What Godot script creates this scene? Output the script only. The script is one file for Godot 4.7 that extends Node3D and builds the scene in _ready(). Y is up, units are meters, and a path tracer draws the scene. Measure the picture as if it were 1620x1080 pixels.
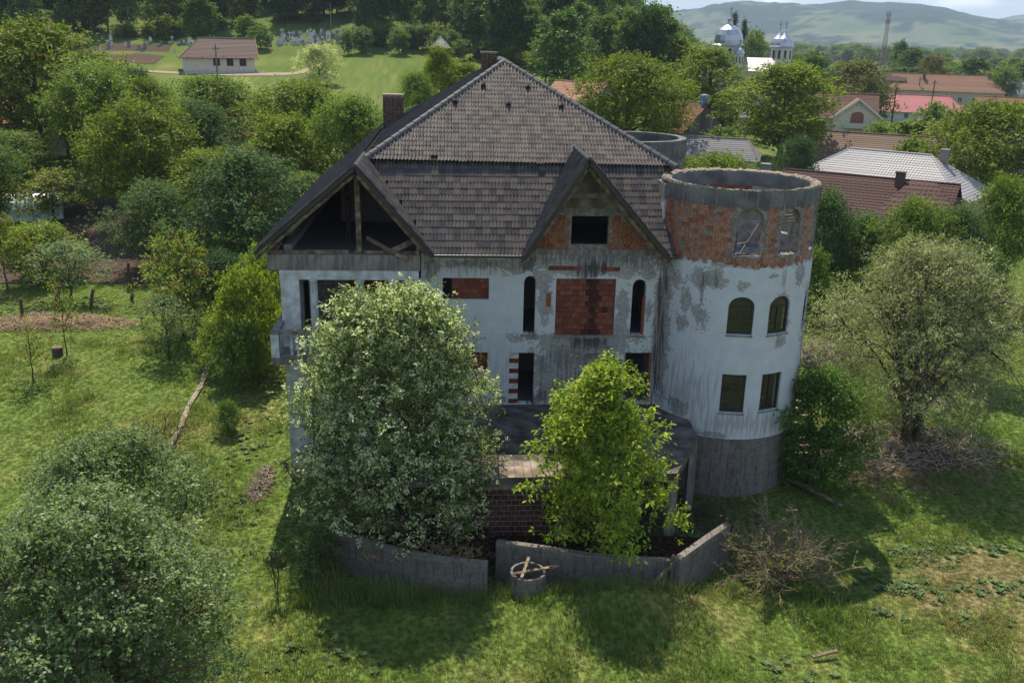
extends Node3D

# ---------------------------------------------------------------- helpers
class MB:                       # collects faces, then becomes one ArrayMesh
	var v := PackedVector3Array()
	var n := PackedVector3Array()
	var c := PackedColorArray()
	var t := PackedVector2Array()
	var i := PackedInt32Array()
	var col := Color(1, 1, 1)

	func tri(a: Vector3, b: Vector3, d: Vector3) -> void:        # counter-clockwise seen from outside
		var nn := (b - a).cross(d - a).normalized()
		var k := v.size()
		for p in [a, b, d]:
			v.append(p)
			n.append(nn)
			c.append(col)
			t.append(_uv(p, nn))
		i.append_array([k, k + 2, k + 1])

	func quad(a: Vector3, b: Vector3, d: Vector3, e: Vector3) -> void:
		var nn := (d - a).cross(e - b)
		if nn.length_squared() < 1e-14:
			return
		nn = nn.normalized()
		var k := v.size()
		for p in [a, b, d, e]:
			v.append(p)
			n.append(nn)
			c.append(col)
			t.append(_uv(p, nn))
		i.append_array([k, k + 2, k + 1, k, k + 3, k + 2])

	func quadn(a: Vector3, b: Vector3, d: Vector3, e: Vector3, na: Vector3, nb: Vector3, nd: Vector3, ne: Vector3) -> void:
		var k := v.size()
		v.append_array([a, b, d, e])
		n.append_array([na, nb, nd, ne])
		c.append_array([col, col, col, col])
		t.append_array([_uv(a, na), _uv(b, nb), _uv(d, nd), _uv(e, ne)])
		i.append_array([k, k + 2, k + 1, k, k + 3, k + 2])

	func _uv(p: Vector3, nn: Vector3) -> Vector2:
		var a := nn.abs()
		if a.y >= a.x and a.y >= a.z:
			return Vector2(p.x, p.z)
		if a.x > a.z:
			return Vector2(p.z, p.y)
		return Vector2(p.x, p.y)

	func box(a: Vector3, b: Vector3, xf := Transform3D(), ch := 0.0) -> void:
		# axis box a..b carried by xf, with chamfered vertical-facing edges if ch > 0
		var p := []
		for k in 8:
			p.append(xf * Vector3(b.x if k & 1 else a.x, b.y if k & 2 else a.y, b.z if k & 4 else a.z))
		quad(p[4], p[5], p[7], p[6])
		quad(p[1], p[0], p[2], p[3])
		quad(p[5], p[1], p[3], p[7])
		quad(p[0], p[4], p[6], p[2])
		quad(p[6], p[7], p[3], p[2])
		quad(p[0], p[1], p[5], p[4])

	func beam(a: Vector3, b: Vector3, w: float, h: float, up := Vector3.UP) -> void:
		var d := (b - a)
		var l := d.length()
		var zz := d / l
		var xx := up.cross(zz)
		if xx.length() < 1e-3:
			xx = Vector3.RIGHT.cross(zz)
		xx = xx.normalized()
		var yy := zz.cross(xx)
		box(Vector3(-w / 2, -h / 2, 0), Vector3(w / 2, h / 2, l), Transform3D(Basis(xx, yy, zz), a))

	func tube(pts: Array, radii: Array, seg := 6, cap := true) -> void:
		var rings := []
		var nr := []
		var ref := Vector3(0.31, 0.11, 0.94)
		for k in pts.size():
			var d: Vector3 = (pts[mini(k + 1, pts.size() - 1)] - pts[maxi(k - 1, 0)])
			d = d.normalized() if d.length() > 1e-6 else Vector3.UP
			var xx := ref.cross(d)
			if xx.length() < 0.05:
				xx = Vector3.RIGHT.cross(d)
			xx = xx.normalized()
			var yy := d.cross(xx)
			var ring := []
			var nn := []
			for s in seg:
				var a := TAU * s / seg
				var o := xx * cos(a) + yy * sin(a)
				ring.append(pts[k] + o * float(radii[k]))
				nn.append(o)
			rings.append(ring)
			nr.append(nn)
		for k in pts.size() - 1:
			for s in seg:
				var s2 := (s + 1) % seg
				quadn(rings[k][s], rings[k][s2], rings[k + 1][s2], rings[k + 1][s], nr[k][s], nr[k][s2], nr[k + 1][s2], nr[k + 1][s])
		if cap:
			for s in range(1, seg - 1):
				tri(rings[-1][0], rings[-1][s], rings[-1][s + 1])
				tri(rings[0][0], rings[0][s + 1], rings[0][s])

	func lathe(prof: Array, seg: int, at := Vector3.ZERO, smooth := true) -> void:
		# prof: Vector2(radius, height) from bottom to top
		for k in prof.size() - 1:
			var p: Vector2 = prof[k]
			var q: Vector2 = prof[k + 1]
			var d := q - p
			var sl := Vector2(d.y, -d.x).normalized()
			for s in seg:
				var a := TAU * s / seg
				var b := TAU * (s + 1) / seg
				var da := Vector3(sin(a), 0, cos(a))
				var db := Vector3(sin(b), 0, cos(b))
				var na := da * sl.x + Vector3.UP * sl.y
				var nb := db * sl.x + Vector3.UP * sl.y
				if smooth:
					quadn(at + da * p.x + Vector3.UP * p.y, at + db * p.x + Vector3.UP * p.y, at + db * q.x + Vector3.UP * q.y, at + da * q.x + Vector3.UP * q.y, na, nb, nb, na)
				else:
					quad(at + da * p.x + Vector3.UP * p.y, at + db * p.x + Vector3.UP * p.y, at + db * q.x + Vector3.UP * q.y, at + da * q.x + Vector3.UP * q.y)

	func mesh(m: Material) -> ArrayMesh:
		var am := ArrayMesh.new()
		if v.is_empty():
			return am
		var arr := []
		arr.resize(Mesh.ARRAY_MAX)
		arr[Mesh.ARRAY_VERTEX] = v
		arr[Mesh.ARRAY_NORMAL] = n
		arr[Mesh.ARRAY_COLOR] = c
		arr[Mesh.ARRAY_TEX_UV] = t
		arr[Mesh.ARRAY_INDEX] = i
		am.add_surface_from_arrays(Mesh.PRIMITIVE_TRIANGLES, arr)
		am.surface_set_material(0, m)
		return am

var rng := RandomNumberGenerator.new()
var mats := {}
var CAM := Vector3(-2.55, 15.07, 37.91)

func thing(called: String, label: String, category: String, at := Vector3.ZERO, turn := 0.0, group := "") -> Node3D:
	var o := Node3D.new()
	o.name = called
	add_child(o, true)
	o.position = at
	o.rotation.y = turn
	tag(o, label, category, group)
	return o

func tag(o: Node3D, label: String, category: String, group := "") -> void:
	o.set_meta("label", label)
	o.set_meta("category", category)
	if group != "":
		o.set_meta("group", group)

func part(parent: Node, called: String, mesh: Mesh, label := "", kind := "") -> MeshInstance3D:
	var o := MeshInstance3D.new()
	o.name = called
	o.mesh = mesh
	parent.add_child(o, true)
	if label != "":
		o.set_meta("label", label)
	if kind != "":
		o.set_meta("kind", kind)
	return o

func pivot(parent: Node, called: String, label := "") -> Node3D:
	var o := Node3D.new()
	o.name = called
	parent.add_child(o, true)
	if label != "":
		o.set_meta("label", label)
	return o

func struct(called: String, mesh: Mesh) -> MeshInstance3D:
	return part(self, called, mesh, "", "structure")

func lin(r: float, g: float, b: float) -> Color:      # linear colour -> sRGB albedo
	return Color(r, g, b).linear_to_srgb()

func ss(a: float, b: float, x: float) -> float:
	var t := clampf((x - a) / (b - a), 0.0, 1.0)
	return t * t * (3.0 - 2.0 * t)

func noise(s: int, f: float, oct := 4) -> FastNoiseLite:
	var n := FastNoiseLite.new()
	n.seed = s
	n.noise_type = FastNoiseLite.TYPE_SIMPLEX_SMOOTH
	n.frequency = f
	n.fractal_octaves = oct
	return n

func ntex(s: int, f: float, c0: Color, c1: Color, size := 512, oct := 5, mid := 0.5) -> NoiseTexture2D:
	var t := NoiseTexture2D.new()
	t.width = size
	t.height = size
	t.seamless = true
	t.noise = noise(s, f, oct)
	var g := Gradient.new()
	g.offsets = PackedFloat32Array([0.0, clampf(mid - 0.3, 0.02, 0.9), clampf(mid + 0.3, 0.1, 0.98), 1.0])
	g.colors = PackedColorArray([c0, c0, c1, c1])
	t.color_ramp = g
	return t

func mat(key: String, c: Color, rough := 0.9, spec := 0.5) -> StandardMaterial3D:
	# c is linear
	if mats.has(key):
		return mats[key]
	var m := StandardMaterial3D.new()
	m.resource_name = key
	m.albedo_color = c.linear_to_srgb()
	m.roughness = rough
	m.metallic_specular = spec
	mats[key] = m
	return m

func vmat(key: String, rough := 0.9, spec := 0.4, back := Color(0, 0, 0)) -> StandardMaterial3D:
	# vertex colours are the base colour
	var m := mat(key, Color(1, 1, 1), rough, spec)
	m.vertex_color_use_as_albedo = true
	if back.r + back.g + back.b > 0:
		m.backlight_enabled = true
		m.backlight = back.linear_to_srgb()
	return m

func textured(m: StandardMaterial3D, tex: Texture2D, scale: float, tri := true, bump: Texture2D = null, depth := 1.0) -> StandardMaterial3D:
	m.albedo_texture = tex
	m.uv1_triplanar = tri
	m.uv1_world_triplanar = tri
	m.uv1_scale = Vector3(scale, scale, scale)
	if bump:
		m.heightmap_enabled = true
		m.heightmap_texture = bump
		m.heightmap_scale = depth
	return m

# ---------------------------------------------------------------- terrain
var tn := noise(5, 0.03, 3)
var tn2 := noise(6, 0.35, 3)

func hill_mask(x: float) -> float:
	return 1.0 - ss(15.0, 75.0, x)

func ground_h(x: float, z: float) -> float:
	var h := -3.4 + 1.2 * ss(6.0, -16.0, z)
	var s := -z - 28.0
	if s > 0.0:
		var r := 0.084 * minf(s, 150.0) * ss(0.0, 30.0, s) + 0.22 * maxf(0.0, minf(s - 150.0, 230.0))
		h += r * hill_mask(x + maxf(0.0, s - 150.0) * -0.15)
	h += tn.get_noise_2d(x, z) * 0.25
	h += 0.85 * exp(-((x - 3.2) * (x - 3.2) * 0.14 + (z - 11.0) * (z - 11.0) * 0.55))
	h += 0.34 * exp(-((z - 10.9) * (z - 10.9)) / 2.6) * ss(-9.0, -6.0, x) * (1.0 - ss(5.5, 8.5, x))
	return h

func on_ground(x: float, z: float, dy := 0.0) -> Vector3:
	return Vector3(x, ground_h(x, z) + dy, z)

# ---------------------------------------------------------------- the setting
func set_light() -> void:
	var cam := Camera3D.new()
	cam.name = "camera"
	cam.keep_aspect = Camera3D.KEEP_HEIGHT
	cam.fov = 39.85
	cam.near = 0.5
	cam.far = 30000.0
	cam.transform = Transform3D(Basis(Vector3.UP, deg_to_rad(-4.0)) * Basis(Vector3.RIGHT, deg_to_rad(-17.86)) * Basis(Vector3.BACK, deg_to_rad(1.3)), CAM)
	add_child(cam)
	cam.current = true
	var we := WorldEnvironment.new()
	we.name = "world_environment"
	var env := Environment.new()
	env.background_mode = Environment.BG_SKY
	var sky := Sky.new()
	var sm := ProceduralSkyMaterial.new()
	sm.sky_top_color = lin(0.13, 0.22, 0.39)
	sm.sky_horizon_color = lin(0.54, 0.60, 0.655)
	sm.sky_curve = 0.16
	sm.ground_bottom_color = lin(0.10, 0.12, 0.07)
	sm.ground_horizon_color = lin(0.34, 0.40, 0.40)
	sm.sun_angle_max = 20.0
	sm.sky_cover = ImageTexture.create_from_image(cloud_cover())
	sm.sky_cover_modulate = Color(1, 1, 1)
	sky.sky_material = sm
	env.sky = sky
	env.tonemap_mode = Environment.TONE_MAPPER_LINEAR
	env.tonemap_exposure = 1.66
	env.fog_enabled = true
	env.fog_density = 0.00013
	env.fog_light_color = Color(0.76, 0.84, 0.93)
	env.sdfgi_enabled = true
	env.ssao_enabled = true
	env.ssil_enabled = true
	we.environment = env
	add_child(we)
	var sun := DirectionalLight3D.new()
	sun.name = "sun"
	sun.light_energy = 1.6
	sun.light_color = Color(1.0, 0.95, 0.87)
	sun.light_angular_distance = 0.5
	sun.shadow_enabled = true
	var d := Vector3(0.16, -1.66, 1.0).normalized()
	sun.look_at_from_position(Vector3.ZERO, d, Vector3.UP)
	add_child(sun)

func cloud_cover() -> Image:
	var w := 1024
	var h := 512
	var im := Image.create(w, h, false, Image.FORMAT_RGBAF)
	var nz := noise(21, 1.0, 5)
	for y in h:
		var el := PI * (0.5 - (y + 0.5) / h)
		if el < 0.0:
			continue
		# a flat cloud deck seen in perspective: direction -> plane
		var k := 1.0 / (sin(el) + 0.09)
		for x in w:
			var az := TAU * (x + 0.5) / w
			var p := Vector2(cos(az), sin(az)) * cos(el) * k
			var v := nz.get_noise_2d(p.x * 1.1, p.y * 1.1) * 0.5 + 0.5
			var a := ss(0.47, 0.70, v)
			var b := 0.33 + 0.24 * ss(0.5, 0.8, v)
			im.set_pixel(x, y, Color(b, b * 1.005, b * 1.02, a * 0.85))
	return im

func grass_color(x: float, z: float) -> Color:
	var a := tn2.get_noise_2d(x * 0.35, z * 0.35)
	var b := tn.get_noise_2d(x * 2.0 + 70.0, z * 2.0)
	var f := tn2.get_noise_2d(x * 2.2, z * 2.2 + 31.0)
	var g := Color(0.135, 0.190, 0.042)
	g = g.lerp(Color(0.170, 0.210, 0.058), clampf(0.40 + a * 1.2, 0, 1) * 0.7)
	g = g.lerp(Color(0.105, 0.165, 0.036), clampf(b * 1.2, 0, 1))
	g = g.lerp(Color(0.25, 0.215, 0.085), clampf(a * 1.1 + f * 0.9 - 0.34 + 0.50 * ss(-6.0, 16.0, x) * ss(-2.0, 8.0, z), 0, 0.75))
	# bare ground
	g = g.lerp(Color(0.17, 0.13, 0.085), spot(x, z, 17.6, -0.8, 6.0, 3.4, f, 0.7))
	g = g.lerp(Color(0.22, 0.17, 0.095), spot(x, z, 17.5, 8.8, 5.0, 2.2, f + a, 0.9) * 0.7)
	g = g.lerp(Color(0.155, 0.115, 0.09), spot(x, z, 22.3, -7.0, 2.0, 1.2, f, 0.5))
	g = g.lerp(Color(0.19, 0.14, 0.09), spot(x, z, 17.0, -25.0, 4.0, 1.6, f, 0.5))
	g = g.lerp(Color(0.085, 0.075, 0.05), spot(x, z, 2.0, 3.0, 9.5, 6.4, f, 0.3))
	return Color(g.r * 0.95, g.g, g.b) * (0.98 + 0.26 * f)

func spot(x: float, z: float, cx: float, cz: float, rx: float, rz: float, n: float, amp: float) -> float:
	var d := Vector2((x - cx) / rx, (z - cz) / rz).length()
	return clampf((1.0 - d + n * amp) * 2.2, 0.0, 1.0)

func axis(near: float, step: float, far: float, grow: float) -> PackedFloat32Array:
	var a := PackedFloat32Array()
	var x := 0.0
	var s := step
	while x < far:
		a.append(x)
		if x > near:
			s *= grow
		x += s
	a.append(far)
	return a

func build_ground() -> void:
	var m := MB.new()
	var ax := axis(34.0, 0.5, 9000.0, 1.09)
	var xs := PackedFloat32Array()
	for k in range(ax.size() - 1, 0, -1):
		xs.append(-ax[k])
	xs.append_array(ax)
	var zs := PackedFloat32Array()
	var az := axis(34.0, 0.5, 9000.0, 1.06)
	var bz := axis(22.0, 0.5, 300.0, 1.25)
	for k in range(az.size() - 1, 0, -1):
		zs.append(-az[k])
	zs.append_array(bz)
	var nx := xs.size()
	for z in zs:
		for x in xs:
			var h := ground_h(x, z)
			var e := 0.4
			m.v.append(Vector3(x, h + (tn2.get_noise_2d(x * 3.0, z * 3.0) * 0.05 if absf(x) < 40.0 and z > -40.0 else 0.0), z))
			m.n.append(Vector3(ground_h(x - e, z) - ground_h(x + e, z), 2 * e, ground_h(x, z - e) - ground_h(x, z + e)).normalized())
			m.c.append(grass_color(x, z))
			m.t.append(Vector2(x, z))
	for j in zs.size() - 1:
		for k in nx - 1:
			var a := j * nx + k
			m.i.append_array([a, a + nx + 1, a + nx, a, a + 1, a + nx + 1])
	var gm := vmat("lawn", 1.0, 0.2)
	gm.detail_enabled = true
	gm.detail_blend_mode = BaseMaterial3D.BLEND_MODE_MUL
	gm.detail_albedo = ntex(3, 0.02, Color(0.62, 0.62, 0.58), Color(1, 1, 0.97), 512, 5)
	gm.uv1_scale = Vector3(0.31, 0.31, 0.31)
	struct("ground", m.mesh(gm))

# far hills across the valley: polar sheets round the viewpoint's side of the valley
func hill_h(az: float, r: float, x: float, z: float) -> float:
	# heights fitted to the skyline of the far ridges
	var h1 := 0.0
	var pts := [[-90, 150.0], [-20, 140.0], [0, 90.0], [5, 110.0], [12, 150.0], [17, 190.0], [22, 205.0], [26, 195.0], [30, 150.0], [36, 120.0], [50, 170.0], [90, 140.0]]
	for k in pts.size() - 1:
		if az >= pts[k][0] and az <= pts[k + 1][0]:
			h1 = lerpf(pts[k][1], pts[k + 1][1], ss(pts[k][0], pts[k + 1][0], az))
	var w := hn.get_noise_2d(x * 0.6, z * 0.6)
	var w2 := hn.get_noise_2d(x * 2.4 + 500.0, z * 2.4)
	var a := ss(2100.0, 4900.0, r + w * 900.0) * h1 * (1.0 - 0.5 * ss(5000.0, 6600.0, r))
	a *= 0.93 + 0.25 * w2 * (1.0 - ss(4300.0, 4900.0, r))
	var h2 := 70.0 + 240.0 * ss(22.0, 35.0, az) + 230.0 * (1.0 - ss(4.0, 12.0, az))
	a = maxf(a, ss(5200.0, 8200.0, r) * h2 * (1.0 + 0.15 * w))
	return a + absf(hn.get_noise_2d(x * 9.0, z * 9.0)) * 10.0 * ss(2300.0, 3000.0, r)

var hn := noise(31, 0.0007, 4)

func build_hills() -> void:
	var m := MB.new()
	var na := 460
	var nr := 120
	for j in nr + 1:
		var r := 1900.0 * pow(8600.0 / 1900.0, float(j) / nr)
		for k in na + 1:
			var az := -75.0 + 150.0 * k / na
			var a := deg_to_rad(az)
			var x := CAM.x + sin(a) * r
			var z := CAM.z - cos(a) * r
			var h := -3.0 + hill_h(az, r, x, z)
			m.v.append(Vector3(x, h, z))
			var e := 25.0
			var gx := hill_h(az, r, x + e, z) - hill_h(az, r, x - e, z)
			var gz := hill_h(az, r, x, z + e) - hill_h(az, r, x, z - e)
			m.n.append(Vector3(-gx, 2 * e, -gz).normalized())
			var f := hn.get_noise_2d(x * 2.2 + 900.0, z * 2.2)
			var f2 := hn.get_noise_2d(x * 14.0, z * 14.0)
			var up := clampf((h - 60.0) / 120.0, -0.3, 1.0)
			var wood := ss(-0.02, 0.10, f * 1.4 + f2 * 0.8 + up * 0.55 + 0.04)
			var fl := floorf(x / 190.0 + z / 420.0) * 7.31 + floorf(z / 260.0) * 3.17
			var fld := Color(0.060, 0.095, 0.050).lerp(Color(0.110, 0.120, 0.070), fposmod(fl * 0.618, 1.0))
			m.c.append(fld.lerp(Color(0.014, 0.032, 0.022) * (1.0 + f2 * 0.5), wood))
			m.t.append(Vector2(x, z))
	for j in nr:
		for k in na:
			var a := j * (na + 1) + k
			m.i.append_array([a, a + na + 1, a + na + 2, a, a + na + 2, a + 1])
	struct("hills", m.mesh(vmat("far_hills", 1.0, 0.1)))

# grass: many small tufts of blades on the lawn
func tuft(blades: int, h: float, w: float, spread: float, s: int) -> ArrayMesh:
	var r := RandomNumberGenerator.new()
	r.seed = s
	var m := MB.new()
	for k in blades:
		var a := r.randf() * TAU
		var p := Vector3(cos(a), 0, sin(a)) * spread * sqrt(r.randf())
		var b := r.randf() * TAU
		var lean := Vector3(cos(b), 0, sin(b)) * r.randf_range(0.15, 0.7) * h
		var side := Vector3(-sin(b), 0, cos(b)) * w * 0.5
		var hh := h * r.randf_range(0.6, 1.1)
		var mid := p + lean * 0.35 + Vector3.UP * hh * 0.6
		var g := r.randf_range(0.8, 1.2)
		m.col = Color(g * 1.15, g * 1.15, g * 1.05)
		m.quad(p - side, p + side, mid + side * 0.8, mid - side * 0.8)
		m.tri(mid - side * 0.8, mid + side * 0.8, p + lean + Vector3.UP * hh)
	return m.mesh(vmat("grass_blade", 0.7, 0.3, Color(0.75, 0.8, 0.3)))

func scatter(called: String, mesh: Mesh, xf: Array, tint: PackedColorArray) -> void:
	var mm := MultiMesh.new()
	mm.transform_format = MultiMesh.TRANSFORM_3D
	mm.use_colors = true
	mm.mesh = mesh
	mm.instance_count = xf.size()
	for k in xf.size():
		mm.set_instance_transform(k, xf[k])
		mm.set_instance_color(k, tint[k])
	var o := MultiMeshInstance3D.new()
	o.name = called
	o.multimesh = mm
	o.set_meta("kind", "stuff")
	add_child(o, true)

func in_villa(x: float, z: float) -> bool:
	if x > -9.4 and x < 7.6 and z < 7.0 and z > -19.5:
		return true
	if Vector2(x - 9.55, z + 0.8).length() < 3.4:
		return true
	return x > -6.4 and x < 7.2 and z > 6.9 and z < 9.2 and not (z > 8.6 and x > 5.8)

func build_grass() -> void:
	var r := RandomNumberGenerator.new()
	r.seed = 77
	var xf := []
	var tint := PackedColorArray()
	var xt := []
	var tt := PackedColorArray()
	var n := 0
	while n < 150000:
		# denser near the viewpoint
		var z := 20.0 - 62.0 * pow(r.randf(), 1.25)
		var half := 9.0 + (38.0 - z) * 0.62
		var x := -1.5 + (38.0 - z) * 0.07 + r.randf_range(-half, half)
		n += 1
		if in_villa(x, z):
			continue
		if x < -20.0 and plowed(x, z) > 0.3:
			continue
		var g := grass_color(x, z)
		var bare := clampf((g.r - g.g + 0.01) * 14.0, 0.0, 1.0)
		if r.randf() < bare * 0.8:
			continue
		var tall := clampf(tn2.get_noise_2d(x * 0.5 + 9.0, z * 0.5) * 1.8 + 0.25, 0.0, 1.0)
		var s := r.randf_range(0.6, 1.1) * (0.75 + 0.5 * tall)
		var b := Basis(Vector3.UP, r.randf() * TAU).scaled(Vector3(s * 1.2, s, s * 1.2))
		var c := g * r.randf_range(0.85, 1.25)
		if r.randf() < 0.12:
			c = c.lerp(Color(0.26, 0.23, 0.09), 0.7)
		var p := Transform3D(b, on_ground(x, z, -0.02))
		xf.append(p)
		tint.append(c)
		var by_wall := exp(-pow((z - 10.2 + 0.12 * absf(x)) / 0.8, 2.0)) * ss(-9.0, -6.5, x) * (1.0 - ss(6.5, 9.0, x))
		var by_kerb := exp(-pow((x + 14.9) / 0.7, 2.0)) * ss(-14.0, -11.0, z) * (1.0 - ss(0.0, 3.0, z))
		if r.randf() < 0.03 * tall + 0.45 * by_wall + 0.12 * by_kerb:
			xt.append(Transform3D(b.scaled(Vector3(1.3, 1.4, 1.3)), on_ground(x, z, -0.02)))
			tt.append(c * 1.05)
	scatter("grass", tuft(9, 0.16, 0.016, 0.17, 4), xf, tint)
	scatter("tall_grass", tuft(14, 0.42, 0.014, 0.16, 5), xt, tt)

func plowed(x: float, z: float) -> float:
	# kitchen garden plot left of the villa
	return ss(-39.5, -38.5, x) * (1.0 - ss(-25.2, -24.4, x + (z + 28.0) * 0.12)) * ss(-54.0, -52.0, z) * (1.0 - ss(-29.5, -28.8, z))

# ---------------------------------------------------------------- the villa
# wall with openings: s runs along the wall, y up, d is the depth behind its face; mapf(s, y, d) -> point
func wall_open(m: MB, s0: float, s1: float, y0: float, y1: float, holes: Array, th: float, mapf: Callable, ds := 99.0, topf = null) -> void:
	var br := [s0, s1]
	for h in holes:
		br.append(h.a)
		br.append(h.b)
		if h.get("arch", 0.0) > 0.0:
			for k in range(1, 10):
				br.append(lerpf(h.a, h.b, k / 10.0))
	if ds < 50.0:
		var q := s0
		while q < s1:
			br.append(q)
			q += ds
	br.sort()
	var top := func(s: float) -> float: return topf.call(s) if topf != null else y1
	for k in br.size() - 1:
		var a: float = br[k]
		var b: float = br[k + 1]
		if b - a < 1e-4 or a < s0 - 1e-4 or b > s1 + 1e-4:
			continue
		var mid := (a + b) * 0.5
		var seg := []
		for h in holes:
			if mid > h.a and mid < h.b:
				seg.append(h)
		seg.sort_custom(func(p, q): return p.y0 < q.y0)
		var la := y0
		var lb := y0
		for h in seg:
			_strip(m, mapf, a, b, la, lb, h.y0, h.y0, th)
			m.quad(mapf.call(a, h.y0, 0.0), mapf.call(b, h.y0, 0.0), mapf.call(b, h.y0, th), mapf.call(a, h.y0, th))
			la = arch_y(h, a)
			lb = arch_y(h, b)
			m.quad(mapf.call(b, lb, 0.0), mapf.call(a, la, 0.0), mapf.call(a, la, th), mapf.call(b, lb, th))
		_strip(m, mapf, a, b, la, lb, top.call(a), top.call(b), th)
		m.quad(mapf.call(a, top.call(a), 0.0), mapf.call(b, top.call(b), 0.0), mapf.call(b, top.call(b), th), mapf.call(a, top.call(a), th))
	for h in holes:
		for e in [0, 1]:
			var s: float = h.b if e else h.a
			var yt := arch_y(h, s)
			if e:
				m.quad(mapf.call(s, h.y0, 0.0), mapf.call(s, yt, 0.0), mapf.call(s, yt, th), mapf.call(s, h.y0, th))
			else:
				m.quad(mapf.call(s, h.y0, th), mapf.call(s, yt, th), mapf.call(s, yt, 0.0), mapf.call(s, h.y0, 0.0))

func arch_y(h: Dictionary, s: float) -> float:
	var rise: float = h.get("arch", 0.0)
	if rise <= 0.0:
		return h.y1
	var q: float = clampf((s - (h.a + h.b) * 0.5) / ((h.b - h.a) * 0.5), -1.0, 1.0)
	return h.y1 - rise + rise * sqrt(1.0 - q * q)

func _strip(m: MB, mapf: Callable, a: float, b: float, ya: float, yb: float, yc: float, yd: float, th: float) -> void:
	if yc - ya < 1e-4 and yd - yb < 1e-4:
		return
	m.quad(mapf.call(a, ya, 0.0), mapf.call(b, yb, 0.0), mapf.call(b, yd, 0.0), mapf.call(a, yc, 0.0))
	m.quad(mapf.call(b, yb, th), mapf.call(a, ya, th), mapf.call(a, yc, th), mapf.call(b, yd, th))

func flat_map(z0: float) -> Callable:
	return func(s: float, y: float, d: float) -> Vector3: return Vector3(s, y, z0 - d)

const TC := Vector3(9.55, 0, -0.8)
func cyl_map(r: float, c := TC) -> Callable:
	# s in degrees, 0 faces the front, positive to the right
	return func(s: float, y: float, d: float) -> Vector3:
		var a := deg_to_rad(s)
		return c + Vector3(sin(a) * (r - d), y, cos(a) * (r - d))

# plaster painted with damage: spots [u, v, ru, rv, amount, kind]; kind 0 bare mortar, 1 soot, 2 drips
func plaster_tex(w: int, h: int, x0: float, x1: float, y0: float, y1: float, spots: Array, s: int, asp := 1.0) -> Array:
	var im := Image.create(w, h, false, Image.FORMAT_RGBA8)
	var bm := Image.create(w, h, false, Image.FORMAT_RGBA8)
	var n1 := noise(s, 1.3, 5)
	var n2 := noise(s + 1, 6.0, 3)
	var n3 := noise(s + 2, 2.2, 3)
	for j in h:
		var y := lerpf(y1, y0, (j + 0.5) / h)
		for i in w:
			var x := lerpf(x0, x1, (i + 0.5) / w)
			var xm := x * asp
			var a := n1.get_noise_2d(xm, y)
			var b := n2.get_noise_2d(xm, y)
			var dr := n3.get_noise_2d(xm * 3.0, y * 0.22)
			var bare := -1.0
			var soot := 0.0
			for q in spots:
				var dx: float = (x - q[0]) / q[2]
				var dy: float = (y - q[1]) / q[3]
				var d2 := dx * dx + dy * dy
				if d2 > 4.0:
					continue
				var d := 1.0 - sqrt(d2)
				if q[5] == 0:
					bare = maxf(bare, d + a * 0.8 + b * 0.5 + q[4] - 0.12)
				elif q[5] == 1:
					soot = maxf(soot, clampf((d + a * 0.5 + dr * 0.7) * 1.8, 0.0, 1.0) * q[4])
				else:
					soot = maxf(soot, clampf((d + dr * 1.6) * 1.5, 0.0, 1.0) * q[4])
			var e := ss(-0.04, 0.05, bare)
			var c := Color(0.49, 0.52, 0.535) * (0.95 + 0.10 * a + 0.05 * b)
			c = c.lerp(Color(0.36, 0.35, 0.33), clampf(dr * 0.8 - 0.25, 0.0, 0.22))
			c = c.lerp(Color(0.205, 0.195, 0.180) * (1.0 + 0.6 * b + 0.5 * a), e * 0.80)
			c = c.lerp(Color(0.028, 0.024, 0.022), soot * 0.93)
			var o := c.linear_to_srgb()
			o.a = 1.0
			im.set_pixel(i, j, o)
			var hb := 0.75 - e * 0.6 + b * 0.08
			bm.set_pixel(i, j, Color(hb, hb, hb))
	return [ImageTexture.create_from_image(im), ImageTexture.create_from_image(bm)]

func picture_mat(key: String, tex: Array, x0: float, x1: float, y0: float, y1: float) -> StandardMaterial3D:
	var m := mat(key, Color(1, 1, 1), 0.92, 0.3)
	m.albedo_texture = tex[0]
	m.heightmap_enabled = true
	m.heightmap_texture = tex[1]
	m.heightmap_scale = 1.5
	m.texture_repeat = false
	m.uv1_scale = Vector3(1.0 / (x1 - x0), -1.0 / (y1 - y0), 1)
	m.uv1_offset = Vector3(-x0 / (x1 - x0), y1 / (y1 - y0), 0)
	return m

func brick_meshes(key: String, l: float, h: float, d: float, cols: Array) -> Array:
	var out := []
	for c in cols:
		var m := MB.new()
		m.col = c
		var e := 0.008
		var a := Vector3(-l / 2, -h / 2, 0)
		var b := Vector3(l / 2, h / 2, d)
		# front face inset by a small worn edge
		var f := [Vector3(a.x + e, a.y + e, d), Vector3(b.x - e, a.y + e, d), Vector3(b.x - e, b.y - e, d), Vector3(a.x + e, b.y - e, d)]
		var g := [Vector3(a.x, a.y, d - e), Vector3(b.x, a.y, d - e), Vector3(b.x, b.y, d - e), Vector3(a.x, b.y, d - e)]
		var k0 := [Vector3(a.x, a.y, 0), Vector3(b.x, a.y, 0), Vector3(b.x, b.y, 0), Vector3(a.x, b.y, 0)]
		m.quad(f[0], f[1], f[2], f[3])
		for q in 4:
			var w := (q + 1) % 4
			m.quad(g[q], g[w], f[w], f[q])
			m.quad(k0[q], k0[w], g[w], g[q])
		out.append(m.mesh(mats[key]))
	return out

var brick_budget := 300
var spare_bricks := {}          # variant mesh -> transforms, for the bricks past the limit

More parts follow.
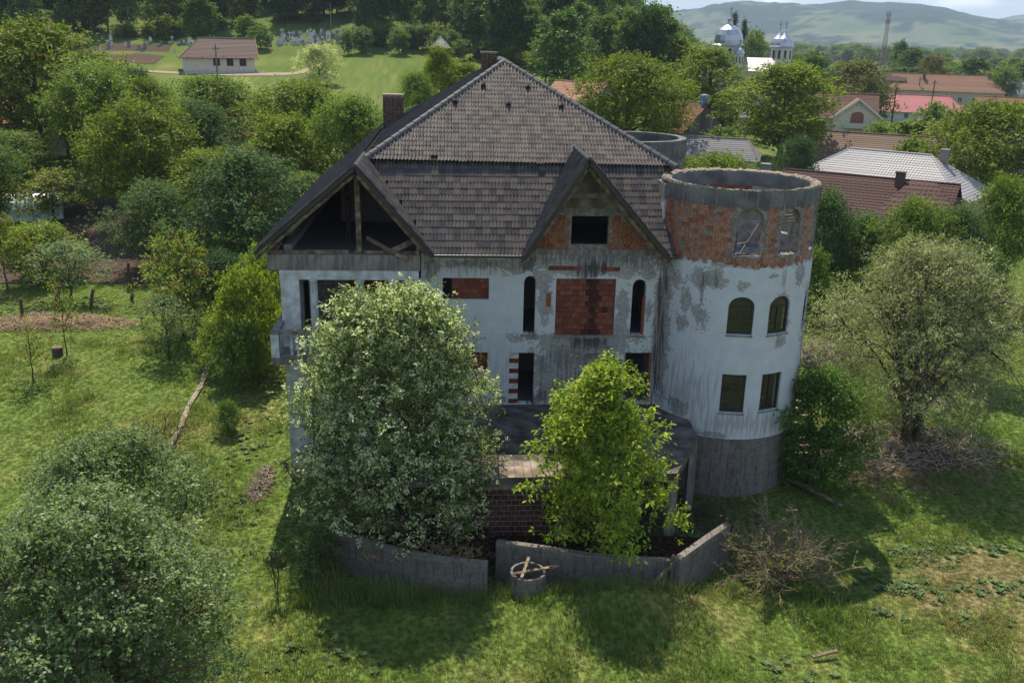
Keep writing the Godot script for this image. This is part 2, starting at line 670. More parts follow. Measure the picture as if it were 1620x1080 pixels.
func lay_brick(parent: Node3D, mesh: Mesh, xf: Transform3D) -> void:
	if brick_budget > 0:
		brick_budget -= 1
		part(parent, "brick", mesh).transform = xf
	else:
		if not spare_bricks.has(mesh):
			spare_bricks[mesh] = []
		spare_bricks[mesh].append(xf)

func join(mesh: Mesh, xfs: Array, into: MB) -> void:
	var arr := mesh.surface_get_arrays(0)
	var av: PackedVector3Array = arr[Mesh.ARRAY_VERTEX]
	var an: PackedVector3Array = arr[Mesh.ARRAY_NORMAL]
	var ac: PackedColorArray = arr[Mesh.ARRAY_COLOR]
	var ai: PackedInt32Array = arr[Mesh.ARRAY_INDEX]
	for x in xfs:
		var k := into.v.size()
		var xf: Transform3D = x
		into.v.append_array(xf * av)
		into.n.append_array(Transform3D(xf.basis.orthonormalized(), Vector3.ZERO) * an)
		into.c.append_array(ac)
		for p in av:
			into.t.append(Vector2(p.x, p.y))
		for q in ai:
			into.i.append(q + k)

func house_mats() -> void:
	vmat("brick", 0.9, 0.3)
	var bt := mats["brick"] as StandardMaterial3D
	bt.albedo_texture = ntex(41, 0.03, Color(0.62, 0.60, 0.58), Color(1, 1, 1), 256, 5)
	bt.uv1_triplanar = true
	bt.uv1_world_triplanar = true
	bt.uv1_scale = Vector3(1.3, 1.3, 1.3)
	textured(mat("mortar", Color(0.72, 0.72, 0.72), 0.95), ntex(42, 0.02, Color(0.42, 0.40, 0.38), Color(0.62, 0.60, 0.57), 256, 5), 0.8)
	textured(mat("concrete", Color(0.56, 0.53, 0.49), 0.92, 0.3), ntex(43, 0.012, Color(0.50, 0.49, 0.49), Color(0.68, 0.67, 0.65), 512, 6), 0.3, true, ntex(44, 0.05, Color(0, 0, 0), Color(1, 1, 1), 256, 4), 0.5)
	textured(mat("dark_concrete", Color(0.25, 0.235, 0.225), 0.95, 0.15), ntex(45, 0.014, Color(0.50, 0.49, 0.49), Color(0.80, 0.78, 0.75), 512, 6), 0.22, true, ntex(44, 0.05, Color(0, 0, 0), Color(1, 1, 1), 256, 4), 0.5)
	textured(mat("rim_concrete", Color(0.80, 0.77, 0.73), 0.95, 0.3), ntex(46, 0.03, Color(0.42, 0.38, 0.34), Color(0.72, 0.68, 0.62), 256, 6), 0.9, true, ntex(44, 0.05, Color(0, 0, 0), Color(1, 1, 1), 256, 4), 1.5)
	textured(mat("white_plaster", Color(0.54, 0.565, 0.575), 0.92, 0.3), ntex(47, 0.01, Color(0.80, 0.80, 0.79), Color(1, 1, 1), 512, 5), 0.3)
	textured(mat("room_plaster", Color(0.36, 0.36, 0.37), 0.95, 0.2), ntex(47, 0.01, Color(0.70, 0.70, 0.69), Color(1, 1, 1), 512, 5), 0.3)
	textured(mat("old_wood", Color(0.42, 0.38, 0.34), 0.85, 0.3), ntex(48, 0.02, Color(0.42, 0.38, 0.34), Color(0.80, 0.74, 0.66), 256, 5), 1.4)
	textured(mat("dark_wood", Color(0.10, 0.085, 0.075), 0.85, 0.3), ntex(48, 0.02, Color(0.5, 0.46, 0.42), Color(0.9, 0.84, 0.76), 256, 5), 1.4)
	mat("frame_brown", Color(0.018, 0.014, 0.013), 0.45, 0.5)
	mat("gutter", Color(0.03, 0.034, 0.04), 0.4, 0.5)
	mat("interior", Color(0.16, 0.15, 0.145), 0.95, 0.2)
	mats["concrete"].uv1_scale = Vector3(0.55, 0.13, 0.55)
	mats["dark_concrete"].uv1_scale = Vector3(0.12, 0.12, 0.12)
	mats["dark_concrete"].heightmap_enabled = false
	textured(mat("block_brown", Color(0.42, 0.37, 0.31), 0.95, 0.2), ntex(52, 0.01, Color(0.50, 0.48, 0.46), Color(0.78, 0.76, 0.74), 256, 4), 0.35)
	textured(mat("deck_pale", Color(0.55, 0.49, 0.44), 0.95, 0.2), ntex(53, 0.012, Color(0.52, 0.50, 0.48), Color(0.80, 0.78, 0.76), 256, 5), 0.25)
	textured(mat("ring_concrete", Color(0.27, 0.275, 0.275), 0.95, 0.2), ntex(54, 0.010, Color(0.60, 0.60, 0.60), Color(0.84, 0.83, 0.82), 256, 5), 0.35)
	for key in ["old_wood", "dark_wood"]:
		mats[key].uv1_scale = Vector3(0.5, 0.5, 0.5)
	var pc := mat("plinth_concrete", Color(0.42, 0.40, 0.375), 0.93, 0.2)
	pc.albedo_texture = board_tex(true, 71)
	pc.uv1_triplanar = true
	pc.uv1_world_triplanar = true
	pc.uv1_scale = Vector3(0.3, 0.3, 0.3)
	vmat("roof_tile", 0.48, 0.12)
	var g := mat("window_glass", Color(0.5, 0.55, 0.5), 0.05, 0.6)
	g.transparency = BaseMaterial3D.TRANSPARENCY_ALPHA
	g.albedo_color = Color(0.25, 0.25, 0.18, 0.3)
	mat("under_tile", Color(0.018, 0.018, 0.019), 0.8, 0.2)

# cast concrete: marks of the shuttering boards, damp runs, blotches
func board_tex(upright: bool, s: int) -> ImageTexture:
	var n := 384
	var im := Image.create(n, n, false, Image.FORMAT_RGBA8)
	var n1 := noise(s, 0.012, 5)
	var n2 := noise(s + 1, 0.07, 3)
	for j in n:
		for i in n:
			var a := n1.get_noise_2d(i, j)
			var b := n2.get_noise_2d(i, j)
			var run := n2.get_noise_2d(i * 0.8, j * 0.07 + 900.0)
			var q := float(i if upright else j) / 32.0
			var k := floorf(q)
			var tone := 0.03 * sin(k * 12.9898) + 0.02 * sin(k * 4.1)
			var g := 0.66 + tone + 0.16 * a + 0.10 * b
			if q - k < 0.07:
				g -= 0.05
			g -= maxf(0.0, run - 0.12) * 0.35
			g -= maxf(0.0, a - 0.08) * 0.35
			g = clampf(g, 0.12, 0.95)
			im.set_pixel(i, j, Color(g, g * 0.985, g * 0.96))
	return ImageTexture.create_from_image(im)

func tile_mesh(tone: Color, wide := 0.30, long := 0.335, roll := 0.062) -> ArrayMesh:
	# double-roll tile: x across, y up from the plane, z down the slope; its lower edge is lifted over the next course
	var m := MB.new()
	m.col = tone
	var nseg := 10
	var prof := []
	for k in nseg + 1:
		var t := float(k) / nseg
		var u := fposmod(t * 2.0, 1.0)
		var y := 0.006
		if u > 0.22 and u < 0.82:
			y += roll * sin(PI * (u - 0.22) / 0.60)
		prof.append(Vector2(-wide / 2 + wide * t * 0.995, y))
	var lift := 0.022
	for k in nseg:
		var p: Vector2 = prof[k]
		var q: Vector2 = prof[k + 1]
		var sl := (q - p).normalized()
		var a := Vector3(p.x, p.y + lift, long * 0.5)
		var b := Vector3(q.x, q.y + lift, long * 0.5)
		var c := Vector3(q.x, q.y, -long * 0.56)
		var d := Vector3(p.x, p.y, -long * 0.56)
		m.quad(a, b, c, d)
		m.quad(Vector3(p.x, p.y + lift - 0.026, long * 0.5), Vector3(q.x, q.y + lift - 0.026, long * 0.5), b, a)
	return m.mesh(mats["roof_tile"])

var tiles := []
var tile_budget := 300

# tiles on a roof plane: o eave corner, u along the eave, s up the slope
func tile_plane(slope: Node3D, o: Vector3, u: Vector3, s: Vector3, wid: float, hgt: float, inside: Callable, as_parts: bool, sd: int) -> void:
	var r := RandomNumberGenerator.new()
	r.seed = sd
	var nn := u.cross(s).normalized()
	if nn.y < 0:
		nn = -nn
	var spare := []
	for k in tiles.size():
		spare.append([])
	var rows := int(hgt / 0.325)
	for j in rows:
		var t := (j + 0.5) * 0.325
		for k in int(wid / 0.30):
			var w := (k + 0.5) * 0.30 + (0.0 if j % 2 == 0 else 0.008)
			var p := o + u * w + s * t
			if not inside.call(p):
				continue
			var b := Basis(u, nn, -s)
			if b.determinant() < 0:
				b = Basis(-u, nn, -s)
			b = b.rotated(nn, r.randf_range(-0.018, 0.018) + (r.randf_range(-0.09, 0.09) if r.randf() < 0.012 else 0.0))
			var xf := Transform3D(b, p + nn * (0.012 + r.randf_range(0.0, 0.010)) - s * (r.randf_range(0.03, 0.09) if r.randf() < 0.015 else 0.0))
			var v := r.randi() % tiles.size()
			if as_parts and tile_budget > 0:
				tile_budget -= 1
				part(slope, "roof_tile", tiles[v]).transform = xf
			else:
				spare[v].append(xf)
	var big := MB.new()
	for k in tiles.size():
		join(tiles[k], spare[k], big)
	if big.v.size():
		part(slope, "roof_tiles", big.mesh(mats["roof_tile"]), "", "stuff")

func slab_poly(m: MB, pts: Array, th: float) -> void:
	# convex polygon pts (counter-clockwise from above) thickened downwards along its normal
	var nn: Vector3 = (pts[1] - pts[0]).cross(pts[2] - pts[0]).normalized()
	var lo := []
	for p in pts:
		lo.append(p - nn * th)
	for k in range(1, pts.size() - 1):
		m.tri(pts[0], pts[k], pts[k + 1])
		m.tri(lo[0], lo[k + 1], lo[k])
	for k in pts.size():
		var q := (k + 1) % pts.size()
		m.quad(lo[k], lo[q], pts[q], pts[k])

func ridge_line(parent: Node3D, a: Vector3, b: Vector3, step := 0.46, r0 := 0.17) -> void:
	var d := (b - a)
	var l := d.length()
	d /= l
	var nt := int(l / step)
	var m := MB.new()
	m.col = Color(0.085, 0.085, 0.087)
	var seg := 8
	for k in seg:
		var p := PI * (k / float(seg)) * 1.1 - PI * 0.05
		var q := PI * ((k + 1) / float(seg)) * 1.1 - PI * 0.05
		for e in [[0.0, step * 0.92, r0 * 1.14, r0]]:
			m.quad(Vector3(cos(p) * e[2], sin(p) * e[2], e[0]), Vector3(cos(q) * e[2], sin(q) * e[2], e[0]), Vector3(cos(q) * e[3], sin(q) * e[3], e[1] + step * 0.2), Vector3(cos(p) * e[3], sin(p) * e[3], e[1] + step * 0.2))
			m.tri(Vector3(0, 0, e[0]), Vector3(cos(q) * e[2], sin(q) * e[2], e[0]), Vector3(cos(p) * e[2], sin(p) * e[2], e[0]))
	var mesh := m.mesh(mats["roof_tile"])
	var xx := Vector3.UP.cross(d).normalized()
	var yy := d.cross(xx)
	for k in nt:
		part(parent, "ridge_tile", mesh).transform = Transform3D(Basis(xx, yy, d), a + d * (k * l / nt) - yy * 0.045)

func window_unit(parent: Node3D, w: float, h: float, arch: float, mull: int, at: Transform3D, label := "") -> Node3D:
	var m := MB.new()
	var fr := 0.085
	var pts := []
	if arch <= 0.0:
		pts = [Vector2(-w / 2, 0), Vector2(w / 2, 0), Vector2(w / 2, h), Vector2(-w / 2, h)]
	else:
		pts = [Vector2(-w / 2, 0), Vector2(w / 2, 0)]
		for k in 11:
			var a := PI * k / 10.0
			pts.append(Vector2(cos(a) * w / 2, h - arch + sin(a) * arch))
	var ce := Vector2(0, h * 0.5)
	for k in pts.size():
		var p: Vector2 = pts[k]
		var q: Vector2 = pts[(k + 1) % pts.size()]
		var pi_ := Vector2(p.x * (1 - 2 * fr / w), ce.y + (p.y - ce.y) * (1 - 2 * fr / h))
		var qi := Vector2(q.x * (1 - 2 * fr / w), ce.y + (q.y - ce.y) * (1 - 2 * fr / h))
		var z := 0.06
		m.quad(Vector3(p.x, p.y, z), Vector3(q.x, q.y, z), Vector3(qi.x, qi.y, z), Vector3(pi_.x, pi_.y, z))
		m.quad(Vector3(pi_.x, pi_.y, z), Vector3(qi.x, qi.y, z), Vector3(qi.x, qi.y, -0.02), Vector3(pi_.x, pi_.y, -0.02))
	for k in mull:
		var x := -w / 2 + w * (k + 1) / (mull + 1.0)
		m.box(Vector3(x - 0.045, fr * 0.6, -0.01), Vector3(x + 0.045, h - arch * (0.9 if arch > 0 else 0.0) - fr * 0.6, 0.05))
	if arch > 0.0:
		m.box(Vector3(-w / 2 + fr * 0.6, h - arch - 0.035, -0.01), Vector3(w / 2 - fr * 0.6, h - arch + 0.035, 0.048))
	var win := part(parent, "window", m.mesh(mats["frame_brown"]), label)
	win.transform = at
	var g := MB.new()
	for k in range(1, pts.size() - 1):
		g.tri(Vector3(pts[0].x * 0.95, pts[0].y + 0.02, 0.01), Vector3(pts[k].x * 0.95, pts[k].y * 0.98, 0.01), Vector3(pts[k + 1].x * 0.95, pts[k + 1].y * 0.98, 0.01))
	part(win, "pane", g.mesh(mats["window_glass"]))
	return win

func build_villa() -> void:
	house_mats()
	var V := thing("villa", "large unfinished two storey villa with dark tiled roof and round brick topped tower", "house")
	var red := [Color(0.44, 0.185, 0.110), Color(0.50, 0.225, 0.135), Color(0.36, 0.145, 0.09), Color(0.54, 0.27, 0.17), Color(0.40, 0.24, 0.175)]
	var bt := brick_meshes("brick", 0.245, 0.172, 0.03, red)
	# ------------ tower: bricks first, they show largest
	var fm := cyl_map(3.2)
	var up_holes := [{"a": -17.0, "b": 1.8, "y0": 7.12, "y1": 8.98, "arch": 0.42}, {"a": 15.4, "b": 33.0, "y0": 7.15, "y1": 8.95, "arch": 0.42}, {"a": 50.0, "b": 68.0, "y0": 7.15, "y1": 8.95, "arch": 0.42}, {"a": 194.0, "b": 213.0, "y0": 7.3, "y1": 9.05}, {"a": 112.0, "b": 136.0, "y0": 7.15, "y1": 8.9, "arch": 0.42}]
	var m := MB.new()
	wall_open(m, -132.0, 226.0, 6.3, 9.07, up_holes, 0.30, fm, 5.0)
	var tw := part(V, "tower_wall", m.mesh(mats["mortar"]))
	rng.seed = 11
	var rows := 12
	for j in rows:
		var y := 6.62 + 0.198 * j + 0.1
		var a := -84.0 + (2.3 if j % 2 else 0.0)
		while a < 100.0:
			var skip := false
			for h in up_holes:
				var edge := 4.2
				if a > h.a - edge and a < h.b + edge and y > h.y0 - 0.16 and y < h.y1 + 0.12:
					skip = true
			var gap := 4.62
			if not skip and rng.randf() > 0.045:
				var xf := Transform3D(Basis(Vector3.UP, deg_to_rad(a)), fm.call(a, y, 0.016 + rng.randf_range(0.0, 0.007)))
				xf.basis = xf.basis * Basis(Vector3.BACK, rng.randf_range(-0.02, 0.02)) * Basis.from_scale(Vector3(rng.randf_range(0.90, 1.03), rng.randf_range(1.02, 1.10), 1))
				lay_brick(tw, bt[rng.randi() % 5], xf)
			elif not skip and rng.randf() < 0.0:
				pass
			a += gap
	# mortar smears between the bricks
	var sm := MB.new()
	for k in 80:
		var a := rng.randf_range(-80.0, 90.0)
		var y := rng.randf_range(6.75, 8.9)
		var bad := false
		for h in up_holes:
			if a > h.a - 2.0 and a < h.b + 2.0 and y > h.y0 - 0.15:
				bad = true
		if bad:
			continue
		var p: Vector3 = fm.call(a, y, -0.020)
		var bs := Basis(Vector3.UP, deg_to_rad(a)) * Basis(Vector3.BACK, rng.randf_range(-0.15, 0.15))
		var w := rng.randf_range(0.02, 0.05)
		var hh := rng.randf_range(0.05, 0.14) if y > 7.6 else rng.randf_range(0.08, 0.17)
		var c := [Vector3(-w, -hh, 0), Vector3(w * 0.8, -hh * 0.9, 0), Vector3(w, hh * 0.8, 0), Vector3(-w * 0.7, hh, 0)]
		for q in 4:
			c[q] = p + bs * c[q]
		var back := bs * Vector3(0, 0, -0.03)
		sm.quad(c[0], c[1], c[2], c[3])
		for q in 4:
			sm.quad(c[q] + back, c[(q + 1) % 4] + back, c[(q + 1) % 4], c[q])
	part(tw, "mortar_smears", sm.mesh(mats["mortar"]), "", "stuff")
	# concrete ring on top, cast in narrow boards
	m = MB.new()
	var ring := cyl_map(3.25)
	var topn := noise(90, 0.25, 3)
	wall_open(m, -132.0, 228.0, 9.05, 9.68, [], 0.42, ring, 2.5, func(s: float) -> float: return 9.66 + topn.get_noise_1d(s) * 0.07)
	var rg := part(V, "tower_ring", m.mesh(mats["ring_concrete"]))
	var aa := -88.0
	while aa < 120.0:
		m = MB.new()
		var p: Vector3 = ring.call(aa, 8.97, 0.0)
		m.box(Vector3(-0.022, 0, -0.02), Vector3(0.022, 0.70 + topn.get_noise_1d(aa) * 0.05, 0.022))
		part(rg, "board_seam", m.mesh(mats["concrete"])).transform = Transform3D(Basis(Vector3.UP, deg_to_rad(aa)), p)
		aa += rng.randf_range(7.5, 10.5)
	m = MB.new()
	for k in 120:
		var s0 := -132.0 + 3.0 * k
		var r0 := 3.21
		var r1 := 2.92
		var q := [TC + Vector3(sin(deg_to_rad(s0)) * r0, 9.62, cos(deg_to_rad(s0)) * r0), TC + Vector3(sin(deg_to_rad(s0 + 3.0)) * r0, 9.62, cos(deg_to_rad(s0 + 3.0)) * r0), TC + Vector3(sin(deg_to_rad(s0 + 3.0)) * r1, 9.62, cos(deg_to_rad(s0 + 3.0)) * r1), TC + Vector3(sin(deg_to_rad(s0)) * r1, 9.62, cos(deg_to_rad(s0)) * r1)]
		var hgt := 0.10 + 0.05 * topn.get_noise_1d(k * 3.0 + 500.0) + rng.randf_range(-0.02, 0.02)
		var up := Vector3.UP * hgt
		m.quad(q[0] + up, q[1] + up, q[2] + up * 0.6, q[3] + up * 0.6)
		m.quad(q[0], q[1], q[1] + up, q[0] + up)
		m.quad(q[2], q[3], q[3] + up * 0.6, q[2] + up * 0.6)
		m.quad(q[1], q[2], q[2] + up * 0.6, q[1] + up)
		m.quad(q[3], q[0], q[0] + up, q[3] + up * 0.6)
	part(rg, "rough_rim", m.mesh(mats["rim_concrete"]))
	# white plastered lower storeys of the tower
	var sp := [[-34.0, 6.05, 13.0, 0.42, 0.15, 0], [-50.0, 5.1, 8.0, 0.9, -0.26, 0], [-38.0, 4.5, 12.0, 0.75, -0.26, 0], [-52.0, 4.1, 8.0, 0.5, -0.2, 0], [-62.0, 5.9, 7.0, 0.7, -0.2, 0], [40.0, 6.2, 8.0, 0.45, 0.0, 0], [22.0, 4.6, 11.0, 1.0, -0.12, 0], [12.0, 6.3, 8.0, 0.2, -0.3, 0], [-8.0, 5.9, 10.0, 0.3, -0.45, 0], [-51.0, 0.35, 11.0, 0.5, -0.05, 0], [-70.0, 3.2, 9.0, 3.6, 0.0, 0], [0.0, 6.8, 90.0, 0.22, -0.15, 0], [-20.0, -0.55, 14.0, 0.2, -0.3, 0], [60.0, 4.0, 14.0, 2.6, -0.3, 0], [24.0, 3.5, 8.0, 0.35, -0.25, 0],
		[-76.0, 2.6, 7.0, 4.3, 0.75, 2], [-71.0, 5.6, 3.0, 1.2, 0.8, 1], [-37.0, 5.8, 2.0, 0.7, 0.55, 1], [-27.0, 5.95, 1.6, 0.5, 0.5, 1], [22.0, 6.1, 2.5, 0.6, 0.4, 1], [10.0, 0.0, 60.0, 0.5, 0.35, 2], [-45.0, 1.0, 20.0, 1.3, 0.3, 2]]
	var tx := plaster_tex(760, 320, -90.0, 110.0, -0.75, 6.9, sp, 60, 0.0558)
	var tm := mat("tower_plaster", Color(1, 1, 1), 0.92, 0.3)
	tm.albedo_texture = tx[0]
	tm.heightmap_enabled = true
	tm.heightmap_texture = tx[1]
	tm.heightmap_scale = 2.0
	var lo_holes := [{"a": -17.2, "b": 1.2, "y0": 3.88, "y1": 5.46, "arch": 0.42}, {"a": 12.6, "b": 31.0, "y0": 3.88, "y1": 5.46, "arch": 0.42}, {"a": -17.0, "b": 0.6, "y0": 0.50, "y1": 2.18}, {"a": 12.7, "b": 30.6, "y0": 0.55, "y1": 2.18}, {"a": 62.0, "b": 88.0, "y0": -0.6, "y1": 2.0}, {"a": 52.0, "b": 70.0, "y0": 3.88, "y1": 5.46, "arch": 0.42}]
	m = MB.new()
	var edge := noise(66, 0.16, 4)
	wall_open(m, -95.0, 226.0, -0.68, 6.8, lo_holes, 0.34, cyl_map(3.235), 1.5, func(s: float) -> float: return 6.76 + edge.get_noise_1d(s) * 0.22 + 0.05 * sin(s * 0.9) - 0.12 * ss(-30.0, 0.0, s) * (1.0 - ss(5.0, 40.0, s)))
	for k in m.v.size():
		var q := m.v[k] - TC
		m.t[k] = Vector2((rad_to_deg(atan2(q.x, q.z)) + 90.0) / 200.0, (6.9 - q.y) / 7.65)
	part(V, "tower_plaster", m.mesh(tm))
	m = MB.new()
	wall_open(m, -95.0, 226.0, -4.6, -0.66, [], 0.4, cyl_map(3.19), 4.0)
	part(V, "tower_plinth", m.mesh(mats["plinth_concrete"]), "grey board marked concrete plinth under the tower")
	# floors inside the tower
	m = MB.new()
	for y in [-0.3, 3.1, 6.35]:
		m.lathe([Vector2(0.0, y - 0.2), Vector2(2.95, y - 0.2), Vector2(2.95, y), Vector2(0.0, y)], 30, TC, false)
	part(V, "tower_floor", m.mesh(mats["room_plaster"]))
	# plaster lining inside the upper tower walls, with bare brick showing
	m = MB.new()
	wall_open(m, -130.0, 224.0, 6.36, 9.06, up_holes, 0.02, cyl_map(2.885), 6.0)
	part(V, "tower_lining", m.mesh(mats["room_plaster"]))
	m = MB.new()
	m.col = Color(0.27, 0.11, 0.07)
	wall_open(m, 152.0, 190.0, 7.6, 9.04, [], 0.02, cyl_map(2.862), 6.0)
	part(V, "bare_brick_patch", m.mesh(mats["brick"]))
	# tower windows
	for w in [[-8.0, 3.90, 1.02, 1.55, 0.44, 0, "dark arched tower window with one large pane"], [21.8, 3.90, 1.02, 1.55, 0.44, 1, "arched tower window with broken plaster round its edge"], [-8.2, 0.52, 0.98, 1.64, 0.0, 0, ""], [21.6, 0.57, 0.98, 1.60, 0.0, 1, ""], [61.0, 3.9, 1.0, 1.5, 0.42, 1, ""]]:
		var a := deg_to_rad(w[0])
		window_unit(V, w[2], w[3], w[4], w[5], Transform3D(Basis(Vector3.UP, a), TC + Vector3(sin(a) * 3.06, w[1], cos(a) * 3.06)), w[6])
	# sills
	for w in [[-8.0, 3.86, 1.06], [21.8, 3.86, 1.1], [-8.2, 0.48, 1.02], [21.6, 0.53, 1.04]]:
		var a := deg_to_rad(w[0])
		m = MB.new()
		m.box(Vector3(-w[2] / 2, -0.05, -0.1), Vector3(w[2] / 2, 0.0, 0.20))
		part(V, "window_sill", m.mesh(mats["concrete"])).transform = Transform3D(Basis(Vector3.UP, a), TC + Vector3(sin(a) * 3.06, w[1], cos(a) * 3.06))
	# boards and frames left in the upper openings
	for w in [[-7.6, 0], [24.2, 1]]:
		var a := deg_to_rad(w[0])
		var xf := Transform3D(Basis(Vector3.UP, a), TC + Vector3(sin(a) * 2.98, 7.1, cos(a) * 2.98))
		var k := pivot(V, "window_boards")
		k.transform = xf
		var bl := [[Vector3(-0.40, 0.05, 0), Vector3(0.40, 0.06, 0), 0.06], [Vector3(0.42, 0, 0.02), Vector3(0.44, 1.35, 0.02), 0.06], [Vector3(-0.46, 0.0, 0.02), Vector3(-0.44, 0.9, 0.0), 0.08], [Vector3(-0.2, 0.0, -0.3), Vector3(0.38, 1.25, -0.1), 0.13], [Vector3(-0.3, 1.15, -0.25), Vector3(0.12, 0.75, -0.2), 0.06], [Vector3(-0.45, 0.40, -0.1), Vector3(0.1, 0.5, -0.2), 0.1]]
		if w[1] == 1:
			bl = [[Vector3(-0.40, 0.04, 0), Vector3(0.40, 0.04, 0), 0.06], [Vector3(0.2, 0, 0.0), Vector3(0.26, 1.25, 0.0), 0.05], [Vector3(-0.25, 0.0, -0.05), Vector3(-0.42, 1.3, 0.0), 0.09], [Vector3(-0.44, 0, 0.02), Vector3(-0.42, 0.8, 0.02), 0.05]]
			for q in 4:
				bl.append([Vector3(-0.47, 1.32 + 0.12 * q, 0.03), Vector3(0.47, 1.32 + 0.12 * q, 0.03), 0.11])
		for q in bl:
			m = MB.new()
			m.beam(q[0], q[1], 0.04, q[2], Vector3.BACK)
			part(k, "plank", m.mesh(mats["old_wood"]))
		if w[1] == 0:
			m = MB.new()
			m.box(Vector3(-0.48, 1.42, 0.0), Vector3(0.48, 1.86, 0.05))
			part(k, "arch_board", m.mesh(mats["concrete"]))
	build_facade(V)
	build_roof(V)
	build_porch(V)
	# bricks past the first three hundred, joined
	var big := MB.new()
	for q in spare_bricks:
		join(q, spare_bricks[q], big)
	if big.v.size():
		part(V, "bricks", big.mesh(mats["brick"]), "", "stuff")
	# second tower at the back right corner
	m = MB.new()
	var c2 := Vector3(7.6, 0, -15.6)
	wall_open(m, -60.0, 190.0, -3.0, 8.9, [], 0.3, cyl_map(3.1, c2), 6.0)
	part(V, "rear_tower_wall", m.mesh(mats["concrete"]))
	m = MB.new()
	wall_open(m, -150.0, 209.0, 8.9, 9.95, [], 0.4, cyl_map(3.15, c2), 6.0)
	var r2 := part(V, "rear_tower_ring", m.mesh(mats["ring_concrete"]), "grey concrete ring of the rear tower")
	for k in 26:
		var a := -80.0 + 9.0 * k
		m = MB.new()
		m.box(Vector3(-0.02, 0, -0.02), Vector3(0.02, 1.04, 0.02))
		part(r2, "board_seam", m.mesh(mats["concrete"])).transform = Transform3D(Basis(Vector3.UP, deg_to_rad(a)), c2 + Vector3(sin(deg_to_rad(a)) * 3.15, 8.9, cos(deg_to_rad(a)) * 3.15))

func brick_panel(parent: Node3D, x0: float, x1: float, y0: float, y1: float, z: float, meshes: Array, bw: float, bh: float, sd: int, sooty := [], sx := 0.0, sw := 1.0) -> void:
	rng.seed = sd
	var nx := maxi(1, roundi((x1 - x0) / bw))
	var ny := maxi(1, roundi((y1 - y0) / bh))
	var w := (x1 - x0) / nx
	var h := (y1 - y0) / ny
	for j in ny:
		for k in range(nx + (j % 2)):
			var a := x0 + w * (k - 0.5 * (j % 2))
			var b := a + w
			a = maxf(a, x0)
			b = minf(b, x1)
			if b - a < 0.05:
				continue
			var s := Vector3((b - a - 0.012) / 0.245, (h - 0.013) / 0.172, 1)
			var xf := Transform3D(Basis.from_scale(s), Vector3((a + b) / 2, y0 + h * (j + 0.5), z - 0.022 + rng.randf_range(0, 0.006)))
			var ms: Array = meshes
			if sooty.size() and rng.randf() < 1.15 * exp(-pow((xf.origin.x - sx - 0.12 * (y1 - xf.origin.y) * 0.3) / sw, 2.0)):
				ms = sooty
			lay_brick(parent, ms[rng.randi() % ms.size()], xf)

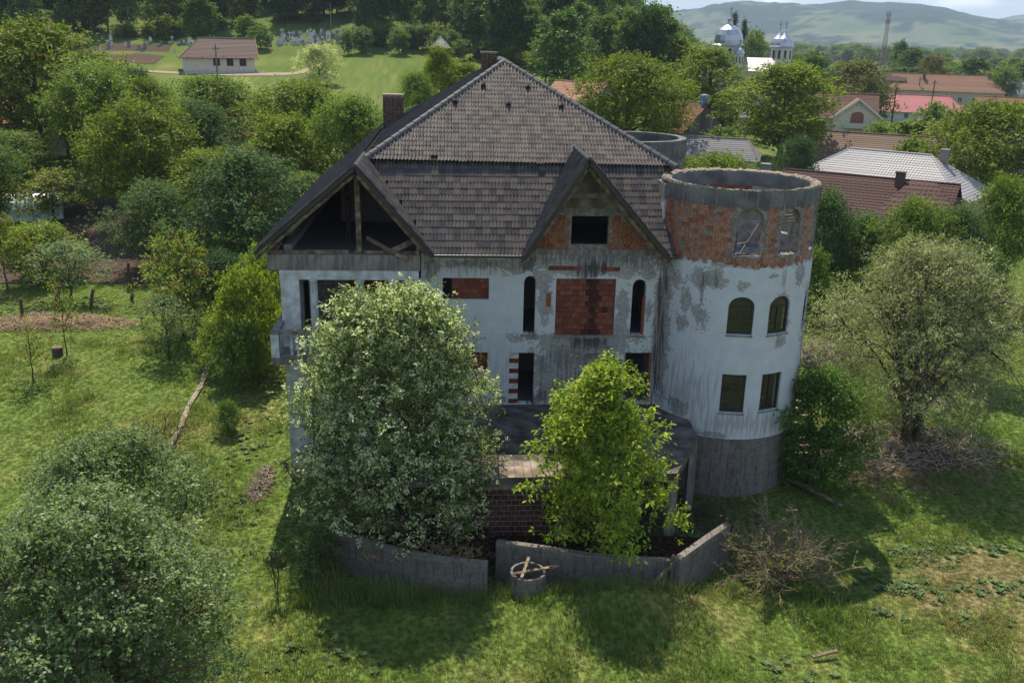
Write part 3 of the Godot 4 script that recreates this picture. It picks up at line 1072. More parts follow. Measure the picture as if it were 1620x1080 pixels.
func build_facade(V: Node3D) -> void:
	var x0 := -3.72
	var x1 := 6.56
	var sp := [[3.6, 6.25, 3.4, 0.5, 0.25, 0], [0.3, 6.0, 1.3, 0.35, -0.1, 0], [-1.2, 6.2, 1.8, 0.25, -0.15, 0], [4.75, 4.3, 0.45, 1.2, -0.12, 0], [4.7, 3.2, 0.55, 0.6, 0.05, 0], [3.2, 2.65, 1.9, 0.6, 0.3, 0], [2.2, 1.2, 1.25, 1.7, 0.25, 0], [3.6, 1.2, 1.6, 1.4, 0.35, 0], [6.25, 3.0, 0.22, 3.6, 0.0, 0], [1.45, 4.7, 0.45, 1.2, -0.05, 0], [1.2, 5.5, 0.6, 0.5, 0.0, 0], [-0.3, 0.2, 0.3, 0.35, 0.0, 0], [5.9, 5.9, 0.5, 0.5, -0.1, 0], [6.0, 0.6, 0.4, 0.7, 0.0, 0], [1.0, 3.0, 1.2, 0.4, -0.25, 0], [-3.3, 6.0, 0.4, 0.6, -0.1, 0], [5.9, 4.2, 0.25, 0.8, -0.2, 0],
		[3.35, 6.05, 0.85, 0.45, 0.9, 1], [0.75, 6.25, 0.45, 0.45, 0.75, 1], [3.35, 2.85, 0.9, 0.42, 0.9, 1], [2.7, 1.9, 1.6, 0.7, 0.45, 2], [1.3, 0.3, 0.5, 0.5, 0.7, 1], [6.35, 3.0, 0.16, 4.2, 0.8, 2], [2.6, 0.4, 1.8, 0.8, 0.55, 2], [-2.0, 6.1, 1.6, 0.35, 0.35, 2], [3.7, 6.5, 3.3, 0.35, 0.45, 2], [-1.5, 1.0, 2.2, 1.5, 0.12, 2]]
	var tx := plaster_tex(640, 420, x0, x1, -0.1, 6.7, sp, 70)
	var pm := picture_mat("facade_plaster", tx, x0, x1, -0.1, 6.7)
	var holes := [
		{"a": -2.83, "b": -0.91, "y0": 4.66, "y1": 5.58}, {"a": -2.2, "b": -0.92, "y0": 1.5, "y1": 2.34},
		{"a": 0.0, "b": 1.08, "y0": 0.0, "y1": 2.32}, {"a": 5.0, "b": 6.16, "y0": 0.0, "y1": 2.32},
		{"a": 0.55, "b": 1.05, "y0": 3.17, "y1": 5.68, "arch": 0.25}, {"a": 5.13, "b": 5.72, "y0": 3.13, "y1": 5.56, "arch": 0.29},
		{"a": 1.9, "b": 4.42, "y0": 3.1, "y1": 5.58}, {"a": 3.3, "b": 4.85, "y0": 0.0, "y1": 2.28}]
	var m := MB.new()
	wall_open(m, x0, x1, -0.05, 6.62, holes, 0.34, flat_map(0.0))
	var fw := part(V, "facade_wall", m.mesh(pm), "white plastered front wall with grey weathered patches")
	# brick filling of the large opening between the two slit windows
	var dark := [Color(0.26, 0.085, 0.052), Color(0.31, 0.105, 0.064), Color(0.215, 0.068, 0.044), Color(0.28, 0.115, 0.08), Color(0.24, 0.066, 0.042)]
	var bd := brick_meshes("brick", 0.245, 0.172, 0.03, dark)
	var bs := brick_meshes("brick", 0.245, 0.172, 0.03, [Color(0.085, 0.032, 0.022), Color(0.11, 0.04, 0.027), Color(0.06, 0.026, 0.02)])
	m = MB.new()
	m.box(Vector3(1.9, 3.1, -0.30), Vector3(4.42, 5.58, -0.082))
	m.box(Vector3(-2.45, 4.62, -0.30), Vector3(-0.91, 5.58, -0.162))
	m.box(Vector3(-2.2, 1.50, -0.30), Vector3(-0.92, 2.34, -0.162))
	m.box(Vector3(3.3, 0.0, -0.30), Vector3(4.85, 2.28, -0.112))
	var fil := part(V, "brick_infill", m.mesh(mats["mortar"]), "dark red brick filling of the large upper opening")
	brick_panel(fil, 1.91, 4.41, 3.11, 5.57, -0.06, bd, 0.28, 0.247, 5, bs, 3.42, 0.30)
	brick_panel(fil, -2.44, -0.92, 4.67, 5.57, -0.14, bd, 0.32, 0.235, 8)
	brick_panel(fil, -2.19, -0.93, 1.51, 2.33, -0.14, bd, 0.32, 0.205, 9)
	# striped jamb of the left door: red and white courses
	m = MB.new()
	m.box(Vector3(0.0, 0.0, -0.3), Vector3(0.40, 2.32, -0.05))
	var jm := part(V, "striped_jamb", m.mesh(mats["white_plaster"]), "door jamb of alternating red and white courses")
	var bj := brick_meshes("brick", 0.245, 0.172, 0.03, [Color(0.24, 0.06, 0.035), Color(0.21, 0.05, 0.03)])
	for k in 5:
		var xf := Transform3D(Basis.from_scale(Vector3(1.66, 1.22, 1)), Vector3(0.205, 0.10 + 0.462 * k, -0.066))
		lay_brick(jm, bj[k % 2], xf)
	# weathered boards and blocks between the doors
	var plank_m := MB.new()
	plank_m.box(Vector3(3.3, 1.75, -0.11), Vector3(3.95, 2.05, -0.05))
	part(V, "concrete_block", plank_m.mesh(mats["concrete"]))
	rng.seed = 15
	for k in 5:
		m = MB.new()
		m.box(Vector3(3.99, 0.42 * k, -0.11), Vector3(4.83, 0.42 * k + 0.41, -0.06 + rng.randf_range(0, 0.02)))
		m.col = Color(0.12, 0.06, 0.05)
		part(V, "stained_block", m.mesh(mats["dark_wood"]))
	m = MB.new()
	m.box(Vector3(4.55, 2.02, -0.05), Vector3(4.92, 2.27, 0.02))
	part(V, "meter_box", m.mesh(mats["white_plaster"]), "small white box left of the right doorway")
	# bare brick strips where the plaster has fallen
	brick_panel(fw, 1.55, 2.9, 5.93, 6.12, 0.012, bd, 0.27, 0.19, 21)
	brick_panel(fw, 3.75, 4.55, 5.90, 6.09, 0.012, bd, 0.27, 0.19, 22)
	brick_panel(fw, 1.50, 1.70, 4.35, 4.95, 0.012, brick_meshes("brick", 0.245, 0.172, 0.03, [Color(0.34, 0.12, 0.06)]), 0.2, 0.2, 23)
	brick_panel(fw, 5.725, 5.80, 3.15, 5.0, -0.02, bd, 0.1, 0.2, 24)
	m = MB.new()
	m.col = Color(0.30, 0.11, 0.06)
	m.box(Vector3(5.62, 3.13, -0.33), Vector3(5.717, 4.75, -0.03))
	m.box(Vector3(6.05, 0.3, -0.33), Vector3(6.157, 2.3, -0.03))
	part(V, "brick_reveal", m.mesh(mats["brick"]))
	# sills, shutters box lines
	for w in [[1.85, 4.47, 3.05], [5.08, 5.77, 3.08], [0.5, 1.1, 3.12]]:
		m = MB.new()
		m.box(Vector3(w[0], w[2] - 0.05, -0.1), Vector3(w[1], w[2] + 0.03, 0.07))
		part(V, "window_sill", m.mesh(mats["concrete"]))
	m = MB.new()
	m.box(Vector3(2.6, 2.55, -0.02), Vector3(4.4, 2.59, 0.05))
	part(V, "drip_edge", m.mesh(mats["concrete"]))
	# downpipe in the corner against the tower
	m = MB.new()
	m.tube([Vector3(6.42, 6.5, 0.10), Vector3(6.40, 3.0, 0.10), Vector3(6.42, 0.9, 0.12)], [0.05, 0.05, 0.05], 8)
	part(V, "downpipe", m.mesh(mats["concrete"]))
	# gable wall over the facade
	m = MB.new()
	var gl := func(s: float) -> float: return minf(6.62 + (s - 0.55) * 1.60, 6.62 + (6.2 - s) * 1.135)
	wall_open(m, 0.62, 6.12, 6.6, 10.2, [{"a": 2.44, "b": 3.97, "y0": 7.03, "y1": 8.22}], 0.3, flat_map(0.02), 0.25, gl)
	var gw := part(V, "gable_wall", m.mesh(mats["mortar"]), "brick gable wall with a dark square window opening")
	var or_ := brick_meshes("brick", 0.245, 0.172, 0.03, [Color(0.36, 0.15, 0.08), Color(0.42, 0.19, 0.105), Color(0.32, 0.12, 0.065), Color(0.38, 0.17, 0.11)])
	rng.seed = 31
	for j in 7:
		var y := 6.96 + 0.235 * j
		var x := 0.9 + (0.16 if j % 2 else 0.0)
		while x < 6.0:
			var open: bool = x > 2.44 - 0.17 and x < 3.97 + 0.17 and y < 8.3 and y > 6.95
			if not open and y + 0.12 < gl.call(x - 0.15) and y + 0.12 < gl.call(x + 0.15) and y < 8.3:
				lay_brick(gw, or_[rng.randi() % 4], Transform3D(Basis.from_scale(Vector3(1.26, 1.29, 1)), Vector3(x, y, 0.0 + rng.randf_range(0, 0.006))))
			x += 0.325
	for j in 8:      # concrete block courses above the bricks
		var y := 8.36 + 0.20 * j
		var a := 0.62 + (y + 0.22 - 6.62) / 1.60
		var b := 6.12 - (y + 0.22 - 6.62) / 1.135
		if b - a < 0.3:
			continue
		m = MB.new()
		m.box(Vector3(a, y, -0.05), Vector3(b, y + 0.185, 0.035 + rng.randf_range(0, 0.015)))
		part(gw, "block_course", m.mesh(mats["block_brown"] if j % 3 else mats["concrete"]))
	m = MB.new()
	m.box(Vector3(0.7, 6.60, -0.02), Vector3(6.3, 6.84, 0.06))
	part(V, "concrete_band", m.mesh(mats["concrete"]))
	# side and back walls, floors, closing the dark rooms
	m = MB.new()
	m.box(Vector3(6.30, -4.5, -14.0), Vector3(6.56, 8.9, -0.35))
	m.box(Vector3(-9.35, -4.5, -19.0), Vector3(-9.05, 6.8, -0.6))
	m.box(Vector3(-9.05, -4.5, -19.0), Vector3(6.3, 6.8, -18.7))
	m.box(Vector3(-9.35, -4.5, -0.6), Vector3(-3.73, 2.5, 0.42))
	m.box(Vector3(6.56, -4.5, -14.5), Vector3(9.9, 6.7, -14.2))
	part(V, "outer_wall", m.mesh(mats["white_plaster"]))
	m = MB.new()
	m.box(Vector3(6.28, 8.903, -3.2), Vector3(6.58, 9.5, -0.33))
	part(V, "ring_end", m.mesh(mats["concrete"]))
	m = MB.new()
	m.box(Vector3(-9.0, 2.78, -18.6), Vector3(6.29, 3.02, -0.35))
	m.box(Vector3(-9.3, 6.28, -18.6), Vector3(6.29, 6.55, -0.36))
	m.box(Vector3(-9.0, -0.3, -18.6), Vector3(6.29, -0.06, -0.35))
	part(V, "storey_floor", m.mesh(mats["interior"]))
	m = MB.new()
	m.box(Vector3(-9.0, -0.05, -4.6), Vector3(6.28, 2.77, -4.4))
	m.box(Vector3(-3.6, 3.03, -4.6), Vector3(6.28, 6.27, -4.4))
	m.box(Vector3(2.9, -0.05, -4.39), Vector3(3.1, 2.77, -0.36))
	m.box(Vector3(-7.7, 6.56, -7.2), Vector3(6.28, 8.5, -7.0))
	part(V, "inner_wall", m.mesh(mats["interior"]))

func build_roof(V: Node3D) -> void:
	tiles = []
	for c in [Color(0.080, 0.074, 0.072), Color(0.101, 0.092, 0.088), Color(0.061, 0.058, 0.060), Color(0.117, 0.100, 0.089), Color(0.089, 0.081, 0.078)]:
		tiles.append(tile_mesh(c))
	var um: StandardMaterial3D = mats["under_tile"]
	# key points
	var EY := 6.76
	var EZ := 0.9
	var tl := 0.98
	var A := Vector3(-6.19, 10.28, 1.1)        # apex of the left gable at its front
	var AL := Vector3(-10.2, 6.88, 1.1)
	var AR := Vector3(-3.2, 6.78, 1.1)
	var RF := Vector3(0.05, 14.0, -8.8)        # front end of the ridge
	var RB := Vector3(0.05, 14.0, -13.5)
	var UL := Vector3(-6.05, 10.12, -2.3)
	var UR := Vector3(7.0, 10.0, -2.3)
	# lower front slope
	var m := MB.new()
	var top := Vector3(0, EY + 3.55 * tl, EZ - 3.55)
	slab_poly(m, [Vector3(-3.2, EY, EZ), Vector3(0.46, EY, EZ), Vector3(2.86, top.y, top.z), Vector3(-6.2, top.y, top.z)], 0.10)
	slab_poly(m, [Vector3(6.27, EY, EZ), Vector3(6.62, EY, EZ), Vector3(6.62, top.y, top.z), Vector3(2.86, top.y, top.z)], 0.10)
	var lf := part(V, "front_slope", m.mesh(um), "lower front roof slope of dark double roll tiles")
	var su := Vector3(0, tl, -1).normalized()
	var in_lower := func(p: Vector3) -> bool:
		var k := (p.y - EY) / 3.45
		if p.x < -3.15 - k * 2.96 or p.x > 6.60:
			return false
		# hidden under the small gable
		var gx := p.x
		var gy := minf(10.63 - (2.86 - gx) * 1.60, 10.63 - (gx - 2.86) * 1.135)
		if p.y < gy - 0.25:
			return false
		return p.z > -2.62
	tile_plane(lf, Vector3(-6.3, EY, EZ), Vector3.RIGHT, su, 12.95, 5.75, in_lower, true, 1)
	# upper front slope (triangle)
	var uu := (UR - UL).normalized()
	var mid := UL + uu * uu.dot(RF - UL)
	var us := (RF - mid).normalized()
	m = MB.new()
	slab_poly(m, [UL, UR, RF], 0.12)
	var uf := part(V, "upper_front_slope", m.mesh(um), "triangular upper front roof slope with five vent tiles")
	var tri_in := func(p: Vector3) -> bool:
		var t := (p - UL).dot(us) / (RF - mid).length()
		var w := (p - UL).dot(uu)
		var lw := (mid - UL).length()
		var rw := (UR - mid).length()
		if w > 2.55 and w < 3.0 and t < 0.045:
			return false
		return w > lw * t + 0.02 and w < lw + rw * (1.0 - t) - 0.02
	tile_plane(uf, UL - us * 0.05, uu, us, (UR - UL).length(), (RF - mid).length() + 0.1, tri_in, true, 2)
	# five vent tiles
	for q in [[-1.05, 0.72], [1.0, 0.715], [-2.35, 0.545], [0.05, 0.535], [2.45, 0.53]]:
		m = MB.new()
		m.col = Color(0.03, 0.03, 0.03)
		m.box(Vector3(-0.11, 0.02, -0.13), Vector3(0.11, 0.13, 0.13))
		m.tri(Vector3(-0.11, 0.13, 0.13), Vector3(0.11, 0.13, 0.13), Vector3(0, 0.20, 0.10))
		m.quad(Vector3(-0.11, 0.13, 0.13), Vector3(0, 0.20, 0.10), Vector3(0, 0.14, -0.13), Vector3(-0.11, 0.13, -0.13))
		m.quad(Vector3(0, 0.20, 0.10), Vector3(0.11, 0.13, 0.13), Vector3(0.11, 0.13, -0.13), Vector3(0, 0.14, -0.13))
		var nn := uu.cross(us).normalized()
		part(uf, "vent_tile", m.mesh(mats["roof_tile"])).transform = Transform3D(Basis(uu, nn, -us), mid + us * (RF - mid).length() * q[1] + uu * q[0] + nn * 0.03)
	# eave board of the upper slope over the step
	m = MB.new()
	m.beam(UL + Vector3(0.1, -0.16, 0.03), UR + Vector3(0, -0.16, 0.03), 0.04, 0.16)
	part(V, "eave_board", m.mesh(mats["dark_wood"]))
	m = MB.new()
	m.box(Vector3(-5.9, 9.3, -3.35), Vector3(6.5, 10.55, -3.25))
	part(V, "step_wall", m.mesh(mats["dark_wood"]))
	# west slopes
	var WB := Vector3(-6.12, 10.15, -20.0)
	var WE := Vector3(-10.3, 6.80, -19.4)
	m = MB.new()
	slab_poly(m, [AL, A, Vector3(-6.12, 10.2, -19.4), WE].map(func(p): return p) if false else [A, Vector3(-6.12, 10.2, -19.4), WE, AL], 0.14)
	var lw_ := part(V, "lower_west_slope", m.mesh(um), "lower left roof slope seen at a shallow angle")
	var wu := Vector3(0, 0, -1)
	var ws := (A - AL).normalized()
	tile_plane(lw_, AL, wu, ws, 20.0, (A - AL).length(), func(p: Vector3) -> bool: return true, false, 3)
	m = MB.new()
	slab_poly(m, [RF, RB, WB, UL], 0.12)
	var uw := part(V, "upper_west_slope", m.mesh(um), "upper left roof slope between the two chimneys")
	var s2 := Vector3(0.05 + 6.05, 14.0 - 10.12, 0).normalized()
	var in_uw := func(p: Vector3) -> bool:
		var t := (p.y - 10.12) / 3.88
		return p.z < lerpf(-2.3, -8.8, t) - 0.05 and p.z > lerpf(-20.0, -13.5, t)
	tile_plane(uw, Vector3(-6.05, 10.12, -2.3), wu, s2, 18.0, 7.2, in_uw, false, 4)
	# east and rear slopes (turned away from view)
	m = MB.new()
	slab_poly(m, [UR, Vector3(7.0, 10.0, -20.0), RB, RF], 0.12)
	slab_poly(m, [Vector3(7.0, 10.0, -20.0), WB, RB], 0.12)
	slab_poly(m, [Vector3(6.3, 10.1, -3.0), Vector3(9.9, 6.9, -3.0), Vector3(9.9, 6.9, -12.4), Vector3(6.3, 10.1, -14.2)], 0.12)
	slab_poly(m, [WE, Vector3(-6.12, 10.0, -16.0), Vector3(6.3, 10.0, -16.0), Vector3(9.9, 6.8, -19.4)], 0.12)
	part(V, "rear_slope", m.mesh(um))
	# hips and ridge
	var rd := pivot(V, "ridge_line")
	ridge_line(rd, UL + Vector3(-0.15, -0.05, 0.15), RF)
	ridge_line(rd, UR + Vector3(0.15, -0.05, 0.15), RF)
	ridge_line(rd, RB, RF)
	# left gable: right slope, ridge, rakes
	var ridge_back := Vector3(-6.19, 10.28, -2.9)
	m = MB.new()
	slab_poly(m, [AR, Vector3(-3.2, 6.78, 0.88), ridge_back, A], 0.14)
	var gs := part(V, "gable_slope", m.mesh(um), "narrow right slope of the open left gable")
	var gsu := (A - AR).normalized()
	var in_v := func(p: Vector3) -> bool: return p.z > EZ - (p.y - EY) / tl - 0.1
	tile_plane(gs, AR, Vector3(0, 0, -1), gsu, 3.6, (A - AR).length(), in_v, false, 5)
	ridge_line(rd, A + Vector3(0, 0, 0.06), ridge_back, 0.30, 0.10)
	for e in [[A, AL], [A, AR]]:
		m = MB.new()
		var p: Vector3 = e[0] + Vector3(0, -0.10, 0.03)
		var q: Vector3 = e[1] + Vector3(0, -0.10, 0.03)
		m.beam(p, q, 0.05, 0.15, Vector3(0, 0, 1).cross((q - p).normalized()))
		part(V, "barge_board", m.mesh(mats["frame_brown"]))
		m = MB.new()
		m.beam(p + Vector3(0, -0.24, -0.25), q + Vector3(0, -0.24, -0.25), 0.16, 0.14, Vector3(0, 0, 1).cross((q - p).normalized()))
		part(V, "rafter", m.mesh(mats["old_wood"]))
	for k in 5:
		m = MB.new()
		var z := -0.3 - 0.95 * k
		m.beam(A + Vector3(0, -0.3, z - 0.72), AL + Vector3(0.2, -0.25, z - 0.72), 0.1, 0.14)
		m.beam(A + Vector3(0, -0.3, z - 0.72), Vector3(-3.4, 6.75, z), 0.1, 0.14)
		part(V, "rafter", m.mesh(mats["dark_wood"]))
	# small gable over the facade
	var G := Vector3(2.86, 10.70, 1.35)
	var GL := Vector3(0.42, 6.80, 1.35)
	var GR := Vector3(6.3, 6.80, 1.35)
	var gb := Vector3(2.86, 10.70, -3.2)
	m = MB.new()
	slab_poly(m, [GL, G, gb, Vector3(0.42, 6.72, 0.44)].map(func(p): return p) if false else [G, gb, Vector3(0.42, 6.80, 0.86), GL], 0.12)
	var g1 := part(V, "dormer_slope", m.mesh(um), "left slope of the small brick gable")
	tile_plane(g1, GL, Vector3(0, 0, -1), (G - GL).normalized(), 3.9, (G - GL).length(), in_v, false, 6)
	m = MB.new()
	slab_poly(m, [GR, Vector3(6.3, 6.80, 0.86), gb, G], 0.12)
	var g2 := part(V, "dormer_slope", m.mesh(um))
	tile_plane(g2, GR, Vector3(0, 0, -1), (G - GR).normalized(), 3.9, (G - GR).length(), in_v, false, 7)
	ridge_line(rd, G + Vector3(0, 0, 0.06), gb, 0.30, 0.10)
	for e in [[G, GL], [G, GR]]:
		m = MB.new()
		var p: Vector3 = e[0] + Vector3(0, -0.10, 0.03)
		var q: Vector3 = e[1] + Vector3(0, -0.10, 0.03)
		m.beam(p, q, 0.05, 0.16, Vector3(0, 0, 1).cross((q - p).normalized()))
		part(V, "barge_board", m.mesh(mats["frame_brown"]))
		m = MB.new()
		m.beam(p + Vector3(0, -0.26, -0.3), q + Vector3(0, -0.26, -0.3), 0.12, 0.16, Vector3(0, 0, 1).cross((q - p).normalized()))
		m.beam(p + Vector3(0, -0.26, -0.75), q + Vector3(0, -0.26, -0.75), 0.12, 0.14, Vector3(0, 0, 1).cross((q - p).normalized()))
		part(V, "rafter", m.mesh(mats["old_wood"]))
	# gutters
	for e in [[Vector3(-3.3, 6.72, 0.98), Vector3(0.52, 6.72, 0.98)], [Vector3(6.15, 6.72, 0.98), Vector3(6.72, 6.72, 0.98)]]:
		m = MB.new()
		m.tube([e[0], e[1]], [0.065, 0.065], 8)
		part(V, "gutter", m.mesh(mats["gutter"]))
	# chimneys
	for q in [[Vector3(-5.62, 9.4, -15.2), 1.05, 0.9, 2.55, "brown brick chimney on the left slope"], [Vector3(-0.62, 12.6, -10.6), 0.72, 0.7, 1.72, "small brown brick chimney beside the ridge"]]:
		var p: Vector3 = q[0]
		m = MB.new()
		m.box(Vector3(-q[1] / 2, 0, -q[2] / 2), Vector3(q[1] / 2, q[3], q[2] / 2))
		var ch := part(V, "chimney", m.mesh(mats["mortar"]), q[4])
		ch.position = p
		var cb := MB.new()
		rng.seed = 77
		var cm := brick_meshes("brick", 0.245, 0.172, 0.03, [Color(0.115, 0.075, 0.058), Color(0.14, 0.09, 0.068), Color(0.095, 0.06, 0.048), Color(0.16, 0.10, 0.075)])
		var rows := int(q[3] / 0.085)
		var lists := [[], [], [], []]
		for j in rows:
			for f in 4:
				var wd: float = q[1] if f % 2 == 0 else q[2]
				var dp: float = q[2] if f % 2 == 0 else q[1]
				var nb := roundi(wd / 0.22)
				for k in nb:
					var x := -wd / 2 + wd * (k + 0.5 + (0.25 if j % 2 else -0.25) * 0.5) / nb
					var xf := Transform3D(Basis(Vector3.UP, PI / 2 * f), Vector3.ZERO) * Transform3D(Basis.from_scale(Vector3(wd / nb * 0.94 / 0.245, 0.42, 0.7)), Vector3(x, 0.045 + 0.085 * j, dp / 2 - 0.012))
					lists[rng.randi() % 4].append(xf)
		for k in 4:
			join(cm[k], lists[k], cb)
		part(ch, "chimney_bricks", cb.mesh(mats["brick"]), "", "stuff")
		m = MB.new()
		m.box(Vector3(-q[1] / 2 - 0.05, q[3], -q[2] / 2 - 0.05), Vector3(q[1] / 2 + 0.05, q[3] + 0.09, q[2] / 2 + 0.05))
		part(ch, "chimney_cap", m.mesh(mats["rim_concrete"]))

func build_porch(V: Node3D) -> void:
	# beam and open gable on the left, above a recessed loggia
	var m := MB.new()
	m.box(Vector3(-9.82, 6.02, 0.30), Vector3(-3.74, 6.66, 0.62))
	m.box(Vector3(-9.82, 6.02, -3.0), Vector3(-9.5, 6.66, 0.295))
	part(V, "porch_beam", m.mesh(mats["concrete"]), "bare grey concrete beam under the open gable")
	m = MB.new()
	m.box(Vector3(-9.38, 5.62, 0.28), Vector3(-3.8, 6.015, 0.58))
	part(V, "porch_lintel", m.mesh(mats["white_plaster"]))
	m = MB.new()
	m.box(Vector3(-9.36, 2.5, -0.6), Vector3(-8.62, 5.615, 0.55))
	part(V, "porch_pier", m.mesh(mats["white_plaster"]))
	m = MB.new()
	m.box(Vector3(-4.4, 2.5, -0.6), Vector3(-3.73, 5.615, 0.50))
	part(V, "porch_pier", m.mesh(mats["white_plaster"]))
	for x in [-8.06, -6.2, -4.9]:
		m = MB.new()
		m.lathe([Vector2(0.22, 2.9), Vector2(0.20, 3.0), Vector2(0.165, 3.1), Vector2(0.16, 5.45), Vector2(0.2, 5.55), Vector2(0.2, 5.61)], 14, Vector3(x, 0, 0.38))
		part(V, "porch_column", m.mesh(mats["white_plaster"]))
	m = MB.new()
	m.box(Vector3(-8.6, 2.5, -2.0), Vector3(-4.4, 6.2, -1.75))
	part(V, "loggia_wall", m.mesh(mats["mortar"]))
	m = MB.new()
	m.col = Color(0.22, 0.065, 0.04)
	m.box(Vector3(-6.9, 4.6, -1.745), Vector3(-5.0, 5.6, -1.70))
	part(V, "loggia_brickwork", m.mesh(mats["brick"]))
	# attic post, loose planks on the beam
	m = MB.new()
	m.beam(Vector3(-6.17, 6.6, 0.4), Vector3(-6.2, 9.75, 0.4), 0.2, 0.2)
	part(V, "attic_post", m.mesh(mats["old_wood"]))
	m = MB.new()
	m.beam(Vector3(-6.9, 6.5, -2.6), Vector3(-6.9, 9.5, -2.6), 0.2, 0.2)
	part(V, "attic_post", m.mesh(mats["dark_wood"]))
	for q in [[Vector3(-9.7, 6.71, 0.45), Vector3(-6.6, 6.74, 0.40), 0.16], [Vector3(-6.4, 6.72, 0.3), Vector3(-3.9, 6.72, 0.4), 0.12], [Vector3(-9.75, 6.72, 0.5), Vector3(-9.3, 7.15, 0.3), 0.12], [Vector3(-9.6, 6.72, 0.52), Vector3(-9.2, 7.1, 0.4), 0.08], [Vector3(-5.9, 7.25, 0.0), Vector3(-4.9, 6.80, 0.55), 0.16], [Vector3(-4.95, 6.78, 0.6), Vector3(-4.0, 7.22, 0.5), 0.22], [Vector3(-4.75, 6.74, 0.68), Vector3(-4.2, 6.56, 0.75), 0.15], [Vector3(-3.85, 6.6, 0.5), Vector3(-3.8, 7.25, 0.5), 0.14]]:
		m = MB.new()
		m.beam(q[0], q[1], q[2], 0.05, Vector3(0, 0.3, 1))
		part(V, "loose_plank", m.mesh(mats["old_wood"]))
	# balcony with a baluster railing
	m = MB.new()
	m.box(Vector3(-9.6, 2.5, -0.5), Vector3(-3.9, 2.78, 2.05))
	part(V, "balcony_slab", m.mesh(mats["concrete"]))
	var bl := pivot(V, "balustrade", "white balustrade with turned balusters and grey handrail")
	m = MB.new()
	m.box(Vector3(-9.58, 3.74, 1.72), Vector3(-3.9, 3.88, 2.02))
	m.box(Vector3(-9.58, 3.74, -0.4), Vector3(-9.30, 3.88, 1.715))
	m.box(Vector3(-9.56, 2.785, 1.74), Vector3(-3.92, 2.88, 2.0))
	part(bl, "handrail", m.mesh(mats["concrete"]))
	var bm := MB.new()
	bm.lathe([Vector2(0.075, 0), Vector2(0.06, 0.08), Vector2(0.09, 0.28), Vector2(0.05, 0.5), Vector2(0.045, 0.72), Vector2(0.075, 0.86)], 8)
	var bmesh := bm.mesh(mats["white_plaster"])
	for k in 20:
		part(bl, "baluster", bmesh).position = Vector3(-8.8 + 0.25 * k, 2.88, 1.87)
	for k in 6:
		part(bl, "baluster", bmesh).position = Vector3(-9.44, 2.88, 1.3 - 0.28 * k)
	for x in [-9.44, -6.9, -4.1]:
		m = MB.new()
		m.box(Vector3(x - 0.16, 2.785, 1.71), Vector3(x + 0.16, 3.735, 2.03))
		part(bl, "railing_post", m.mesh(mats["white_plaster"]))
	# ------------ terrace in front
	var T := thing("terrace", "dark stained concrete terrace deck on pillars before the villa", "terrace")
	m = MB.new()
	slab_poly(m, [Vector3(-4.6, -0.055, 7.25), Vector3(5.85, -0.055, 6.85), Vector3(7.5, -0.055, 3.4), Vector3(7.5, -0.055, 0.5), Vector3(6.3, -0.055, 0.0), Vector3(-4.6, -0.055, 0.0)], 0.3)
	part(T, "deck_slab", m.mesh(mats["dark_concrete"]))
	m = MB.new()
	m.box(Vector3(-2.3, -4.2, 6.6), Vector3(1.6, -0.36, 6.9))
	var bw := part(T, "brick_wall", m.mesh(mats["mortar"]), "dark brick wall under the terrace edge")
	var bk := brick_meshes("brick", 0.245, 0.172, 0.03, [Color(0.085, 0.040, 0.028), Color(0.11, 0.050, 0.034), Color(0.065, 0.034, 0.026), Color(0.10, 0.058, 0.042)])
	rng.seed = 51
	for j in 12:
		for k in 14:
			var x := -2.2 + 0.28 * k + (0.12 if j % 2 else 0.0)
			if x > 1.5:
				continue
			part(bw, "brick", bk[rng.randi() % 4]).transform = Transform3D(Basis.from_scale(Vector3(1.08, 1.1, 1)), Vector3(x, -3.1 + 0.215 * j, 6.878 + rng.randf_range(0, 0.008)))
	for q in [[-2.5, 6.7, 0.36], [5.75, 6.55, 0.38], [1.85, 6.7, 0.34], [7.35, 3.3, 0.3]]:
		m = MB.new()
		m.box(Vector3(q[0] - q[2] / 2, -4.2, q[1] - q[2] / 2), Vector3(q[0] + q[2] / 2, -0.36, q[1] + q[2] / 2))
		part(T, "pillar", m.mesh(mats["concrete"]))
	m = MB.new()
	m.box(Vector3(-9.3, -4.3, -0.55), Vector3(6.6, -0.36, 0.35))
	part(T, "basement_wall", m.mesh(mats["concrete"]))
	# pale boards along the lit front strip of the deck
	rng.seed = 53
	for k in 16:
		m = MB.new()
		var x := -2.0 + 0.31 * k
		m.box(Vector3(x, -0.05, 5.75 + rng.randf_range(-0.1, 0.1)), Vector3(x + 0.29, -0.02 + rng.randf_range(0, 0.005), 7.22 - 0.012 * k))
		part(T, "deck_board", m.mesh(mats["deck_pale"]))

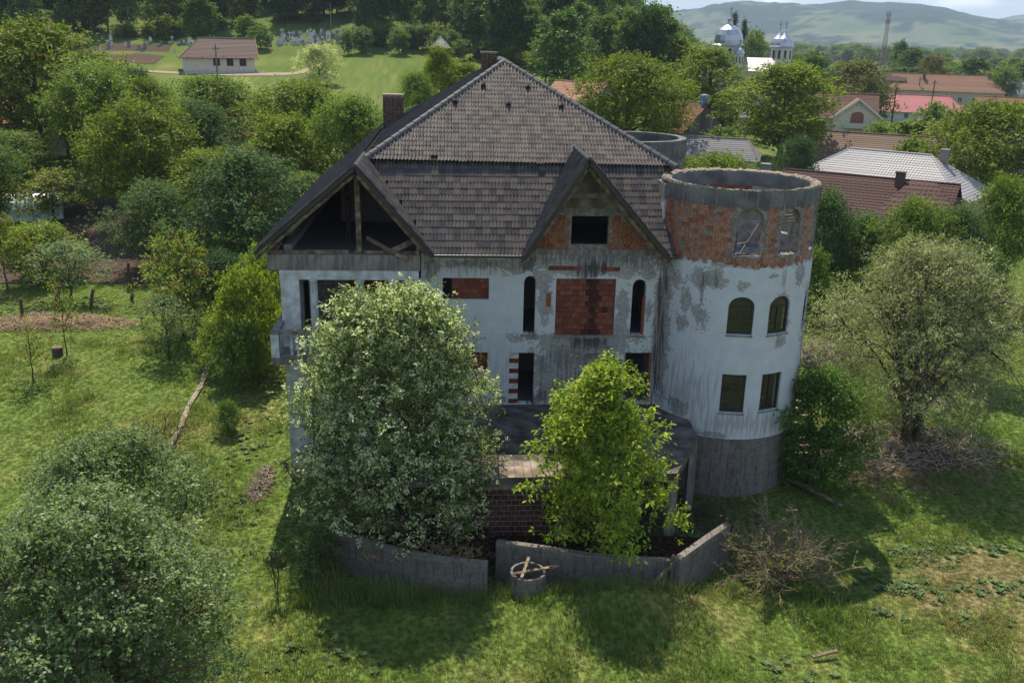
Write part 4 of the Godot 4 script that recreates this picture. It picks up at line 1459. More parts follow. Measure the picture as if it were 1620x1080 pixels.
# ---------------------------------------------------------------- walls, well and debris round the villa
func ribbon_wall(called: String, label: String, pts: Array, tops: Array, bot: float, th: float, m_: Material) -> void:
	var o := thing(called, label, "retaining wall", pts[0] * Vector3(1, 0, 1))
	var m := MB.new()
	var off: Vector3 = o.position
	var n := pts.size()
	var inner := []
	for k in n:
		var d: Vector3 = (pts[mini(k + 1, n - 1)] - pts[maxi(k - 1, 0)]).normalized()
		inner.append(pts[k] + Vector3(d.z, 0, -d.x) * th)
	for k in n - 1:
		var a: Vector3 = pts[k] - off
		var b: Vector3 = pts[k + 1] - off
		var c: Vector3 = inner[k + 1] - off
		var d: Vector3 = inner[k] - off
		var ta: float = tops[k]
		var tb: float = tops[k + 1]
		m.quad(Vector3(a.x, bot, a.z), Vector3(b.x, bot, b.z), Vector3(b.x, tb, b.z), Vector3(a.x, ta, a.z))
		m.quad(Vector3(c.x, bot, c.z), Vector3(d.x, bot, d.z), Vector3(d.x, ta, d.z), Vector3(c.x, tb, c.z))
		m.quad(Vector3(a.x, ta, a.z), Vector3(b.x, tb, b.z), Vector3(c.x, tb, c.z), Vector3(d.x, ta, d.z))
	for k in [0, n - 1]:
		var a: Vector3 = pts[k] - off
		var d: Vector3 = inner[k] - off
		if k:
			m.quad(Vector3(a.x, bot, a.z), Vector3(d.x, bot, d.z), Vector3(d.x, tops[k], d.z), Vector3(a.x, tops[k], a.z))
		else:
			m.quad(Vector3(d.x, bot, d.z), Vector3(a.x, bot, a.z), Vector3(a.x, tops[k], a.z), Vector3(d.x, tops[k], d.z))
	part(o, "wall", m.mesh(m_))
	# raised seams left by the shuttering boards
	for j in 4:
		m = MB.new()
		var y: float = tops[0] - 0.32 * (j + 1)
		for k in n - 1:
			var a: Vector3 = pts[k] - off
			var b: Vector3 = pts[k + 1] - off
			m.beam(Vector3(a.x, y, a.z), Vector3(b.x, y + (tops[k + 1] - tops[k]) * 0.5, b.z), 0.02, 0.02)
		part(o, "board_seam", m.mesh(m_))

func build_yard() -> void:
	var cm: Material = mats["concrete"]
	var dm: Material = mats["dark_concrete"]
	var wm := mat("wall_concrete", Color(0.42, 0.40, 0.375), 0.93, 0.2)
	wm.albedo_texture = board_tex(false, 73)
	wm.uv1_triplanar = true
	wm.uv1_world_triplanar = true
	wm.uv1_scale = Vector3(0.36, 0.36, 0.36)
	ribbon_wall("retaining_wall", "curved grey concrete retaining wall below the white flowering tree", [Vector3(-6.65, 0, 7.6), Vector3(-5.4, 0, 8.4), Vector3(-4.0, 0, 9.1), Vector3(-2.6, 0, 9.55), Vector3(-1.26, 0, 9.8)], [-1.85, -1.9, -1.92, -1.95, -1.95], -4.4, 0.24, wm)
	ribbon_wall("retaining_wall", "shaded concrete retaining wall behind the well ring", [Vector3(-0.9, 0, 8.35), Vector3(0.6, 0, 8.8), Vector3(2.4, 0, 9.3), Vector3(4.0, 0, 9.5), Vector3(5.1, 0, 9.55)], [-1.95, -1.95, -2.0, -2.05, -2.1], -4.4, 0.24, wm)
	ribbon_wall("retaining_wall", "angled concrete corner wall beside the bare shrub", [Vector3(5.12, 0, 9.62), Vector3(5.42, 0, 9.78), Vector3(6.7, 0, 8.5), Vector3(7.9, 0, 7.3)], [-1.9, -1.9, -1.9, -1.95], -4.4, 0.26, wm)
	# soil behind the walls
	var m := MB.new()
	slab_poly(m, [Vector3(-6.5, -2.3, 7.6), Vector3(-4.0, -2.3, 8.9), Vector3(-1.4, -2.35, 9.6), Vector3(-1.1, -2.35, 8.3), Vector3(-1.1, -2.2, 6.95), Vector3(-6.5, -2.2, 6.95)], 0.2)
	slab_poly(m, [Vector3(-0.85, -2.5, 8.3), Vector3(4.0, -2.5, 9.3), Vector3(5.3, -2.5, 9.5), Vector3(7.7, -2.6, 7.2), Vector3(6.0, -2.6, 6.95), Vector3(-0.85, -2.5, 6.95)], 0.2)
	var so := struct("soil", m.mesh(textured(mat("soil", Color(0.30, 0.26, 0.22), 1.0, 0.1), ntex(50, 0.03, Color(0.22, 0.19, 0.16), Color(0.55, 0.46, 0.38), 256, 5), 0.6, true, ntex(44, 0.05, Color(0, 0, 0), Color(1, 1, 1), 256, 4), 6.0)))
	# well ring with two planks across it
	var w := thing("well_ring", "round concrete well ring standing against the shaded retaining wall", "well", Vector3(0.15, -3.5, 9.78))
	m = MB.new()
	m.lathe([Vector2(0.62, 0.0), Vector2(0.62, 1.22), Vector2(0.60, 1.24), Vector2(0.53, 1.24), Vector2(0.52, 1.20), Vector2(0.52, 0.2), Vector2(0.0, 0.2)], 28)
	part(w, "ring", m.mesh(wm))
	for q in [[Vector3(-0.12, -2.18, 10.35), Vector3(0.22, -2.12, 9.15), 0.10, "narrow weathered plank lying front to back over the well ring", 0.07], [Vector3(-0.42, -2.14, 10.15), Vector3(1.18, -2.10, 9.75), 0.12, "pale plank lying across the well ring, jutting out to its right", 0.04]]:
		var o := thing("plank", q[3], "plank", q[0])
		m = MB.new()
		m.beam(Vector3.ZERO, q[1] - q[0], q[2], q[4])
		part(o, "board", m.mesh(mats["old_wood"]))
	for q in [[Vector3(4.15, -3.25, 9.95), Vector3(5.35, -1.82, 9.68), 0.22, 0.05, "grey broken plank leaning on the corner of the angled concrete wall"], [Vector3(12.2, -2.9, 1.6), Vector3(13.7, -3.05, 3.9), 0.20, 0.05, "long weathered plank lying in the grass beside the dark green shrub"], [Vector3(8.95, -3.38, 13.25), Vector3(9.8, -3.28, 13.1), 0.12, 0.06, "short pale board lying alone in the front lawn"]]:
		var o := thing("plank", q[4], "plank", q[0])
		m = MB.new()
		m.beam(Vector3.ZERO, q[1] - q[0], q[2], q[3])
		part(o, "board", m.mesh(mats["old_wood"]))
	# entrance steps right of the tower
	var st := thing("entrance_steps", "pale concrete steps climbing to the door on the right of the tower", "steps", Vector3(12.6, -3.0, -1.2))
	for k in 8:
		m = MB.new()
		m.box(Vector3(0.0, 0, -1.2 + 0.3 * k), Vector3(1.5, 2.25 - 0.24 * k, -0.9 + 0.3 * k))
		part(st, "step", m.mesh(mats["rim_concrete"]))
	# broken kerb across the left lawn
	var kb := [Vector2(-15.6, -11.0), Vector2(-15.35, -8.6), Vector2(-15.4, -6.2), Vector2(-15.2, -3.9), Vector2(-15.25, -1.6), Vector2(-15.05, 0.4)]
	for k in kb.size() - 1:
		var a := on_ground(kb[k].x, kb[k].y, 0.04)
		var b := on_ground(kb[k + 1].x, kb[k + 1].y, 0.04)
		var names := ["kerb piece at the far end, by the bushes", "kerb piece second from the bushes", "middle kerb piece of the broken line", "kerb piece before the nearest one", "kerb piece at the near end, by the reddish sapling"]
		var o := thing("kerb_piece", "pale stone " + names[k], "kerb", a, 0.0, "broken kerb across the left lawn")
		m = MB.new()
		m.beam(Vector3.ZERO, (b - a) * 0.96, 0.24, 0.16)
		part(o, "stone", m.mesh(mats["rim_concrete"]))

# ---------------------------------------------------------------- trees
# spec keys: h, r (crown radius), base (crown bottom), clumps, per (sprays per clump), lps (leaves per spray), cr (clump radius),
# len, wid (leaf), cols (linear colours), tr (trunk radius), limbs, droop, shape (0 egg, 1 cone, 2 umbrella, 3 column, 4 fountain), seed, stems, twigs
func grow(sp: Dictionary) -> Array:
	var r := RandomNumberGenerator.new()
	r.seed = sp.seed
	var H: float = sp.h
	var R: float = sp.r
	var B: float = sp.get("base", H * 0.2)
	var shape: int = sp.get("shape", 0)
	var lob := noise(sp.seed, 0.9, 2)
	var wood := MB.new()
	var stems: int = sp.get("stems", 1)
	var limb_pts := []          # [point, radius] to hang clumps on
	var tr: float = sp.tr
	var squash: float = sp.get("rz", R) / R
	for s in stems:
		var a0 := TAU * s / stems + r.randf()
		var lean := Vector3(cos(a0), 0, sin(a0)) * (0.0 if stems == 1 else R * r.randf_range(0.25, 0.5))
		var p := Vector3.ZERO if stems == 1 else Vector3(cos(a0), 0, sin(a0)) * tr * 0.9
		var pts := []
		var rad := []
		var n := 7
		var top := H * (0.82 if shape != 2 else 0.6)
		for k in n + 1:
			var t := float(k) / n
			pts.append(p + lean * t * t + Vector3(r.randf_range(-1, 1), 0, r.randf_range(-1, 1)) * H * 0.012 * (1.0 if k else 0.0) + Vector3.UP * (top * t - (0.25 if k == 0 else 0.0)))
			rad.append(maxf(0.02, tr * (1.25 if k == 0 else 1.0) * (1.0 - 0.88 * t) / sqrt(stems)))
		wood.tube(pts, rad, sp.get("seg", 7), false)
		for k in range(2, n + 1):
			if pts[k].y > B * 0.8:
				limb_pts.append([pts[k], rad[k]])
		var nl: int = sp.get("limbs", 8)
		for q in nl:
			var t := lerpf(clampf(B / top * 0.75, 0.12, 0.7), 0.95, (q + r.randf()) / nl)
			var f := t * n
			var k0 := mini(int(f), n - 1)
			var st: Vector3 = pts[k0].lerp(pts[k0 + 1], f - k0)
			var az := 2.4 * q + r.randf() * 0.8 + s * 1.3
			var yy := st.y + (H - st.y) * r.randf_range(0.15, 0.55)
			var wr := crown_r(shape, clampf((yy - B) / (H - B), 0.03, 0.97)) * R * r.randf_range(0.6, 0.9)
			var en := Vector3(cos(az) * wr, yy, sin(az) * wr * squash) + lean * 0.4
			if shape == 4:
				en.y = st.y + (H - st.y) * r.randf_range(0.35, 0.8)
			var lp := []
			var lr := []
			var r0: float = rad[k0] * 0.62
			for e in 5:
				var u := e / 4.0
				lp.append(st.lerp(en, u) + Vector3(0, sin(u * PI) * 0.06 * H * (1.0 if shape != 1 else -0.3), 0) + Vector3(r.randf_range(-1, 1), r.randf_range(-1, 1), r.randf_range(-1, 1)) * 0.02 * H * u)
				lr.append(maxf(0.012, r0 * (1.0 - 0.8 * u)))
				if e > 0:
					limb_pts.append([lp[e], lr[e]])
			wood.tube(lp, lr, 5, false)
	# clumps
	var nc: int = sp.clumps
	var per: int = sp.per
	var lps: int = sp.lps
	var cr: float = sp.cr
	var L: float = sp.len
	var W: float = sp.wid
	var cols: Array = sp.cols
	var droop: float = sp.get("droop", 0.2)
	var inner: float = sp.get("inner", 0.45)
	var total := nc * per * lps
	var v := PackedVector3Array()
	var nn := PackedVector3Array()
	var cc := PackedColorArray()
	var ii := PackedInt32Array()
	v.resize(total * 4)
	nn.resize(total * 4)
	cc.resize(total * 4)
	ii.resize(total * 6)
	var w := 0
	var twigs: bool = sp.get("twigs", false)
	for k in nc:
		var t := pow(r.randf(), 0.75 if shape != 1 else 1.2)
		var az := r.randf() * TAU
		var cw := crown_r(shape, t) * R
		var dirn := Vector3(cos(az), (t - 0.5) * 1.6, sin(az))
		var lobe := 1.0 + float(sp.get("lobe", 0.60)) * lob.get_noise_3dv(dirn * 1.3)
		var f := pow(r.randf(), inner) * lobe
		var c := Vector3(cos(az) * cw * f, B + (H - B) * t * (0.94 + 0.10 * lobe - 0.04), sin(az) * cw * f * squash)
		var tone := r.randf_range(0.78, 1.22)
		var hue := r.randf()
		var best := 1e9
		var at := Vector3.ZERO
		if twigs or k % 3 == 0:
			for q in limb_pts:
				var d: float = (q[0] as Vector3).distance_squared_to(c + Vector3(0, -0.3, 0))
				if d < best:
					best = d
					at = q[0]
			var md := at.lerp(c, 0.55) + Vector3(0, 0.12 * at.distance_to(c), 0)
			var tw: float = sp.get("tw", 0.018)
			wood.tube([at, md, c], [tw * 1.3, tw, tw * 0.4], 3, false)
		var outd := Vector3(c.x, (c.y - (B + (H - B) * 0.45)) * 0.9, c.z).normalized()
		for q in per:
			var g := Vector3(r.randfn(), r.randfn() * 0.75, r.randfn()) * cr * 0.55
			var sc := c + g
			if shape == 4:      # hanging sprays
				sc.y -= absf(r.randfn()) * cr * 0.5
			var axis_ := (outd + Vector3(r.randfn(), r.randfn() + 0.4, r.randfn()) * 0.55).normalized()
			var base_c: Color = cols[0].lerp(cols[1], clampf(hue * 0.6 + r.randf() * 0.4, 0, 1))
			if cols.size() > 2 and r.randf() < sp.get("accent", 0.2):
				base_c = cols[2]
			for z in lps:
				var d := (axis_ * 0.5 + Vector3(r.randfn(), r.randfn() * 0.8 - droop, r.randfn())).normalized()
				var up := (Vector3(0, 0.9, 0) + axis_ * 0.5 + Vector3(r.randfn(), r.randfn(), r.randfn()) * 0.55)
				var sd := d.cross(up).normalized()
				var fn := sd.cross(d)
				var l := L * r.randf_range(0.5, 1.4)
				var h := W * 0.5 * l / L
				var p := sc + d * (L * 0.25)
				if z > 0 and lps > 3:
					p += Vector3(r.randfn(), r.randfn(), r.randfn()) * L * 0.35
				var m := p + d * l * 0.5
				var tip := p + d * l - fn * l * 0.12
				var k4 := w * 4
				v[k4] = p
				v[k4 + 1] = m + sd * h
				v[k4 + 2] = tip
				v[k4 + 3] = m - sd * h
				nn[k4] = fn
				nn[k4 + 1] = fn
				nn[k4 + 2] = fn
				nn[k4 + 3] = fn
				var tn_ := tone * r.randf_range(0.8, 1.2)
				var lc := Color(base_c.r * tn_, base_c.g * tn_, base_c.b * tn_)
				cc[k4] = lc
				cc[k4 + 1] = lc
				cc[k4 + 2] = lc
				cc[k4 + 3] = lc
				var k6 := w * 6
				ii[k6] = k4
				ii[k6 + 1] = k4 + 2
				ii[k6 + 2] = k4 + 1
				ii[k6 + 3] = k4
				ii[k6 + 4] = k4 + 3
				ii[k6 + 5] = k4 + 2
				w += 1
	var am := ArrayMesh.new()
	var arr := []
	arr.resize(Mesh.ARRAY_MAX)
	arr[Mesh.ARRAY_VERTEX] = v
	arr[Mesh.ARRAY_NORMAL] = nn
	arr[Mesh.ARRAY_COLOR] = cc
	arr[Mesh.ARRAY_INDEX] = ii
	am.add_surface_from_arrays(Mesh.PRIMITIVE_TRIANGLES, arr)
	am.surface_set_material(0, leaf_mat())
	return [wood.mesh(mats["bark"]), am]

func leaf_mat() -> StandardMaterial3D:
	return vmat("leaf", 0.58, 0.30, Color(0.80, 0.95, 0.35))

func crown_r(shape: int, t: float) -> float:
	match shape:
		1: return (1.0 - t) * 0.95 + 0.05
		2: return pow(sin(PI * clampf(t * 0.75 + 0.2, 0, 1)), 0.6)
		3: return pow(sin(PI * clampf(t * 0.9 + 0.06, 0, 1)), 0.45)
		5: return pow(sin(PI * clampf(t * 0.80 + 0.17, 0, 1)), 0.5)
		6: return pow(1.0 - t, 0.5) * 0.88 * ss(-0.12, 0.18, t) + 0.08
		4: return pow(sin(PI * clampf(t * 0.72 + 0.24, 0, 1)), 0.7)
	return pow(sin(PI * clampf(t * 0.86 + 0.10, 0, 1)), 0.62)

var kinds := {}                 # kind -> [trunk mesh, crown mesh, height, radius]

func kind(called: String, sp: Dictionary) -> void:
	var g := grow(sp)
	kinds[called] = [g[0], g[1], sp.h, sp.r]

var tints := {}
func tint_mat(t: int) -> StandardMaterial3D:
	# a few natural differences in leaf colour between individual trees
	if t == 0:
		return null
	if not tints.has(t):
		var m: StandardMaterial3D = leaf_mat().duplicate()
		m.resource_name = "leaf_%d" % t
		m.albedo_color = [Color(1, 1, 1), Color(0.90, 0.93, 0.98), Color(1.0, 0.98, 0.78), Color(0.80, 0.86, 0.92), Color(0.97, 0.90, 0.80)][t]
		tints[t] = m
	return tints[t]

func tree(called: String, k: String, label: String, at: Vector3, h: float, rad: float, group := "", tint := 0, turn := -1.0) -> Node3D:
	var g: Array = kinds[k]
	var o := thing(called, label, "tree" if called.ends_with("tree") or called.ends_with("spruce") or called == "sapling" else "bush", at, turn if turn >= 0.0 else fposmod(at.x * 1.7 + at.z * 2.3, TAU), group)
	var s := Vector3(rad / g[3] * 0.92, h / g[2] * 0.95, rad / g[3] * 0.92)
	var t := part(o, "trunk", g[0])
	t.scale = s
	var c := part(o, "crown", g[1])
	c.scale = s
	if tint:
		c.set_surface_override_material(0, tint_mat(tint))
	return o

func build_kinds() -> void:
	textured(mat("bark", Color(0.36, 0.33, 0.30), 0.95, 0.2), ntex(61, 0.03, Color(0.36, 0.32, 0.28), Color(0.66, 0.60, 0.54), 256, 5), 1.2)
	leaf_mat()
	var g1 := Color(0.104, 0.168, 0.028)
	var g2 := Color(0.160, 0.228, 0.042)
	var y1 := Color(0.188, 0.238, 0.036)
	var y2 := Color(0.250, 0.285, 0.052)
	var b1 := Color(0.078, 0.134, 0.042)
	var b2 := Color(0.122, 0.188, 0.064)
	# near and middle distance
	kind("walnut", {"h": 10.0, "r": 4.8, "base": 2.6, "clumps": 290, "per": 13, "lps": 7, "cr": 0.95, "len": 0.26, "wid": 0.13, "cols": [g1, y1, Color(0.20, 0.165, 0.05)], "accent": 0.07, "tr": 0.26, "limbs": 11, "droop": 0.35, "seed": 101})
	kind("plum", {"h": 10.0, "r": 4.4, "base": 1.6, "clumps": 340, "per": 14, "lps": 6, "cr": 0.85, "len": 0.20, "wid": 0.12, "cols": [b1, b2], "tr": 0.2, "limbs": 9, "seed": 102})
	kind("acacia", {"h": 10.0, "r": 4.2, "base": 2.0, "clumps": 310, "per": 14, "lps": 6, "cr": 0.85, "len": 0.24, "wid": 0.11, "cols": [g1, g2, y2], "accent": 0.12, "tr": 0.22, "limbs": 10, "droop": 0.4, "seed": 103})
	kind("lime", {"h": 10.0, "r": 3.9, "base": 1.5, "clumps": 310, "per": 14, "lps": 6, "cr": 0.85, "len": 0.22, "wid": 0.15, "cols": [g2, y1, y2], "accent": 0.15, "tr": 0.24, "limbs": 9, "seed": 104})
	kind("bushy", {"h": 4.0, "r": 2.4, "base": 0.1, "clumps": 170, "per": 11, "lps": 6, "cr": 0.55, "len": 0.17, "wid": 0.10, "cols": [Color(0.20, 0.29, 0.06), y2], "tr": 0.1, "limbs": 6, "stems": 3, "seed": 105})
	kind("yellow_bush", {"h": 5.0, "r": 2.3, "base": 1.2, "clumps": 85, "per": 10, "lps": 6, "cr": 0.55, "len": 0.17, "wid": 0.10, "cols": [g2, y2, Color(0.22, 0.13, 0.05)], "accent": 0.16, "tr": 0.09, "limbs": 8, "twigs": true, "seed": 106})
	kind("small_fruit", {"h": 4.0, "r": 1.6, "base": 1.4, "clumps": 60, "per": 8, "lps": 6, "cr": 0.45, "len": 0.13, "wid": 0.07, "cols": [b2, Color(0.17, 0.23, 0.11)], "tr": 0.07, "limbs": 7, "twigs": true, "seed": 107})
	kind("thin_sapling", {"h": 2.6, "r": 0.8, "base": 0.9, "clumps": 26, "per": 5, "lps": 5, "cr": 0.28, "len": 0.12, "wid": 0.06, "cols": [g2, y2, Color(0.20, 0.12, 0.05)], "accent": 0.2, "tr": 0.035, "limbs": 5, "twigs": true, "tw": 0.008, "seed": 108})
	# far away: fewer, larger leaf sprays
	kind("far_round", {"h": 10.0, "r": 4.2, "base": 1.2, "clumps": 120, "per": 9, "lps": 5, "cr": 1.0, "len": 0.46, "wid": 0.34, "cols": [g1, g2], "tr": 0.25, "limbs": 6, "seg": 5, "seed": 111})
	kind("far_tall", {"h": 20.0, "r": 4.6, "base": 3.0, "clumps": 150, "per": 9, "lps": 5, "cr": 1.3, "len": 0.60, "wid": 0.44, "cols": [b1, g1, g2], "accent": 0.12, "tr": 0.32, "limbs": 8, "seg": 5, "shape": 3, "seed": 112})
	kind("far_dark", {"h": 20.0, "r": 5.4, "base": 1.6, "clumps": 190, "per": 9, "lps": 5, "cr": 1.3, "len": 0.58, "wid": 0.44, "cols": [Color(0.075, 0.135, 0.040), Color(0.120, 0.190, 0.052)], "tr": 0.35, "limbs": 8, "seg": 5, "seed": 113})
	kind("far_light", {"h": 14.0, "r": 4.4, "base": 1.2, "clumps": 140, "per": 9, "lps": 5, "cr": 1.1, "len": 0.48, "wid": 0.36, "cols": [g2, y1, y2], "accent": 0.1, "tr": 0.28, "limbs": 8, "seg": 5, "seed": 114})
	kind("far_copper", {"h": 12.0, "r": 6.4, "base": 1.0, "clumps": 170, "per": 9, "lps": 5, "cr": 1.2, "len": 0.48, "wid": 0.34, "cols": [Color(0.13, 0.125, 0.035), Color(0.17, 0.165, 0.045)], "tr": 0.3, "limbs": 8, "seg": 5, "seed": 115})
	kind("far_orchard", {"h": 5.0, "r": 2.4, "base": 1.0, "clumps": 70, "per": 8, "lps": 5, "cr": 0.6, "len": 0.34, "wid": 0.24, "cols": [b2, Color(0.13, 0.19, 0.075)], "tr": 0.14, "limbs": 5, "seg": 5, "seed": 116})
	kind("far_silver", {"h": 10.0, "r": 4.6, "base": 0.6, "clumps": 170, "per": 9, "lps": 5, "cr": 0.95, "len": 0.42, "wid": 0.20, "cols": [Color(0.40, 0.42, 0.20), Color(0.56, 0.56, 0.34)], "tr": 0.25, "limbs": 8, "seg": 5, "droop": 0.5, "seed": 117})
	kind("far_spruce", {"h": 18.0, "r": 3.8, "base": 1.0, "clumps": 190, "per": 7, "lps": 5, "cr": 0.8, "len": 0.50, "wid": 0.20, "cols": [Color(0.028, 0.050, 0.028), Color(0.05, 0.075, 0.04)], "tr": 0.28, "limbs": 4, "seg": 5, "shape": 1, "droop": 0.7, "inner": 0.3, "seed": 118})
	kind("far_bare", {"h": 18.0, "r": 5.0, "base": 5.0, "clumps": 70, "per": 3, "lps": 3, "cr": 1.0, "len": 0.3, "wid": 0.16, "cols": [Color(0.14, 0.13, 0.08), Color(0.18, 0.17, 0.09)], "tr": 0.3, "limbs": 16, "twigs": true, "tw": 0.05, "seg": 5, "seed": 119})
	kind("far_shrub", {"h": 3.0, "r": 2.2, "base": 0.0, "clumps": 55, "per": 8, "lps": 5, "cr": 0.6, "len": 0.34, "wid": 0.24, "cols": [g1, y1], "tr": 0.1, "limbs": 4, "seg": 5, "seed": 120})

func hero(called: String, label: String, cat: String, at: Vector3, sp: Dictionary, turn := 0.0) -> Node3D:
	var g := grow(sp)
	var o := thing(called, label, cat, at, turn)
	part(o, "trunk", g[0])
	part(o, "crown", g[1])
	return o

func build_hero_trees() -> void:
	# white flowering tree against the facade
	hero("flowering_tree", "large tree with pale blossom tufts covering the left half of the villa front", "tree", Vector3(-4.5, -3.2, 6.0), {"h": 9.6, "r": 3.95, "rz": 3.2, "base": 0.05, "shape": 5, "lobe": 0.35, "clumps": 700, "per": 23, "lps": 8, "cr": 0.56, "len": 0.108, "wid": 0.058, "cols": [Color(0.100, 0.155, 0.038), Color(0.165, 0.225, 0.070), Color(0.62, 0.65, 0.40)], "accent": 0.42, "tr": 0.24, "limbs": 10, "stems": 3, "twigs": true, "seed": 201})
	# bright yellow green tree in front of the terrace
	hero("walnut_tree", "bright yellow green young tree growing in front of the terrace deck", "tree", Vector3(2.65, -2.6, 8.0), {"h": 6.9, "r": 2.45, "shape": 6, "lobe": 1.05, "base": 0.6, "clumps": 235, "per": 13, "lps": 8, "cr": 0.52, "len": 0.17, "wid": 0.078, "cols": [Color(0.165, 0.255, 0.026), Color(0.31, 0.39, 0.04), Color(0.42, 0.46, 0.07)], "accent": 0.16, "tr": 0.13, "limbs": 12, "droop": 0.55, "twigs": true, "seed": 202})
	# foreground left
	hero("grey_green_tree", "grey green leafy tree filling the lower left corner, crown nearest the lawn", "tree", Vector3(-11.6, -3.5, 16.2), {"h": 7.2, "r": 3.4, "base": 0.1, "clumps": 430, "per": 23, "lps": 8, "cr": 0.58, "len": 0.105, "wid": 0.062, "cols": [Color(0.118, 0.182, 0.062), Color(0.195, 0.260, 0.118), Color(0.31, 0.36, 0.21)], "accent": 0.20, "tr": 0.17, "limbs": 10, "stems": 3, "twigs": true, "seed": 203})
	hero("grey_green_tree", "grey green tree behind the lower left corner tree, beside the broken kerb", "tree", Vector3(-13.4, -3.4, 10.0), {"h": 6.0, "r": 3.1, "base": 0.1, "clumps": 340, "per": 22, "lps": 8, "cr": 0.58, "len": 0.105, "wid": 0.062, "cols": [Color(0.110, 0.175, 0.058), Color(0.180, 0.245, 0.105), Color(0.28, 0.33, 0.19)], "accent": 0.20, "tr": 0.16, "limbs": 10, "stems": 3, "twigs": true, "seed": 204})
	hero("grey_green_tree", "grey green tree cut by the left picture edge in the foreground", "tree", Vector3(-16.2, -3.5, 14.6), {"h": 5.0, "r": 2.9, "base": 0.1, "clumps": 210, "per": 15, "lps": 8, "cr": 0.60, "len": 0.120, "wid": 0.062, "cols": [Color(0.110, 0.175, 0.058), Color(0.180, 0.245, 0.105), Color(0.28, 0.33, 0.19)], "accent": 0.20, "tr": 0.15, "limbs": 9, "stems": 3, "twigs": true, "seed": 205})
	# willow on the right
	hero("willow_tree", "pale olive willow with several stems on the right lawn", "tree", Vector3(19.5, -3.1, -2.4), {"h": 9.6, "r": 4.9, "base": 2.1, "clumps": 520, "per": 18, "lps": 8, "cr": 0.72, "len": 0.17, "wid": 0.042, "cols": [Color(0.205, 0.225, 0.110), Color(0.305, 0.318, 0.180), Color(0.42, 0.42, 0.27)], "accent": 0.12, "tr": 0.34, "limbs": 11, "stems": 4, "droop": 0.5, "twigs": true, "tw": 0.022, "shape": 4, "seed": 206})
	# dark green shrub right of the tower
	hero("dark_green_tree", "dark green young tree at the foot of the tower, by the entrance steps", "tree", Vector3(13.2, -3.1, 1.6), {"h": 5.0, "r": 2.0, "base": 0.2, "clumps": 140, "per": 13, "lps": 8, "cr": 0.5, "len": 0.17, "wid": 0.075, "cols": [Color(0.07, 0.14, 0.028), Color(0.12, 0.21, 0.038)], "tr": 0.1, "limbs": 8, "stems": 2, "droop": 0.4, "twigs": true, "seed": 207})
	bare_shrub()
	# reddish sapling by the kerb, thin sapling on the left lawn
	hero("reddish_shrub", "thin bare shrub with reddish brown young leaves by the kerb", "bush", on_ground(-14.3, 1.6), {"h": 3.6, "r": 1.7, "base": 0.8, "clumps": 70, "per": 4, "lps": 4, "cr": 0.35, "len": 0.09, "wid": 0.045, "cols": [Color(0.22, 0.10, 0.035), Color(0.20, 0.16, 0.05)], "tr": 0.045, "limbs": 9, "stems": 4, "twigs": true, "tw": 0.010, "seed": 208})
	hero("thin_sapling", "thin dark sapling standing alone before the lower left trees", "bush", on_ground(-8.4, 9.6), {"h": 2.2, "r": 0.5, "base": 0.7, "clumps": 18, "per": 3, "lps": 3, "cr": 0.2, "len": 0.09, "wid": 0.04, "cols": [Color(0.10, 0.15, 0.04), Color(0.16, 0.20, 0.06)], "tr": 0.03, "limbs": 6, "stems": 2, "twigs": true, "tw": 0.008, "seed": 209})
	hero("low_shrub", "small leafy shrub below the flowering tree at the wall end", "bush", on_ground(-7.2, 8.1), {"h": 1.7, "r": 0.95, "base": 0.2, "clumps": 55, "per": 9, "lps": 7, "cr": 0.28, "len": 0.11, "wid": 0.06, "cols": [Color(0.10, 0.16, 0.045), Color(0.20, 0.26, 0.11)], "tr": 0.04, "limbs": 5, "stems": 2, "twigs": true, "tw": 0.01, "seed": 210})

